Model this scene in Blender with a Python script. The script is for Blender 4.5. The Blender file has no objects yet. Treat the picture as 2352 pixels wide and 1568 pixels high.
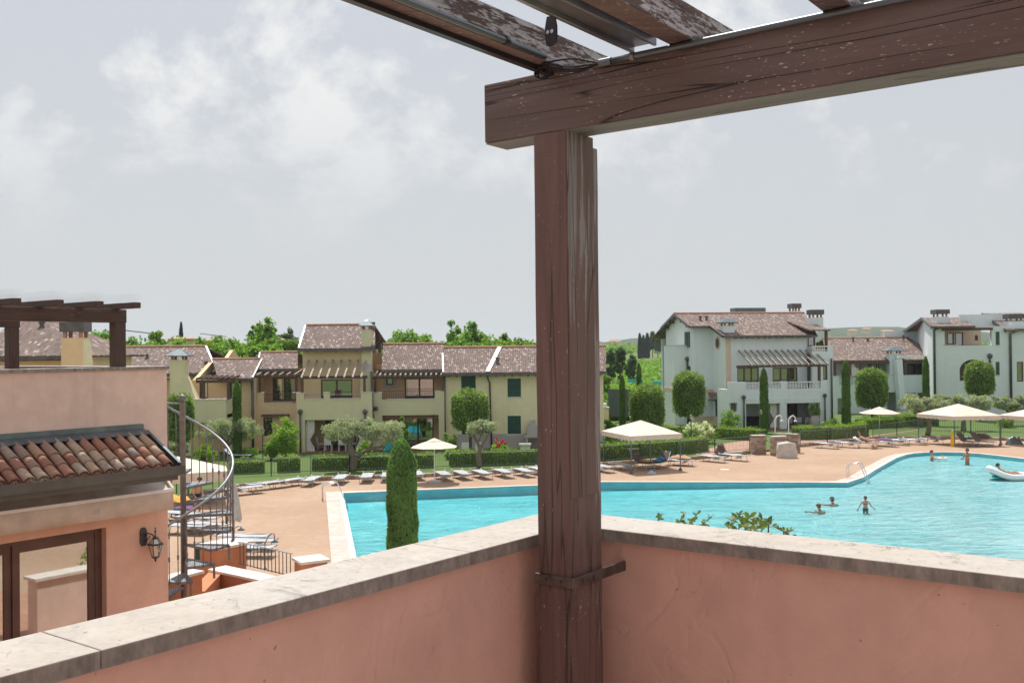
import bpy, bmesh, math, random
import numpy as np
from mathutils import Vector, Matrix

# ------------------------------------------------------------------ camera
SC = bpy.context.scene
COL = SC.collection
FPX = 2287.0            # focal length in pixels of a 2352 px wide picture
HC = 7.1                # eye height over the pool deck
PITCH = math.atan(19.0 / FPX)
ROLL = 0.0105
CAM = Vector((0, 0, HC))
_f = Vector((0, math.cos(PITCH), math.sin(PITCH)))
_u0 = Vector((0, -math.sin(PITCH), math.cos(PITCH)))
_r0 = Vector((1, 0, 0))
_r = _r0 * math.cos(ROLL) - _u0 * math.sin(ROLL)
_u = _u0 * math.cos(ROLL) + _r0 * math.sin(ROLL)
cd = bpy.data.cameras.new('camera')
cam = bpy.data.objects.new('camera', cd)
COL.objects.link(cam)
cd.sensor_width = 36.0
cd.lens = FPX / 2352 * 36.0
cd.clip_start = 0.05
cd.clip_end = 20000
M = Matrix.Identity(4)
for i in range(3):
    M[i][0] = _r[i]; M[i][1] = _u[i]; M[i][2] = -_f[i]; M[i][3] = CAM[i]
cam.matrix_world = M
SC.camera = cam

# ------------------------------------------------------------------ light
SUN_EL, SUN_AZ = math.radians(64), math.radians(-12)      # azimuth from +Y towards +X
sd = Vector((math.sin(SUN_AZ) * math.cos(SUN_EL), math.cos(SUN_AZ) * math.cos(SUN_EL), math.sin(SUN_EL)))
sl = bpy.data.lights.new('sun', 'SUN')
sl.energy = 4.0
sl.angle = math.radians(0.53)
sl.color = (1.0, 0.95, 0.87)
so = bpy.data.objects.new('sun', sl)
COL.objects.link(so)
so.rotation_euler = sd.to_track_quat('Z', 'Y').to_euler()
so.location = sd * 50

W = bpy.data.worlds.new('World')
SC.world = W
W.use_nodes = True
nt = W.node_tree
nt.nodes.clear()
def N(t, typ, **kw):
    n = t.nodes.new(typ)
    for k, v in kw.items():
        if k.startswith('_'):
            n.inputs[k[1:].replace('_', ' ')].default_value = v
        else:
            setattr(n, k, v)
    return n
wo = N(nt, 'ShaderNodeOutputWorld')
bg = N(nt, 'ShaderNodeBackground', _Strength=0.1)
sky = N(nt, 'ShaderNodeTexSky', sky_type='NISHITA', sun_disc=False, sun_elevation=SUN_EL, sun_rotation=SUN_AZ,
        altitude=80, air_density=1.0, dust_density=3.0, ozone_density=1.0)
L = nt.links.new
tc = N(nt, 'ShaderNodeTexCoord')
sep = N(nt, 'ShaderNodeSeparateXYZ'); L(tc.outputs['Generated'], sep.inputs[0])
mp = N(nt, 'ShaderNodeMapping'); L(tc.outputs['Generated'], mp.inputs[0]); mp.inputs['Scale'].default_value = (1, 1, 1.35)
mp.inputs['Location'].default_value = (0.3, 5.2, 0)
n1 = N(nt, 'ShaderNodeTexNoise', _Scale=5.0, _Detail=12.0, _Roughness=0.63, _Distortion=0.15); L(mp.outputs[0], n1.inputs['Vector'])
cr = N(nt, 'ShaderNodeValToRGB'); L(n1.outputs['Fac'], cr.inputs[0])
cr.color_ramp.elements[0].position = 0.50; cr.color_ramp.elements[0].color = (0, 0, 0, 1)
cr.color_ramp.elements[1].position = 0.60; cr.color_ramp.elements[1].color = (1, 1, 1, 1)
# clouds dissolve in the haze near the horizon
fd = N(nt, 'ShaderNodeMapRange'); L(sep.outputs[2], fd.inputs['Value'])
fd.inputs['From Min'].default_value = 0.09; fd.inputs['From Max'].default_value = 0.25
mu = N(nt, 'ShaderNodeMath', operation='MULTIPLY'); L(cr.outputs[0], mu.inputs[0]); L(fd.outputs[0], mu.inputs[1])
hz = N(nt, 'ShaderNodeMix', data_type='RGBA'); hz.inputs[0].default_value = 0.86
L(sky.outputs[0], hz.inputs[6]); hz.inputs[7].default_value = (5.15, 5.35, 5.75, 1)
# whiter towards the horizon, as haze is
hf = N(nt, 'ShaderNodeMapRange'); L(sep.outputs[2], hf.inputs['Value'])
hf.inputs['From Min'].default_value = 0.0; hf.inputs['From Max'].default_value = 0.35
hf.inputs['To Min'].default_value = 0.85; hf.inputs['To Max'].default_value = 0.0
hm = N(nt, 'ShaderNodeMix', data_type='RGBA'); L(hf.outputs[0], hm.inputs[0]); L(hz.outputs[2], hm.inputs[6]); hm.inputs[7].default_value = (5.25, 5.45, 5.5, 1)
cm = N(nt, 'ShaderNodeMix', data_type='RGBA'); L(mu.outputs[0], cm.inputs[0]); L(hm.outputs[2], cm.inputs[6]); cm.inputs[7].default_value = (7.05, 7.1, 7.1, 1)
L(cm.outputs[2], bg.inputs[0]); L(bg.outputs[0], wo.inputs[0])

SC.view_settings.view_transform = 'Standard'
SC.view_settings.look = 'None'
SC.view_settings.exposure = 0.30
SC.view_settings.gamma = 1.0
SC.render.engine = 'CYCLES'
SC.cycles.use_denoising = True
SC.cycles.max_bounces = 8
SC.cycles.diffuse_bounces = 4
SC.cycles.glossy_bounces = 3
SC.cycles.transparent_max_bounces = 12
SC.cycles.volume_bounces = 0
SC.cycles.caustics_reflective = False
SC.cycles.caustics_refractive = False

# ------------------------------------------------------------------ helpers
R = math.radians
def ray(x, y):
    return _f + _r * ((x - 1176) / FPX) + _u * ((784 - y) / FPX)
def at(x, y, Y):                      # point seen at (x, y), Y metres ahead
    d = ray(x, y); return CAM + d * (Y / d.y)
def G(x, y, z=0.0):                   # point on the level z
    d = ray(x, y); return CAM + d * ((z - HC) / d.z)

class Frame:
    """a house's own axes: u along its front, v to its back, z up"""
    def __init__(s, ox, oy, deg=0.0):
        a = R(deg); s.o = Vector((ox, oy, 0)); s.e = Vector((math.cos(a), math.sin(a), 0)); s.b = Vector((-math.sin(a), math.cos(a), 0)); s.a = a
    def w(s, u, v, z):
        return s.o + s.e * u + s.b * v + Vector((0, 0, z))
    def px(s, x, y, v=0.0):
        d = ray(x, y); t = (v - (CAM - s.o).dot(s.b)) / d.dot(s.b); p = CAM + d * t
        return ((p - s.o).dot(s.e), p.z)
    def rect(s, x0, y0, x1, y1, v=0.0):
        xm, ym = (x0 + x1) / 2, (y0 + y1) / 2
        return (s.px(x0, ym, v)[0], s.px(x1, ym, v)[0], s.px(xm, y1, v)[1], s.px(xm, y0, v)[1])
W0 = Frame(0, 0, 0)

class MB:
    def __init__(s):
        s.v = []; s.f = []
    def add(s, vs, fs):
        k = len(s.v); s.v += [tuple(v) for v in vs]; s.f += [tuple(i + k for i in f) for f in fs]; return s
    def bx(s, x0, x1, y0, y1, z0, z1, F=None):
        p = [(x0, y0, z0), (x1, y0, z0), (x1, y1, z0), (x0, y1, z0), (x0, y0, z1), (x1, y0, z1), (x1, y1, z1), (x0, y1, z1)]
        if F: p = [F.w(*q) for q in p]
        return s.add(p, [(3, 2, 1, 0), (4, 5, 6, 7), (0, 1, 5, 4), (1, 2, 6, 5), (2, 3, 7, 6), (3, 0, 4, 7)])
    def bar(s, p0, p1, w, h, up=(0, 0, 1)):           # box along p0-p1, h along up
        p0, p1 = Vector(p0), Vector(p1); d = (p1 - p0).normalized(); up = Vector(up)
        sd_ = d.cross(up)
        if sd_.length < 1e-4: sd_ = d.cross(Vector((1, 0, 0)))
        sd_.normalize(); up = sd_.cross(d).normalized()
        a, b = sd_ * w / 2, up * h / 2
        p = [p0 - a - b, p0 + a - b, p0 + a + b, p0 - a + b, p1 - a - b, p1 + a - b, p1 + a + b, p1 - a + b]
        return s.add(p, [(0, 1, 2, 3), (7, 6, 5, 4), (1, 0, 4, 5), (2, 1, 5, 6), (3, 2, 6, 7), (0, 3, 7, 4)])
    def tube(s, pts, r, n=8, caps=True):
        pts = [Vector(p) for p in pts]; m = len(pts)
        rs = r if isinstance(r, (list, tuple)) else [r] * m
        vs = []; prev = None
        for i, p in enumerate(pts):
            d = (pts[min(i + 1, m - 1)] - pts[max(i - 1, 0)]).normalized()
            if prev is None:
                a = d.cross(Vector((0, 0, 1)))
                if a.length < 1e-3: a = d.cross(Vector((0, 1, 0)))
            else:
                a = prev - d * prev.dot(d)
            a.normalize(); prev = a; b = d.cross(a)
            for k in range(n):
                t = 2 * math.pi * k / n
                vs.append(p + (a * math.cos(t) + b * math.sin(t)) * rs[i])
        fs = [(i * n + k, i * n + (k + 1) % n, (i + 1) * n + (k + 1) % n, (i + 1) * n + k) for i in range(m - 1) for k in range(n)]
        if caps: fs += [tuple(range(n - 1, -1, -1)), tuple((m - 1) * n + k for k in range(n))]
        return s.add(vs, fs)
    def lathe(s, prof, c=(0, 0, 0), n=12, sx=1, sy=1):
        m = len(prof); c = Vector(c)
        vs = [c + Vector((r * sx * math.cos(2 * math.pi * k / n), r * sy * math.sin(2 * math.pi * k / n), z)) for r, z in prof for k in range(n)]
        fs = [(i * n + k, i * n + (k + 1) % n, (i + 1) * n + (k + 1) % n, (i + 1) * n + k) for i in range(m - 1) for k in range(n)]
        fs += [tuple(range(n - 1, -1, -1)), tuple((m - 1) * n + k for k in range(n))]
        return s.add(vs, fs)
    def slab(s, top, t):                               # thin solid under an upper polygon
        top = [Vector(p) for p in top]; n = len(top)
        nn = (top[1] - top[0]).cross(top[2] - top[0]).normalized()
        if nn.z < 0: top.reverse(); nn = -nn
        bot = [p - nn * t for p in top]
        return s.add(top + bot, [tuple(range(n)), tuple(range(2 * n - 1, n - 1, -1))] + [(i, n + i, n + (i + 1) % n, (i + 1) % n) for i in range(n)])
    def prism(s, pts, z0, z1):
        n = len(pts)
        if sum(pts[i][0] * pts[(i + 1) % n][1] - pts[(i + 1) % n][0] * pts[i][1] for i in range(n)) < 0: pts = pts[::-1]
        return s.add([(p[0], p[1], z0) for p in pts] + [(p[0], p[1], z1) for p in pts],
                     [tuple(range(n - 1, -1, -1)), tuple(range(n, 2 * n))] + [(i, (i + 1) % n, n + (i + 1) % n, n + i) for i in range(n)])
    def sphere(s, c, r, n=10, m=6, sz=1.0):
        return s.lathe([(max(r * math.sin(math.pi * i / m), 1e-4), -r * sz * math.cos(math.pi * i / m)) for i in range(m + 1)], c, n)
    def mesh(s, name, smooth=False):
        me = bpy.data.meshes.new(name); me.from_pydata(s.v, [], s.f); me.update()
        if smooth: me.polygons.foreach_set('use_smooth', [True] * len(me.polygons))
        return me
    def build(s, name, mat, parent=None, smooth=False, bevel=0.0, local=False):
        return link(name, s.mesh(name, smooth), mat, parent, bevel, local)

def link(name, me, mat, parent=None, bevel=0.0, local=False):
    o = bpy.data.objects.new(name, me); COL.objects.link(o)
    if mat is not None and not me.materials: me.materials.append(mat)
    if parent is not None:
        o.parent = parent
        if not local: o.matrix_parent_inverse = Matrix.Translation(-parent.location)
    if bevel:
        b = o.modifiers.new('bevel', 'BEVEL'); b.width = bevel; b.segments = 2; b.limit_method = 'ANGLE'
    return o
def tag(o, label, cat=None, group=None, kind=None):
    if label: o['label'] = label
    if cat: o['category'] = cat
    if group: o['group'] = group
    if kind: o['kind'] = kind
    return o
def thing(name, loc, label, cat, group=None, rz=0.0):
    o = bpy.data.objects.new(name, None); COL.objects.link(o)
    o.location = Vector(loc); o.rotation_euler = (0, 0, rz); o.empty_display_size = 0.2
    return tag(o, label, cat, group)
def struct(o):
    o['kind'] = 'structure'; return o
def copy_tree(root, loc, rz, label, group=None):
    r = root.copy(); COL.objects.link(r); r.location = Vector(loc); r.rotation_euler = (0, 0, rz)
    r['label'] = label
    if group: r['group'] = group
    for ch in list(root.children):
        c = ch.copy(); COL.objects.link(c); c.parent = r
        for g in list(ch.children):
            d = g.copy(); COL.objects.link(d); d.parent = c
    return r
ORD = ['first', 'second', 'third', 'fourth', 'fifth', 'sixth', 'seventh', 'eighth', 'ninth', 'tenth', 'eleventh', 'twelfth', 'thirteenth', 'fourteenth', 'fifteenth', 'sixteenth']
ORD += ["seventeenth", "eighteenth", "nineteenth", "twentieth", "twenty first", "twenty second", "twenty third", "twenty fourth"]

# ------------------------------------------------------------------ materials
MATS = {}
def newmat(name):
    m = bpy.data.materials.new(name); m.use_nodes = True; t = m.node_tree
    b = t.nodes['Principled BSDF']; MATS[name] = m
    return m, t, b
def ramp(t, src, stops, mode=None):
    r = N(t, 'ShaderNodeValToRGB'); t.links.new(src, r.inputs[0]); e = r.color_ramp.elements
    while len(e) < len(stops): e.new(0.5)
    for k, (p, c) in enumerate(stops):
        e[k].position = p; e[k].color = (c, c, c, 1) if isinstance(c, (int, float)) else (*c, 1)
    if mode: r.color_ramp.interpolation = mode
    return r.outputs[0]
def mix(t, fac, a, b, blend='MIX'):
    m = N(t, 'ShaderNodeMix', data_type='RGBA', blend_type=blend)
    for i, s in ((0, fac), (6, a), (7, b)):
        if isinstance(s, (int, float)): m.inputs[i].default_value = s
        elif isinstance(s, (tuple, list)): m.inputs[i].default_value = (*s, 1)
        else: t.links.new(s, m.inputs[i])
    return m.outputs[2]
def noise(t, vec, scale, detail=4, rough=0.55, dist=0.0):
    n = N(t, 'ShaderNodeTexNoise', _Scale=scale, _Detail=detail, _Roughness=rough, _Distortion=dist)
    if vec is not None: t.links.new(vec, n.inputs['Vector'])
    return n.outputs['Fac']
def mapping(t, vec, scale=(1, 1, 1), loc=(0, 0, 0), rot=(0, 0, 0)):
    m = N(t, 'ShaderNodeMapping'); t.links.new(vec, m.inputs[0])
    m.inputs['Scale'].default_value = scale; m.inputs['Location'].default_value = loc; m.inputs['Rotation'].default_value = rot
    return m.outputs[0]
def coords(t, kind='Object'):
    return N(t, 'ShaderNodeTexCoord').outputs[kind]
def wpos(t):
    return N(t, 'ShaderNodeNewGeometry').outputs['Position']
def bump(t, b, h, strength, dist):
    n = N(t, 'ShaderNodeBump', _Strength=strength, _Distance=dist); t.links.new(h, n.inputs['Height']); t.links.new(n.outputs[0], b.inputs['Normal']); return n
def mathn(t, op, a, b=None, clamp=False):
    m = N(t, 'ShaderNodeMath', operation=op, use_clamp=clamp)
    for i, s in enumerate((a, b)):
        if s is None: continue
        if isinstance(s, (int, float)): m.inputs[i].default_value = s
        else: t.links.new(s, m.inputs[i])
    return m.outputs[0]

def plain(name, c, rough=0.6, var=0.15, scale=6.0, metal=0.0, bumpd=0.0, bscale=60.0, spec=0.5):
    m, t, b = newmat(name); p = wpos(t)
    n = noise(t, p, scale, 5)
    dk = tuple(x * (1 - var) for x in c); lt = tuple(min(1, x * (1 + var)) for x in c)
    t.links.new(ramp(t, n, [(0.3, dk), (0.7, lt)]), b.inputs['Base Color'])
    b.inputs['Roughness'].default_value = rough; b.inputs['Metallic'].default_value = metal
    b.inputs['Specular IOR Level'].default_value = spec
    if bumpd: bump(t, b, noise(t, p, bscale, 4), 0.6, bumpd)
    return m
def stucco(name, c, stain=0.25, bd=0.004, sc=1.0, streak=0.3, scratches=False):
    m, t, b = newmat(name); p = wpos(t)
    big = noise(t, p, 0.55 * sc, 6, 0.62, 0.4); med = noise(t, p, 4.5 * sc, 6, 0.65)
    dk = tuple(x * (1 - stain) for x in c); lt = tuple(min(1, x * (1 + stain * 0.55)) for x in c)
    col = mix(t, 0.45, ramp(t, big, [(0.32, dk), (0.68, lt)]), ramp(t, med, [(0.3, dk), (0.7, lt)]))
    st = noise(t, mapping(t, p, (5.0 * sc, 5.0 * sc, 0.35 * sc)), 1.0, 5)
    col = mix(t, ramp(t, st, [(0.52, 0.0), (0.8, streak)]), col, tuple(x * 0.62 for x in c))
    h = mix(t, 0.35, noise(t, p, 55 * sc, 3), noise(t, p, 7 * sc, 5))
    if scratches:
        a = noise(t, mapping(t, p, (2.3, 2.3, 1.6)), 1.3, 3, 0.5, 2.2)
        cr_ = ramp(t, mathn(t, 'ABSOLUTE', mathn(t, 'SUBTRACT', a, 0.5)), [(0.0, 1.0), (0.004, 0.0)])
        gate = ramp(t, noise(t, p, 1.9, 2), [(0.54, 0.0), (0.62, 1.0)])
        k = mathn(t, 'MULTIPLY', cr_, gate)
        col = mix(t, mathn(t, 'MULTIPLY', k, 0.6), col, tuple(x * 0.45 for x in c))
        sp = noise(t, p, 38, 2); col = mix(t, ramp(t, sp, [(0.735, 0.0), (0.76, 0.6)]), col, tuple(x * 0.35 for x in c))
        sw = noise(t, mapping(t, p, (1, 1, 0.8), (7, 3, 1)), 2.2, 3, 0.5, 1.6)
        h = mix(t, 0.5, h, ramp(t, mathn(t, 'ABSOLUTE', mathn(t, 'SUBTRACT', sw, 0.5)), [(0.0, 0.0), (0.05, 0.7)]))
    t.links.new(col, b.inputs['Base Color']); b.inputs['Roughness'].default_value = 0.9; b.inputs['Specular IOR Level'].default_value = 0.2
    bump(t, b, h, 0.7, bd)
    return m

def wood(name, c, weather=0.0, specks=0.0, crack=1.0, seed=0.0, grey=(0.27, 0.275, 0.30), rough=0.6, wsc=(9.0, 48, 48)):
    """grain runs along the object's own X"""
    m, t, b = newmat(name); p = mapping(t, coords(t), (1, 1, 1), (seed, seed * 1.7, seed * 0.6))
    g1 = noise(t, mapping(t, p, (2.2, 62, 62)), 1.0, 6, 0.6, 0.35)
    g2 = noise(t, mapping(t, p, (1.2, 16, 16)), 1.0, 4, 0.55, 0.8)
    col = mix(t, 0.55, ramp(t, g1, [(0.3, tuple(x * 0.62 for x in c)), (0.7, tuple(x * 1.3 for x in c))]),
              ramp(t, g2, [(0.3, tuple(x * 0.6 for x in c)), (0.72, tuple(x * 1.35 for x in c))]))
    if weather:
        wm = noise(t, mapping(t, p, wsc), 1.0, 8, 0.72, 0.2)
        wb = noise(t, mapping(t, p, (1.3, 3.0, 3.0)), 1.0, 3)
        wk = mathn(t, 'ADD', wm, mathn(t, 'MULTIPLY', mathn(t, 'SUBTRACT', wb, 0.5), 0.9))
        lo = 0.80 - weather * 0.5
        col = mix(t, ramp(t, wk, [(lo, 0.0), (lo + 0.05, 0.9)]), col, ramp(t, g1, [(0.3, tuple(x * 0.6 for x in grey)), (0.7, tuple(x * 1.4 for x in grey))]))
    ck = noise(t, mapping(t, p, (0.55, 13, 13)), 1.0, 2, 0.45, 0.5)
    ckl = ramp(t, mathn(t, 'ABSOLUTE', mathn(t, 'SUBTRACT', ck, 0.5)), [(0.0, 1.0), (0.011, 0.0)])
    gate = ramp(t, noise(t, mapping(t, p, (1.3, 9, 9), (4, 2, 9)), 1.0, 2), [(0.34, 0.0), (0.42, 1.0)])
    ckm = mathn(t, 'MULTIPLY', mathn(t, 'MULTIPLY', ckl, gate), crack)
    col = mix(t, ckm, col, tuple(x * 0.12 for x in c))
    vo = N(t, 'ShaderNodeTexVoronoi', _Scale=1.0, _Randomness=1.0); t.links.new(mapping(t, p, (1.3, 5.5, 5.5), (2, 5, 1)), vo.inputs['Vector'])
    kn = ramp(t, vo.outputs['Distance'], [(0.05, 1.0), (0.12, 0.0)])
    col = mix(t, mathn(t, 'MULTIPLY', kn, 0.55), col, tuple(x * 0.3 for x in c))
    if specks:
        sp = noise(t, mapping(t, p, (50, 210, 210)), 1.0, 2, 0.5)
        lo = 0.735 - specks * 0.065
        gt = ramp(t, noise(t, p, 5.0, 3), [(0.42, 0.0), (0.58, 1.0)])
        col = mix(t, mathn(t, 'MULTIPLY', ramp(t, sp, [(lo, 0.0), (lo + 0.03, 0.95)]), gt), col, (0.62, 0.52, 0.46))
    t.links.new(col, b.inputs['Base Color'])
    t.links.new(ramp(t, g1, [(0.2, rough - 0.1), (0.8, rough + 0.15)]), b.inputs['Roughness'])
    h = mathn(t, 'SUBTRACT', mix(t, 0.5, g1, g2), mathn(t, 'MULTIPLY', ckm, 2.0))
    bump(t, b, h, 0.8, 0.0025)
    return m

def stone(name, c, dirt=0.5, sc=1.0, edge=False):
    m, t, b = newmat(name); p = wpos(t)
    n1_ = noise(t, p, 6 * sc, 8, 0.65, 0.6); n2_ = noise(t, p, 40 * sc, 5, 0.75); big = noise(t, p, 1.6 * sc, 4)
    col = mix(t, 0.4, ramp(t, n1_, [(0.3, tuple(x * 0.80 for x in c)), (0.62, tuple(min(1, x * 1.12) for x in c))]), ramp(t, n2_, [(0.33, tuple(x * 0.68 for x in c)), (0.58, tuple(min(1, x * 1.12) for x in c))]))
    col = mix(t, ramp(t, big, [(0.4, 0.0), (0.8, 0.5)]), col, (c[0] * 0.9, c[1] * 0.8, c[2] * 0.68))
    v = noise(t, p, 3.4 * sc, 6, 0.6, 1.6)
    vein = ramp(t, mathn(t, 'ABSOLUTE', mathn(t, 'SUBTRACT', v, 0.5)), [(0.0, 1.0), (0.012, 0.0)])
    vg = ramp(t, noise(t, p, 2.4 * sc, 3), [(0.52, 0.0), (0.66, dirt)])
    vm = mathn(t, 'MULTIPLY', vein, vg)
    pit = ramp(t, noise(t, mapping(t, p, (1, 1, 2.5)), 44 * sc, 3, 0.6), [(0.65, 0.0), (0.71, dirt)])
    gr = ramp(t, noise(t, p, 3.0 * sc, 7, 0.75, 0.8), [(0.60, 0.0), (0.70, dirt)])
    dk = mathn(t, 'MAXIMUM', mathn(t, 'MAXIMUM', vm, mathn(t, 'MULTIPLY', pit, 0.7)), gr)
    # lichen and rain dirt gather on the upright edges of the slabs
    sz = N(t, 'ShaderNodeSeparateXYZ'); t.links.new(N(t, 'ShaderNodeNewGeometry').outputs['True Normal'], sz.inputs[0])
    if edge:
        up = ramp(t, mathn(t, 'ABSOLUTE', sz.outputs[2]), [(0.3, 1.0), (0.7, 0.0)])
        ed = ramp(t, noise(t, mapping(t, p, (1, 1, 0.4)), 22, 7, 0.75), [(0.3, 0.25), (0.66, 1.0)])
        dk = mathn(t, 'MAXIMUM', dk, mathn(t, 'MULTIPLY', mathn(t, 'MULTIPLY', up, ed), 0.9))
    col = mix(t, dk, col, (0.13, 0.124, 0.12) if edge else (0.075, 0.066, 0.058))
    t.links.new(col, b.inputs['Base Color']); b.inputs['Roughness'].default_value = 0.82; b.inputs['Specular IOR Level'].default_value = 0.3
    bump(t, b, mathn(t, 'SUBTRACT', mix(t, 0.5, n1_, n2_), dk), 0.6, 0.003)
    return m

def leafmat(name, c, trans=0.35, var=0.5, rough=0.55, tint=None):
    m, t, b = newmat(name); g = N(t, 'ShaderNodeNewGeometry')
    p = g.outputs['Position']
    rnd = g.outputs['Random Per Island']
    big = noise(t, p, 1.1, 3)
    lo = tuple(x * (1 - var) for x in c); hi = tuple(min(1, x * (1 + var)) for x in c)
    col = mix(t, 0.5, ramp(t, rnd, [(0.0, lo), (1.0, hi)]), ramp(t, big, [(0.3, lo), (0.7, hi)]))
    if tint: col = mix(t, ramp(t, noise(t, p, 0.7, 2), [(0.5, 0.0), (0.7, 0.55)]), col, tint)
    t.links.new(col, b.inputs['Base Color']); b.inputs['Roughness'].default_value = rough; b.inputs['Specular IOR Level'].default_value = 0.3
    tr = N(t, 'ShaderNodeBsdfTranslucent'); t.links.new(mix(t, 1.0, col, (1.25, 1.35, 0.6), 'MULTIPLY'), tr.inputs[0])
    ms = N(t, 'ShaderNodeMixShader'); ms.inputs[0].default_value = trans
    t.links.new(b.outputs[0], ms.inputs[1]); t.links.new(tr.outputs[0], ms.inputs[2])
    t.links.new(ms.outputs[0], t.nodes['Material Output'].inputs[0])
    return m

def tilemat(name, c0=(0.36, 0.17, 0.115), light=(0.62, 0.47, 0.38)):
    """pantile roof seen from afar: UV in metres (u along the eave, v up the slope)"""
    m, t, b = newmat(name); uv = N(t, 'ShaderNodeUVMap').outputs[0]
    s = N(t, 'ShaderNodeSeparateXYZ'); t.links.new(uv, s.inputs[0])
    du, dvv = 0.135, 0.26
    cu = mathn(t, 'FLOOR', mathn(t, 'DIVIDE', s.outputs[0], du)); cv = mathn(t, 'FLOOR', mathn(t, 'DIVIDE', s.outputs[1], dvv))
    cx = N(t, 'ShaderNodeCombineXYZ'); t.links.new(cu, cx.inputs[0]); t.links.new(cv, cx.inputs[1])
    wn = N(t, 'ShaderNodeTexWhiteNoise', noise_dimensions='2D'); t.links.new(cx.outputs[0], wn.inputs['Vector'])
    col = ramp(t, wn.outputs['Value'], [(0.0, tuple(x * 0.62 for x in c0)), (0.35, c0), (0.84, tuple(x * 1.25 for x in c0)), (0.93, light), (1.0, tuple(x * 1.12 for x in light))])
    big = noise(t, uv, 0.5, 4); col = mix(t, ramp(t, big, [(0.35, 0.0), (0.75, 0.5)]), col, tuple(x * 0.72 for x in c0))
    fu = mathn(t, 'FRACT', mathn(t, 'DIVIDE', s.outputs[0], du)); fv = mathn(t, 'FRACT', mathn(t, 'DIVIDE', s.outputs[1], dvv))
    wv = mathn(t, 'SINE', mathn(t, 'MULTIPLY', fu, math.pi))
    h = mathn(t, 'ADD', mathn(t, 'MULTIPLY', wv, 0.045), mathn(t, 'MULTIPLY', fv, -0.025))
    col = mix(t, ramp(t, wv, [(0.0, 0.75), (0.35, 0.0)]), col, (0.06, 0.032, 0.026))
    t.links.new(col, b.inputs['Base Color']); b.inputs['Roughness'].default_value = 0.85
    n = N(t, 'ShaderNodeBump', _Strength=1.0, _Distance=1.0); t.links.new(h, n.inputs['Height']); t.links.new(n.outputs[0], b.inputs['Normal'])
    return m

BROWN = (0.148, 0.110, 0.106)
m_beam = wood('brown_stained_timber', BROWN, 0.0, 1.0, 1.0, 0.3)
m_post = wood('brown_stained_post', (0.150, 0.094, 0.086), 0.0, 0.7, 0.75, 2.1)
m_postw = wood('weathered_grey_post', (0.150, 0.096, 0.086), 0.50, 0.3, 0.8, 5.2, (0.26, 0.25, 0.26), wsc=(1.6, 40, 40))
m_raft = wood('peeling_grey_rafter', (0.10, 0.062, 0.048), 0.62, 0.2, 0.6, 8.4, (0.46, 0.47, 0.50), wsc=(15, 85, 85))
m_dark = wood('dark_brown_timber', (0.075, 0.042, 0.034), 0.25, 0.0, 0.6, 3.3, (0.16, 0.14, 0.13))
m_brn = plain('brown_painted_wood', (0.11, 0.055, 0.04), 0.55, 0.25, 3.0)
m_lath = plain('weathered_pergola_wood', (0.33, 0.29, 0.26), 0.8, 0.4, 5.0)
m_pink = stucco('pink_stucco', (0.69, 0.455, 0.385), 0.24, 0.008, 1.0, 0.25, True)
m_pinkl = stucco('bounce_tinted_stucco', (0.74, 0.47, 0.36), 0.2, 0.006, 0.9, 0.3)  # lower wall: warm light bounced off the terrace is put into the colour
m_pinkb = stucco('pale_salmon_stucco', (0.77, 0.60, 0.525), 0.22, 0.007, 0.9, 0.35)
m_yel = stucco('yellow_stucco', (0.80, 0.71, 0.47), 0.12, 0.003, 0.5, 0.2)
m_yel2 = stucco('ochre_stucco', (0.76, 0.58, 0.36), 0.12, 0.003, 0.5, 0.2)
m_olv = stucco('pale_green_stucco', (0.70, 0.64, 0.43), 0.10, 0.003, 0.5, 0.2)
m_org = stucco('orange_stucco', (0.70, 0.48, 0.31), 0.12, 0.003, 0.5, 0.2)
m_wht = stucco('white_stucco', (0.76, 0.83, 0.85), 0.07, 0.003, 0.5, 0.22)
m_plin = stucco('grey_plinth', (0.50, 0.45, 0.44), 0.15, 0.003, 0.5, 0.3)
m_cream = stucco('cream_trim', (0.70, 0.56, 0.44), 0.1, 0.003, 0.6, 0.2)
m_cap = stone('limestone_coping', (0.46, 0.435, 0.405), 0.9, 1.0, True)
m_capw = stone('white_stone_cap', (0.74, 0.70, 0.66), 0.35, 1.0)
m_sill = plain('pale_sill_stone', (0.62, 0.59, 0.54), 0.8, 0.15, 4.0)
m_tile = tilemat('clay_pantiles', (0.195, 0.138, 0.12), (0.46, 0.395, 0.36))
m_tilew = tilemat('aged_clay_pantiles', (0.205, 0.145, 0.125), (0.47, 0.40, 0.365))
m_gut = plain('brown_metal_gutter', (0.12, 0.11, 0.108), 0.35, 0.2, 3.0, 0.4)
m_zinc = plain('grey_sheet_metal', (0.15, 0.18, 0.20), 0.38, 0.25, 4.0, 0.7)
m_flash = plain('pale_flashing_metal', (0.55, 0.57, 0.60), 0.4, 0.15, 3.0, 0.3)
m_iron = plain('black_wrought_iron', (0.085, 0.08, 0.082), 0.45, 0.25, 12.0, 0.5)
m_rail = plain('grey_painted_steel', (0.30, 0.31, 0.33), 0.4, 0.2, 6.0, 0.5)
m_fence = plain('green_grey_fence_steel', (0.16, 0.19, 0.165), 0.5, 0.2, 3.0, 0.3)
m_alu = plain('aluminium_profile', (0.34, 0.36, 0.40), 0.32, 0.2, 5.0, 0.85)
m_alud = plain('dark_aluminium', (0.05, 0.05, 0.055), 0.35, 0.2, 5.0, 0.5)
m_chrome = plain('polished_steel', (0.62, 0.63, 0.65), 0.18, 0.1, 5.0, 1.0)
m_strap = plain('galvanised_steel_strap', (0.16, 0.155, 0.15), 0.38, 0.35, 25.0, 0.8)
m_green = plain('dark_green_paint', (0.012, 0.075, 0.055), 0.5, 0.2, 3.0)
m_white = plain('white_paint', (0.78, 0.78, 0.77), 0.5, 0.08, 4.0)
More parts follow.
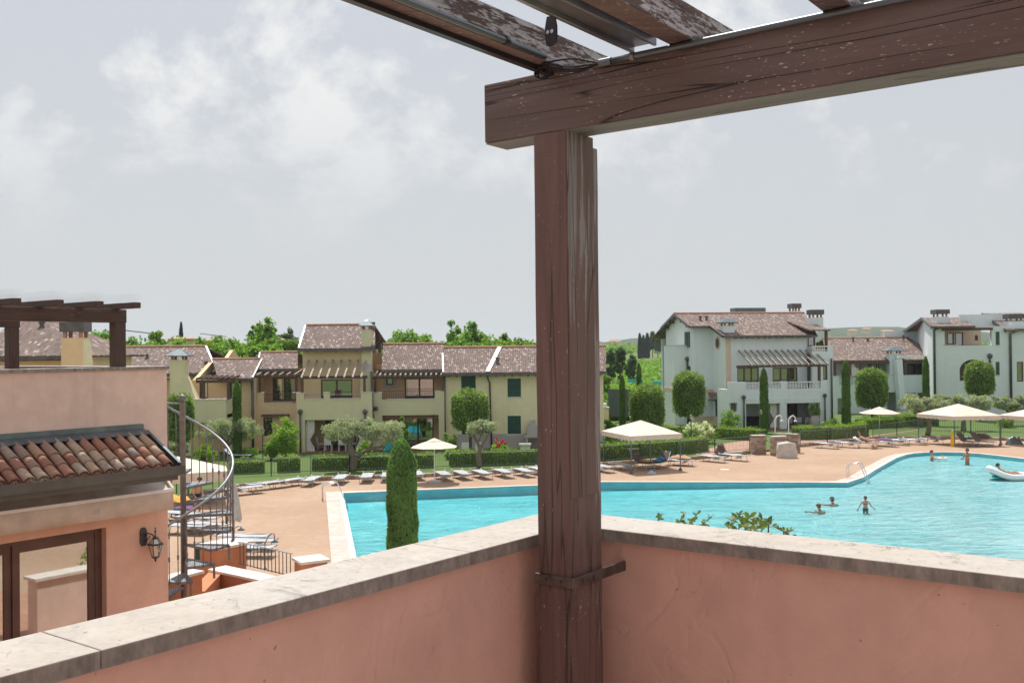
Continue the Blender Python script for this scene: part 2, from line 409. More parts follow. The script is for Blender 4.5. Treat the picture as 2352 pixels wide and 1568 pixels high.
m_wfab = plain('white_curtain_cloth', (0.75, 0.74, 0.70), 0.9, 0.12, 5.0)
m_canvas = plain('cream_canvas', (0.70, 0.60, 0.505), 0.9, 0.08, 3.0)
m_cover = plain('beige_tarpaulin', (0.55, 0.50, 0.45), 0.85, 0.15, 4.0, 0, 0.02, 6.0)
m_bcover = plain('brown_tarpaulin', (0.10, 0.06, 0.05), 0.6, 0.3, 5.0, 0, 0.02, 8.0)
m_sling = plain('grey_mesh_sling', (0.40, 0.42, 0.45), 0.75, 0.12, 8.0)
m_slingb = plain('brown_mesh_sling', (0.13, 0.10, 0.085), 0.75, 0.15, 8.0)
m_lshade = plain('white_sunshade_cloth', (0.80, 0.78, 0.74), 0.8, 0.08, 5.0)
m_skin = plain('fair_skin', (0.52, 0.27, 0.17), 0.55, 0.12, 9.0)
m_skind = plain('tanned_skin', (0.40, 0.19, 0.11), 0.55, 0.12, 9.0)
m_hair = plain('dark_hair', (0.03, 0.022, 0.02), 0.6, 0.3, 40.0)
m_hairb = plain('brown_hair', (0.13, 0.08, 0.05), 0.6, 0.3, 40.0)
m_black = plain('black_cloth', (0.015, 0.015, 0.018), 0.8, 0.2, 20.0)
m_purple = plain('purple_cloth', (0.16, 0.07, 0.20), 0.85, 0.2, 12.0)
m_blue = plain('blue_cloth', (0.06, 0.24, 0.45), 0.85, 0.25, 9.0)
m_orange = plain('orange_cloth', (0.75, 0.36, 0.07), 0.85, 0.2, 9.0)
m_tan = plain('tan_towel', (0.48, 0.29, 0.17), 0.9, 0.2, 9.0)
m_teal = plain('teal_cloth', (0.02, 0.13, 0.15), 0.85, 0.2, 9.0)
m_turq = plain('turquoise_vinyl', (0.01, 0.50, 0.48), 0.3, 0.1, 3.0)
m_cyan = plain('cyan_plastic', (0.03, 0.45, 0.60), 0.4, 0.1, 3.0)
m_vinyl = plain('white_vinyl', (0.75, 0.80, 0.80), 0.25, 0.05, 3.0)
m_yellow = plain('yellow_plastic', (0.75, 0.45, 0.02), 0.4, 0.15, 5.0)
m_terra = plain('terracotta', (0.45, 0.24, 0.16), 0.8, 0.2, 5.0)
m_netting = plain('teal_netting', (0.05, 0.42, 0.42), 0.7, 0.2, 3.0)
m_porch = plain('red_porch_tiles', (0.27, 0.12, 0.085), 0.6, 0.2, 3.0)
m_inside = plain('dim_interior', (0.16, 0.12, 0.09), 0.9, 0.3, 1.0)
m_bark = plain('olive_bark', (0.20, 0.165, 0.13), 0.95, 0.35, 14.0, 0, 0.03, 25.0)
m_barkd = plain('dark_bark', (0.10, 0.075, 0.055), 0.95, 0.3, 10.0, 0, 0.02, 20.0)
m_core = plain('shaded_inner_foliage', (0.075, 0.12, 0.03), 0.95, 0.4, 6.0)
l_olive = leafmat('olive_leaves', (0.39, 0.43, 0.33), 0.4, 0.45)
l_cyp = leafmat('cypress_foliage', (0.135, 0.235, 0.05), 0.45, 0.55, 0.7)
l_cypd = leafmat('dark_cypress_foliage', (0.022, 0.040, 0.024), 0.15, 0.4, 0.7)
l_laur = leafmat('laurel_leaves', (0.215, 0.31, 0.10), 0.5, 0.6, 0.4)
l_hedge = leafmat('hedge_leaves', (0.23, 0.34, 0.06), 0.5, 0.55, 0.5)
l_tree = leafmat('broadleaf_foliage', (0.18, 0.32, 0.07), 0.5, 0.5, 0.55, (0.28, 0.36, 0.06))
l_treed = leafmat('dark_broadleaf_foliage', (0.10, 0.165, 0.08), 0.4, 0.5)
l_vine = leafmat('vine_leaves', (0.20, 0.35, 0.065), 0.5, 0.45, 0.5, (0.19, 0.25, 0.04))
l_bright = leafmat('bright_shrub_leaves', (0.27, 0.40, 0.09), 0.5, 0.5)
l_white = leafmat('white_oleander_flowers', (0.82, 0.82, 0.76), 0.3, 0.08)
l_red = leafmat('red_canna_flowers', (0.62, 0.02, 0.05), 0.3, 0.25)
l_branch = leafmat('leathery_leaves', (0.11, 0.17, 0.06), 0.4, 0.6, 0.35)

def glass(name, c, refl, rough=0.03):
    m, t, b = newmat(name)
    b.inputs['Base Color'].default_value = (*c, 1); b.inputs['Roughness'].default_value = rough
    b.inputs['Specular IOR Level'].default_value = 1.0; b.inputs['Coat Weight'].default_value = 1.0; b.inputs['Coat Roughness'].default_value = 0.02
    gl = N(t, 'ShaderNodeBsdfGlossy', _Roughness=rough); gl.inputs[0].default_value = (0.85, 0.88, 0.86, 1)
    ms = N(t, 'ShaderNodeMixShader'); ms.inputs[0].default_value = refl
    t.links.new(b.outputs[0], ms.inputs[1]); t.links.new(gl.outputs[0], ms.inputs[2]); t.links.new(ms.outputs[0], t.nodes['Material Output'].inputs[0])
    return m
m_glass = glass('window_glass', (0.035, 0.04, 0.038), 0.28)
m_door = glass('bronze_tinted_glass', (0.20, 0.14, 0.09), 0.55)
m_lglass = glass('lantern_glass', (0.42, 0.40, 0.34), 0.2)
# ------------------------------------------------------------------ ground, pool, deck
def v2(x, y, z=0.0):
    p = G(x, y, z); return (p.x, p.y)
def offset_poly(pts, d):
    n = len(pts); out = []
    ar = sum(pts[i][0] * pts[(i + 1) % n][1] - pts[(i + 1) % n][0] * pts[i][1] for i in range(n))
    sg = 1 if ar > 0 else -1
    for i in range(n):
        a, b, c = Vector(pts[i - 1]), Vector(pts[i]), Vector(pts[(i + 1) % n])
        d1_, d2_ = (b - a).normalized(), (c - b).normalized()
        n1_, n2_ = Vector((d1_.y, -d1_.x)) * sg, Vector((d2_.y, -d2_.x)) * sg
        k = (n1_ + n2_); k = k / max(k.dot(n1_), 0.35)
        out.append(tuple(b + k * d))
    return out
def ring_mesh(name, outer, holes, z, mat):
    bm = bmesh.new(); es = []
    for loop in [outer] + holes:
        vs = [bm.verts.new((p[0], p[1], z)) for p in loop]
        es += [bm.edges.new((vs[i], vs[(i + 1) % len(vs)])) for i in range(len(vs))]
    bmesh.ops.triangle_fill(bm, edges=es, use_beauty=True, use_dissolve=False)
    bmesh.ops.recalc_face_normals(bm, faces=bm.faces[:])
    if sum(f.normal.z for f in bm.faces) < 0: bmesh.ops.reverse_faces(bm, faces=bm.faces[:])
    me = bpy.data.meshes.new(name); bm.to_mesh(me); bm.free()
    return link(name, me, mat)
def inside(p, poly):
    c = False; n = len(poly); j = n - 1
    for i in range(n):
        if (poly[i][1] > p[1]) != (poly[j][1] > p[1]) and p[0] < (poly[j][0] - poly[i][0]) * (p[1] - poly[i][1]) / (poly[j][1] - poly[i][1]) + poly[i][0]: c = not c
        j = i
    return c

PL0, PL1 = Vector(v2(788, 1133)), Vector(v2(817, 1274))
dl = (PL1 - PL0).normalized(); pln = PL0 + dl * ((24.0 - PL0.y) / dl.y)
POOL = [tuple(pln), tuple(PL0)] + [v2(*p) for p in ((960, 1126), (1232, 1115.5), (1386, 1107.5), (1600, 1108), (1850, 1108.5), (1946, 1109.5), (1984, 1097), (2012, 1079), (2040, 1063), (2060, 1052),
        (2082, 1044.5), (2100, 1041.5), (2124, 1039.6), (2165, 1038.8), (2208, 1039.7), (2250, 1042.5), (2292, 1047), (2352, 1054), (2440, 1069), (2560, 1100), (2660, 1145))]
POOL += [(24.0, 24.0)]
CURB = [v2(*p) for p in ((300, 1172), (393, 1152), (467, 1138), (548, 1121), (634, 1111), (731, 1104), (765, 1101.5), (860, 1098.5), (964, 1095.4), (1050, 1091.5), (1126, 1088), (1226, 1083), (1300, 1076),
        (1389, 1068.5), (1452, 1065), (1530, 1060), (1612, 1053.5), (1690, 1045), (1730, 1041), (1790, 1033), (1838, 1026), (1880, 1021.5), (1960, 1014), (2037, 1009), (2121, 1007.5), (2208, 1008.5), (2352, 1012.5), (2480, 1018))]
DECK = [(-32, 8)] + [(-32, CURB[0][1])] + CURB + [(CURB[-1][0] + 25, CURB[-1][1] - 2), (CURB[-1][0] + 25, 8)]

m, t, b = newmat('terracotta_brick_paving'); p = wpos(t)
bk = N(t, 'ShaderNodeTexBrick', offset=0.5, squash=1.0); t.links.new(mapping(t, p, (1, 1, 1), (0, 0, 0), (0, 0, R(4))), bk.inputs['Vector'])
bk.inputs['Scale'].default_value = 1.0; bk.inputs['Brick Width'].default_value = 0.25; bk.inputs['Row Height'].default_value = 0.125; bk.inputs['Mortar Size'].default_value = 0.013
bk.inputs['Color1'].default_value = (0.455, 0.31, 0.205, 1); bk.inputs['Color2'].default_value = (0.37, 0.24, 0.16, 1); bk.inputs['Mortar'].default_value = (0.25, 0.155, 0.105, 1)
col = mix(t, ramp(t, noise(t, p, 0.16, 5, 0.6), [(0.40, 0.0), (0.7, 0.55)]), bk.outputs['Color'], (0.49, 0.36, 0.255))
col = mix(t, ramp(t, noise(t, p, 0.9, 6, 0.7), [(0.48, 0.0), (0.72, 0.5)]), col, (0.38, 0.225, 0.145))
bk2 = N(t, 'ShaderNodeTexBrick', offset=0.0); t.links.new(mapping(t, p, (1, 1, 1), (0.4, 0.7, 0), (0, 0, R(4))), bk2.inputs['Vector'])
bk2.inputs['Scale'].default_value = 1.0; bk2.inputs['Brick Width'].default_value = 2.6; bk2.inputs['Row Height'].default_value = 2.6; bk2.inputs['Mortar Size'].default_value = 0.05; bk2.inputs['Mortar Smooth'].default_value = 0.3
col = mix(t, mathn(t, 'MULTIPLY', bk2.outputs['Fac'], 0.5), col, (0.36, 0.22, 0.15))
t.links.new(col, b.inputs['Base Color']); b.inputs['Roughness'].default_value = 0.85; bump(t, b, bk.outputs['Fac'], -0.4, 0.004)
m_deck = m
m, t, b = newmat('mown_lawn'); p = wpos(t)
col = mix(t, 0.5, ramp(t, noise(t, p, 0.35, 4), [(0.3, (0.075, 0.135, 0.025)), (0.7, (0.11, 0.18, 0.035))]), ramp(t, noise(t, p, 9, 5, 0.7), [(0.3, (0.055, 0.10, 0.018)), (0.7, (0.13, 0.20, 0.045))]))
t.links.new(col, b.inputs['Base Color']); b.inputs['Roughness'].default_value = 0.95; bump(t, b, noise(t, p, 22, 4), 0.8, 0.05)
m_lawn = m
m, t, b = newmat('meadow_and_field'); p = wpos(t)
col = mix(t, 0.5, ramp(t, noise(t, p, 0.012, 4), [(0.35, (0.07, 0.13, 0.025)), (0.65, (0.15, 0.20, 0.05))]), ramp(t, noise(t, mapping(t, p, (0.02, 0.4, 1)), 1.0, 5), [(0.3, (0.05, 0.105, 0.02)), (0.7, (0.14, 0.19, 0.045))]))
t.links.new(col, b.inputs['Base Color']); b.inputs['Roughness'].default_value = 0.95; bump(t, b, noise(t, p, 0.9, 4), 0.8, 0.4)
m_field = m
m, t, b = newmat('wooded_hillside'); p = wpos(t)
col = ramp(t, noise(t, p, 0.045, 7, 0.75), [(0.32, (0.018, 0.040, 0.014)), (0.52, (0.045, 0.085, 0.025)), (0.70, (0.10, 0.13, 0.04))])
t.links.new(col, b.inputs['Base Color']); b.inputs['Roughness'].default_value = 0.95; bump(t, b, noise(t, p, 0.09, 6, 0.7), 1.0, 9.0)
m_hill = m

def terr(x, y):
    if y < 115: return -0.03
    k = (y - 115)
    return -0.03 + k * 0.0042 + 1.6 * math.sin(x * 0.006 + y * 0.003) * min(1, k / 300)
xs = [-6000, -3000, -1500, -800, -400, -200, -100, -60, -40] + list(range(-30, 81, 1)) + [100, 140, 200, 300, 450, 700, 1000, 1600, 3000, 6000]
ys = [-400, -100, -20] + list(range(5, 81, 1)) + [90, 100, 115, 140, 170, 210, 260, 320, 400, 500, 650, 850, 1100, 1500, 2200, 4000, 9000]
vv = [(x, y, terr(x, y)) for y in ys for x in xs]; nx = len(xs); ff = []
PX = offset_poly(POOL, 1.6)
for j in range(len(ys) - 1):
    for i in range(nx - 1):
        cxm, cym = (xs[i] + xs[i + 1]) / 2, (ys[j] + ys[j + 1]) / 2
        if xs[i + 1] - xs[i] == 1 and ys[j + 1] - ys[j] == 1 and inside((cxm, cym), PX): continue
        ff.append((j * nx + i, j * nx + i + 1, (j + 1) * nx + i + 1, (j + 1) * nx + i))
g = MB().add(vv, ff).build('ground', m_field); tag(g, 'green meadow and farmland stretching to the horizon', kind='structure')

deck = ring_mesh('pool_deck', DECK, [offset_poly(POOL, 0.02)], 0.0, m_deck); tag(deck, 'terracotta brick paving around the swimming pool', kind='structure')
LAWN = CURB + [(CURB[-1][0] + 25, CURB[-1][1] - 2), (95, 118), (-75, 118), (-75, 40), (-32, CURB[0][1])]
lawn = ring_mesh('lawn', LAWN, [], 0.10, m_lawn); tag(lawn, 'mown green lawn between the pool deck and the houses', kind='structure')
# pool: stone edge, basin, water
m, t, b = newmat('pool_edge_stone'); p = wpos(t)
bk = N(t, 'ShaderNodeTexBrick', offset=0.0); t.links.new(mapping(t, p, (1, 1, 1), (0, 0, 0), (0, 0, R(8))), bk.inputs['Vector']); bk.inputs['Scale'].default_value = 1.0
bk.inputs['Brick Width'].default_value = 0.5; bk.inputs['Row Height'].default_value = 0.25; bk.inputs['Mortar Size'].default_value = 0.012
bk.inputs['Color1'].default_value = (0.55, 0.47, 0.42, 1); bk.inputs['Color2'].default_value = (0.49, 0.40, 0.36, 1); bk.inputs['Mortar'].default_value = (0.38, 0.30, 0.26, 1)
t.links.new(mix(t, ramp(t, noise(t, p, 1.2, 6, 0.7), [(0.45, 0.0), (0.7, 0.7)]), bk.outputs['Color'], (0.66, 0.61, 0.56)), b.inputs['Base Color']); b.inputs['Roughness'].default_value = 0.7
m_pedge = m
WID = []
np_ = len(POOL)
for i in range(np_):
    WID.append(0.85 if i <= 1 else 0.30 if i <= 6 else 0.75 if i <= 12 else 0.42)
o1 = offset_poly(POOL, 1.0)
outer = [tuple(Vector(POOL[i]) + (Vector(o1[i]) - Vector(POOL[i])) * WID[i]) for i in range(np_)]
e_ = ring_mesh('pool_edging', outer, [POOL], 0.022, m_pedge); tag(e_, 'pale stone edging strip around the swimming pool', kind='structure')
inn = MB()
lip = offset_poly(POOL, 0.20)
for i in range(np_):
    j = (i + 1) % np_
    inn.add([(*POOL[i], 0.045), (*POOL[j], 0.045), (*lip[j], 0.045), (*lip[i], 0.045), (*POOL[i], 0.0), (*POOL[j], 0.0), (*lip[j], 0.0), (*lip[i], 0.0)], [(0, 1, 2, 3), (4, 5, 1, 0), (2, 6, 7, 3)][::1])
struct(inn.build('pool_rim', m_capw)); 
m, t, b = newmat('pool_liner'); p = wpos(t)
s_ = N(t, 'ShaderNodeSeparateXYZ'); t.links.new(p, s_.inputs[0])
n_ = noise(t, mapping(t, p, (1, 1, 1)), 0.35, 4)
col = ramp(t, n_, [(0.3, (0.63, 0.73, 0.76)), (0.7, (0.71, 0.79, 0.82))])
# broad random mottling between two pale liner tones
t.links.new(col, b.inputs['Base Color']); b.inputs['Roughness'].default_value = 0.7
m_liner = m
bas = MB(); wls = MB()
def pdepth(x, y):                     # deep on the left, shallow beach on the right
    k = min(1, max(0, (x - 2.0) / 17.0)); k = k * k * (3 - 2 * k)
    return -0.46 + 0.26 * k
pin = []
for i in range(np_):
    j = (i + 1) % np_
    a, c = POOL[i], POOL[j]
    wls.add([(*a, -0.02), (*c, -0.02), (*c, -2.4), (*a, -2.4)], [(0, 1, 2, 3)])
gx = list(range(-20, 60, 2)); gy = list(range(22, 76, 4)); k0 = len(gx)
fl = [(x, y, pdepth(x, y)) for y in gy for x in gx]
bas.add(fl, [(j * k0 + i, j * k0 + i + 1, (j + 1) * k0 + i + 1, (j + 1) * k0 + i) for j in range(len(gy) - 1) for i in range(k0 - 1)])
struct(bas.build('pool_floor', m_liner, smooth=False)); struct(wls.build('pool_walls', plain('turquoise_pool_tiles', (0.10, 0.56, 0.64), 0.4, 0.12, 2.0)))
m, t, b = newmat('pool_water'); p = wpos(t)
rip = mix(t, 0.45, noise(t, mapping(t, p, (0.30, 0.95, 1), (0, 0, 0), (0, 0, R(-7))), 1.2, 5, 0.6, 0.6), noise(t, mapping(t, p, (0.5, 1.3, 1), (3, 1, 0), (0, 0, R(12))), 2.6, 4, 0.6, 0.8))
calm = ramp(t, noise(t, p, 0.09, 3), [(0.35, 0.35), (0.65, 1.0)])
h = mathn(t, 'MULTIPLY', rip, calm)
bn = N(t, 'ShaderNodeBump', _Strength=1.0, _Distance=0.5); t.links.new(h, bn.inputs['Height'])
fr = N(t, 'ShaderNodeFresnel', _IOR=1.33); t.links.new(bn.outputs[0], fr.inputs['Normal'])
tr = N(t, 'ShaderNodeBsdfTransparent')
ls = ramp(t, rip, [(0.36, (0.60, 0.80, 0.83)), (0.49, (0.90, 0.95, 0.96)), (0.60, (1.0, 1.0, 1.0))])  # light gathered by the ripples, painted as bright and dark bands in the tint
t.links.new(ls, tr.inputs[0])
gl = N(t, 'ShaderNodeBsdfGlossy', _Roughness=0.04); t.links.new(bn.outputs[0], gl.inputs['Normal'])
ms = N(t, 'ShaderNodeMixShader'); t.links.new(fr.outputs[0], ms.inputs[0]); t.links.new(tr.outputs[0], ms.inputs[1]); t.links.new(gl.outputs[0], ms.inputs[2])
ab = N(t, 'ShaderNodeVolumeAbsorption', _Density=0.58); ab.inputs['Color'].default_value = (0.14, 0.93, 0.97, 1)
t.links.new(ms.outputs[0], t.nodes['Material Output'].inputs[0]); t.links.new(ab.outputs[0], t.nodes['Material Output'].inputs['Volume'])
t.nodes.remove(b); m_water = m
wt = MB().prism(offset_poly(POOL, 0.01), -2.6, -0.07).build('pool_water', m_water); tag(wt, 'turquoise rippled water of the swimming pool', kind='structure')

# hills and the far town
random.seed(5)
def hills(name, y0, prof, seed, label):
    rnd = random.Random(seed); n = 220; vs = []; fs = []
    x0, x1 = -1.5 * y0, 1.6 * y0
    for i in range(n + 1):
        x = x0 + (x1 - x0) * i / n; a = x / y0
        h = prof(a) + 3.0 * math.sin(i * 0.61 + seed) + 2.0 * math.sin(i * 1.37) + rnd.uniform(-2.2, 2.2)
        vs += [(x, y0 - 500, terr(x, y0 - 500) - 3), (x, y0 - 260, terr(x, y0) + h * 0.38), (x, y0, terr(x, y0) + h), (x, y0 + 700, -20)]
    for i in range(n):
        for k in range(3): fs.append((i * 4 + k, i * 4 + 4 + k, i * 4 + 5 + k, i * 4 + 1 + k))
    o = MB().add(vs, fs).build(name, m_hill, smooth=True); tag(o, label, kind='structure')
def sm(a, c, w): return math.exp(-((a - c) / w) ** 2)
hills('hills', 1900, lambda a: 4 + 15 * sm(a, 0.145, 0.07) + 24 * sm(a, 0.36, 0.11) + 14 * sm(a, 0.6, 0.3) + 4 * sm(a, -0.05, 0.12), 3, 'low wooded blue hills along the right of the horizon')

# ------------------------------------------------------------------ our balcony: parapet
A0 = math.atan(1724.0 / FPX)
D1 = Vector((math.sin(A0), math.cos(A0), 0)); D2 = Vector((-math.cos(A0), math.sin(A0), 0))
C0 = Vector((0.169, 3.0, 0))
def BP(s, t_, z): return C0 + D2 * s + D1 * t_ + Vector((0, 0, HC + z))     # s: along the beam to the left, t: outwards
CAPZ = -0.585
par_ = thing('balcony_parapet', BP(0.3, 0.4, -1.62), 'salmon pink balcony parapet with worn limestone coping in the foreground', 'parapet')
TW = 0.30; SW = 0.20; TH = 0.17
wl = MB(); zt, zb = CAPZ - 0.04, -2.3
def bpx(mb, s0, s1, t0, t1, z0, z1):
    p = [BP(s, t_, z) for z in (z0, z1) for s, t_ in ((s0, t0), (s1, t0), (s1, t1), (s0, t1))]
    return mb.add(p, [(0, 1, 2, 3), (7, 6, 5, 4), (4, 5, 1, 0), (5, 6, 2, 1), (6, 7, 3, 2), (7, 4, 0, 3)])
bpx(MB(), -3.2, SW + TH, TW, TW + TH, zb, zt).build('wall', m_pink, par_)
bpx(MB(), SW, SW + TH, -4.2, TW - 0.001, zb, zt).build('wall', m_pink, par_)
def coping(s0, s1, t0, t1, name='coping_slab'):
    o = bpx(MB(), s0, s1, t0, t1, zt, CAPZ).build(name, m_cap, par_, bevel=0.0035); return o
js = [-3.2, -1.36, 0.172 + 0.23]
for a, c in zip(js[:-1], js[1:]): coping(a + 0.0008, c - 0.0008, 0.271, 0.271 + 0.23)
jt = [-4.2, -2.57, -1.413, -0.26, 0.271]
for a, c in zip(jt[:-1], jt[1:]): coping(0.172, 0.172 + 0.23, a + 0.0008, c - 0.0008)
fl_ = bpx(MB(), -3.6, SW + 0.02, -4.4, TW + 0.02, -1.66, -1.60).build('balcony_floor', plain('beige_balcony_tiles', (0.46, 0.43, 0.40), 0.6)); tag(fl_, 'beige tiled floor of the foreground balcony', kind='structure')
# our house behind and above the balcony keeps the sky off the inner walls
hw = bpx(MB(), -6.0, -3.25, -6.0, 0.2, -7.1, 2.3).build('house_wall', m_pink); tag(hw, 'pink house wall beside the balcony', 'wall')
hw2 = bpx(MB(), -3.24, 3.5, -6.0, -4.45, -7.1, 2.3).build('house_wall', m_pink); tag(hw2, 'pink house wall behind the balcony', 'wall')
hb = bpx(MB(), -3.2, SW + TH - 0.01, -4.2, TW + TH - 0.01, -7.1, -2.3).build('house_wall', m_pink); tag(hb, 'lower storey wall under the balcony', 'wall')

# ------------------------------------------------------------------ timber pergola
def timber(name, p0, p1, w, h, mat, parent, up=(0, 0, 1), bevel=0.004):
    """box with its own X along the grain; h along up"""
    p0, p1 = Vector(p0), Vector(p1); d = p1 - p0; Ln = d.length; x = d / Ln
    y = Vector(up).cross(x)
    if y.length < 1e-4: y = Vector((0, 1, 0)).cross(x)
    y.normalize(); z = x.cross(y)
    mb = MB(); nseg = max(2, int(Ln / 0.12)); rnd = random.Random(int(Ln * 1000) + int(w * 1e4)); vs = []; fs = []
    for i in range(nseg + 1):
        j = [rnd.uniform(-0.0008, 0.0008) for _ in range(4)]
        vs += [(Ln * i / nseg, -w / 2 + j[0], -h / 2 + j[1]), (Ln * i / nseg, w / 2 + j[1], -h / 2 + j[2]), (Ln * i / nseg, w / 2 + j[2], h / 2 + j[3]), (Ln * i / nseg, -w / 2 + j[3], h / 2 + j[0])]
    for i in range(nseg):
        for k in range(4): fs.append((i * 4 + k, i * 4 + (k + 1) % 4, i * 4 + 4 + (k + 1) % 4, i * 4 + 4 + k))
    fs += [(3, 2, 1, 0), tuple(nseg * 4 + k for k in range(4))]
    o = mb.add(vs, [tuple(reversed(f)) for f in fs]).build(name, mat, None)
    mw = Matrix.Identity(4)
    for i in range(3): mw[i][0] = x[i]; mw[i][1] = y[i]; mw[i][2] = z[i]; mw[i][3] = p0[i]
    if parent is not None:
        o.parent = parent; o.matrix_parent_inverse = Matrix.Translation(-parent.location)
    o.matrix_basis = mw
    if bevel:
        bv = o.modifiers.new('bevel', 'BEVEL'); bv.width = bevel; bv.segments = 2; bv.limit_method = 'ANGLE'
    return o
pg = thing('pergola', BP(0.06, 0.09, -1.6), 'weathered brown timber pergola with corner post over the balcony', 'pergola')
ZB = 0.663; ZT = 0.849
def vpost(s0, s1, t0, t1, z0, z1, mat, name):
    return timber(name, BP((s0 + s1) / 2, (t0 + t1) / 2, z0), BP((s0 + s1) / 2, (t0 + t1) / 2, z1), s1 - s0, t1 - t0, mat, pg, up=D1)
vpost(0.0, 0.12, 0.0, 0.148, -1.6, ZB - 0.002, m_post, 'post')
vpost(0.004, 0.116, 0.151, 0.186, -1.6, ZB - 0.03, m_postw, 'post_lamination')
# weathered right face board of the post
vpost(-0.0035, -0.0005, 0.002, 0.146, -0.45, ZB - 0.003, m_postw, 'post_facing')
beam = timber('beam', BP(0.3136, 0.059, (ZB + ZT) / 2), BP(-3.2, 0.059, (ZB + ZT) / 2), 0.118, ZT - ZB, m_beam, pg)
m_under = wood('bleached_underside', (0.17, 0.185, 0.18), 0.2, 0.3, 0.7, 4.4, (0.26, 0.28, 0.27))
timber('beam_soffit', BP(0.312, 0.060, ZB - 0.0022), BP(-3.2, 0.060, ZB - 0.0022), 0.113, 0.003, m_under, pg, bevel=0)
for s_right in (0.0, -0.4306, -0.865, -1.30):
    timber('rafter', BP(s_right + 0.037, 0.50, ZT + 0.047), BP(s_right + 0.037, -4.4, ZT + 0.047), 0.072, 0.092, m_raft, pg)
    m_red = m_brn
    bpx(MB(), s_right + 0.002, s_right + 0.072, -4.3, 0.49, ZT - 0.0015, ZT + 0.0008).build('rafter_soffit', MATS['brown_stained_timber'], pg)
beam2 = timber('beam', BP(0.33, -4.2, (ZB + ZT) / 2), BP(-3.2, -4.2, (ZB + ZT) / 2), 0.118, ZT - ZB, m_beam, pg)
# steel strap that ties the post to the wall
st = MB()
for z0, z1 in ((-0.718, -0.686),):
    bpx(st, 0.121, 0.127, -0.008, 0.30, z0, z1); bpx(st, -0.007, 0.1209, -0.0082, -0.0022, z0, z1); bpx(st, -0.0145, -0.0072, -0.0082, 0.30, z0, z1)
sto = st.build('steel_strap', m_strap, pg, bevel=0.0015)
for s_, t_ in ((0.035, -0.009), (0.09, -0.009)):
    MB().tube([BP(s_, t_ - 0.003, -0.702), BP(s_, t_, -0.702)], 0.006, 8).build('bolt', m_strap, sto)
for t_ in (0.05, 0.11):
    MB().tube([BP(-0.018, t_, -0.702), BP(-0.0145, t_, -0.702)], 0.006, 8).build('bolt', m_strap, sto)
# awning track between the first two rafters
aw = thing('awning_track', BP(-0.26, 0.0, ZT), 'grey aluminium awning track with bolted hanger between pergola rafters', 'awning track')
bpx(MB(), -0.302, -0.292, -4.3, 0.02, 0.862, 0.925).build('rail_flange', m_alu, aw, bevel=0.002)
bpx(MB(), -0.2915, -0.228, -4.3, 0.02, 0.872, 0.880).build('rail_web', m_alu, aw)
bpx(MB(), -0.2275, -0.215, -4.3, 0.025, 0.858, 0.915).build('rail_flange', m_alu, aw, bevel=0.003)
bpx(MB(), -0.2145, -0.208, -4.3, 0.03, 0.862, 0.880).build('rail_lip', m_chrome, aw)
bpx(MB(), -0.335, -0.303, -4.3, 0.01, 0.885, 0.905).build('rail_cover', m_alud, aw)
hp = MB()
zz = [0.790, 0.796, 0.815, 0.84, 0.868]; ww = [0.006, 0.015, 0.018, 0.018, 0.012]
pts = [(s, z) for s, z in zip(ww, zz)]; lo = [BP(-0.20 + s, -0.365, z) for s, z in pts]; ro = [BP(-0.20 - s, -0.365, z) for s, z in pts]
front = ro + lo[::-1]; back = [p + D1 * 0.006 for p in front]; nn = len(front)
hp.add(front + back, [tuple(range(nn)), tuple(range(2 * nn - 1, nn - 1, -1))] + [(i, nn + i, nn + (i + 1) % nn, (i + 1) % nn) for i in range(nn)])
hpo = hp.build('hanger_plate', m_alud, aw)
for ds in (-0.0065, 0.0065):
    MB().tube([BP(-0.20 + ds, -0.369, 0.826), BP(-0.20 + ds, -0.364, 0.826)], 0.0052, 10).build('bolt', m_chrome, hpo)
# conduits and cables
c1 = thing('cable_conduit', BP(-0.6, -0.014, ZT), 'thin grey cable conduit clipped along the top of the beam', 'conduit')
MB().tube([BP(-0.165 - 0.1 * k, -0.012, 0.836) for k in range(32)], 0.0095, 10).build('pipe', m_zinc, c1, smooth=True)
for s_ in (-0.235, -1.2, -2.0):
    MB().tube([BP(s_, -0.012, 0.836), BP(s_ - 0.012, -0.012, 0.836)], 0.0125, 10).build('clip', m_rail, c1)
MB().tube([BP(-0.13, -0.012, 0.836), BP(-0.17, -0.012, 0.836)], 0.0118, 10).build('coupling', m_zinc, c1)
rnd = random.Random(3)
def cable(p0, p1, sag, r, wob):
    p0, p1 = Vector(p0), Vector(p1); out = []
    for i in range(15):
        k = i / 14; p = p0.lerp(p1, k) + Vector((0, 0, -sag * 4 * k * (1 - k))) + D2 * wob * math.sin(k * 9) + D1 * (-0.5 * abs(wob)) * math.sin(k * 5)
        out.append(p)
    return out
for k, (sg, wb) in enumerate(((0.018, 0.006), (0.010, -0.008), (0.026, 0.010), (-0.012, 0.006))):
    MB().tube(cable(BP(-0.13, -0.012, 0.836), BP(0.012, -0.10, 0.842), sg, 0.003, wb), 0.0028, 6).build('cable', m_black, c1, smooth=True)
coil = [BP(0.03 + 0.024 * math.cos(a * 0.7), -0.075 - 0.01 * math.sin(a), 0.822 + 0.017 * math.sin(a * 0.7)) for a in range(0, 40)]
MB().tube(coil, 0.0026, 6).build('cable_coil', m_black, c1, smooth=True)
c2 = thing('cable_conduit', BP(-0.012, -1.5, ZT), 'grey cable conduit running up along the leftmost rafter', 'conduit')
MB().tube([BP(-0.011, -0.12 - 0.2 * k, 0.853) for k in range(22)], 0.009, 10).build('pipe', m_zinc, c2, smooth=True)
for t_ in (-0.3, -1.0): MB().tube([BP(-0.011, t_, 0.853), BP(-0.011, t_ - 0.015, 0.853)], 0.0125, 10).build('clip', m_alud, c2)
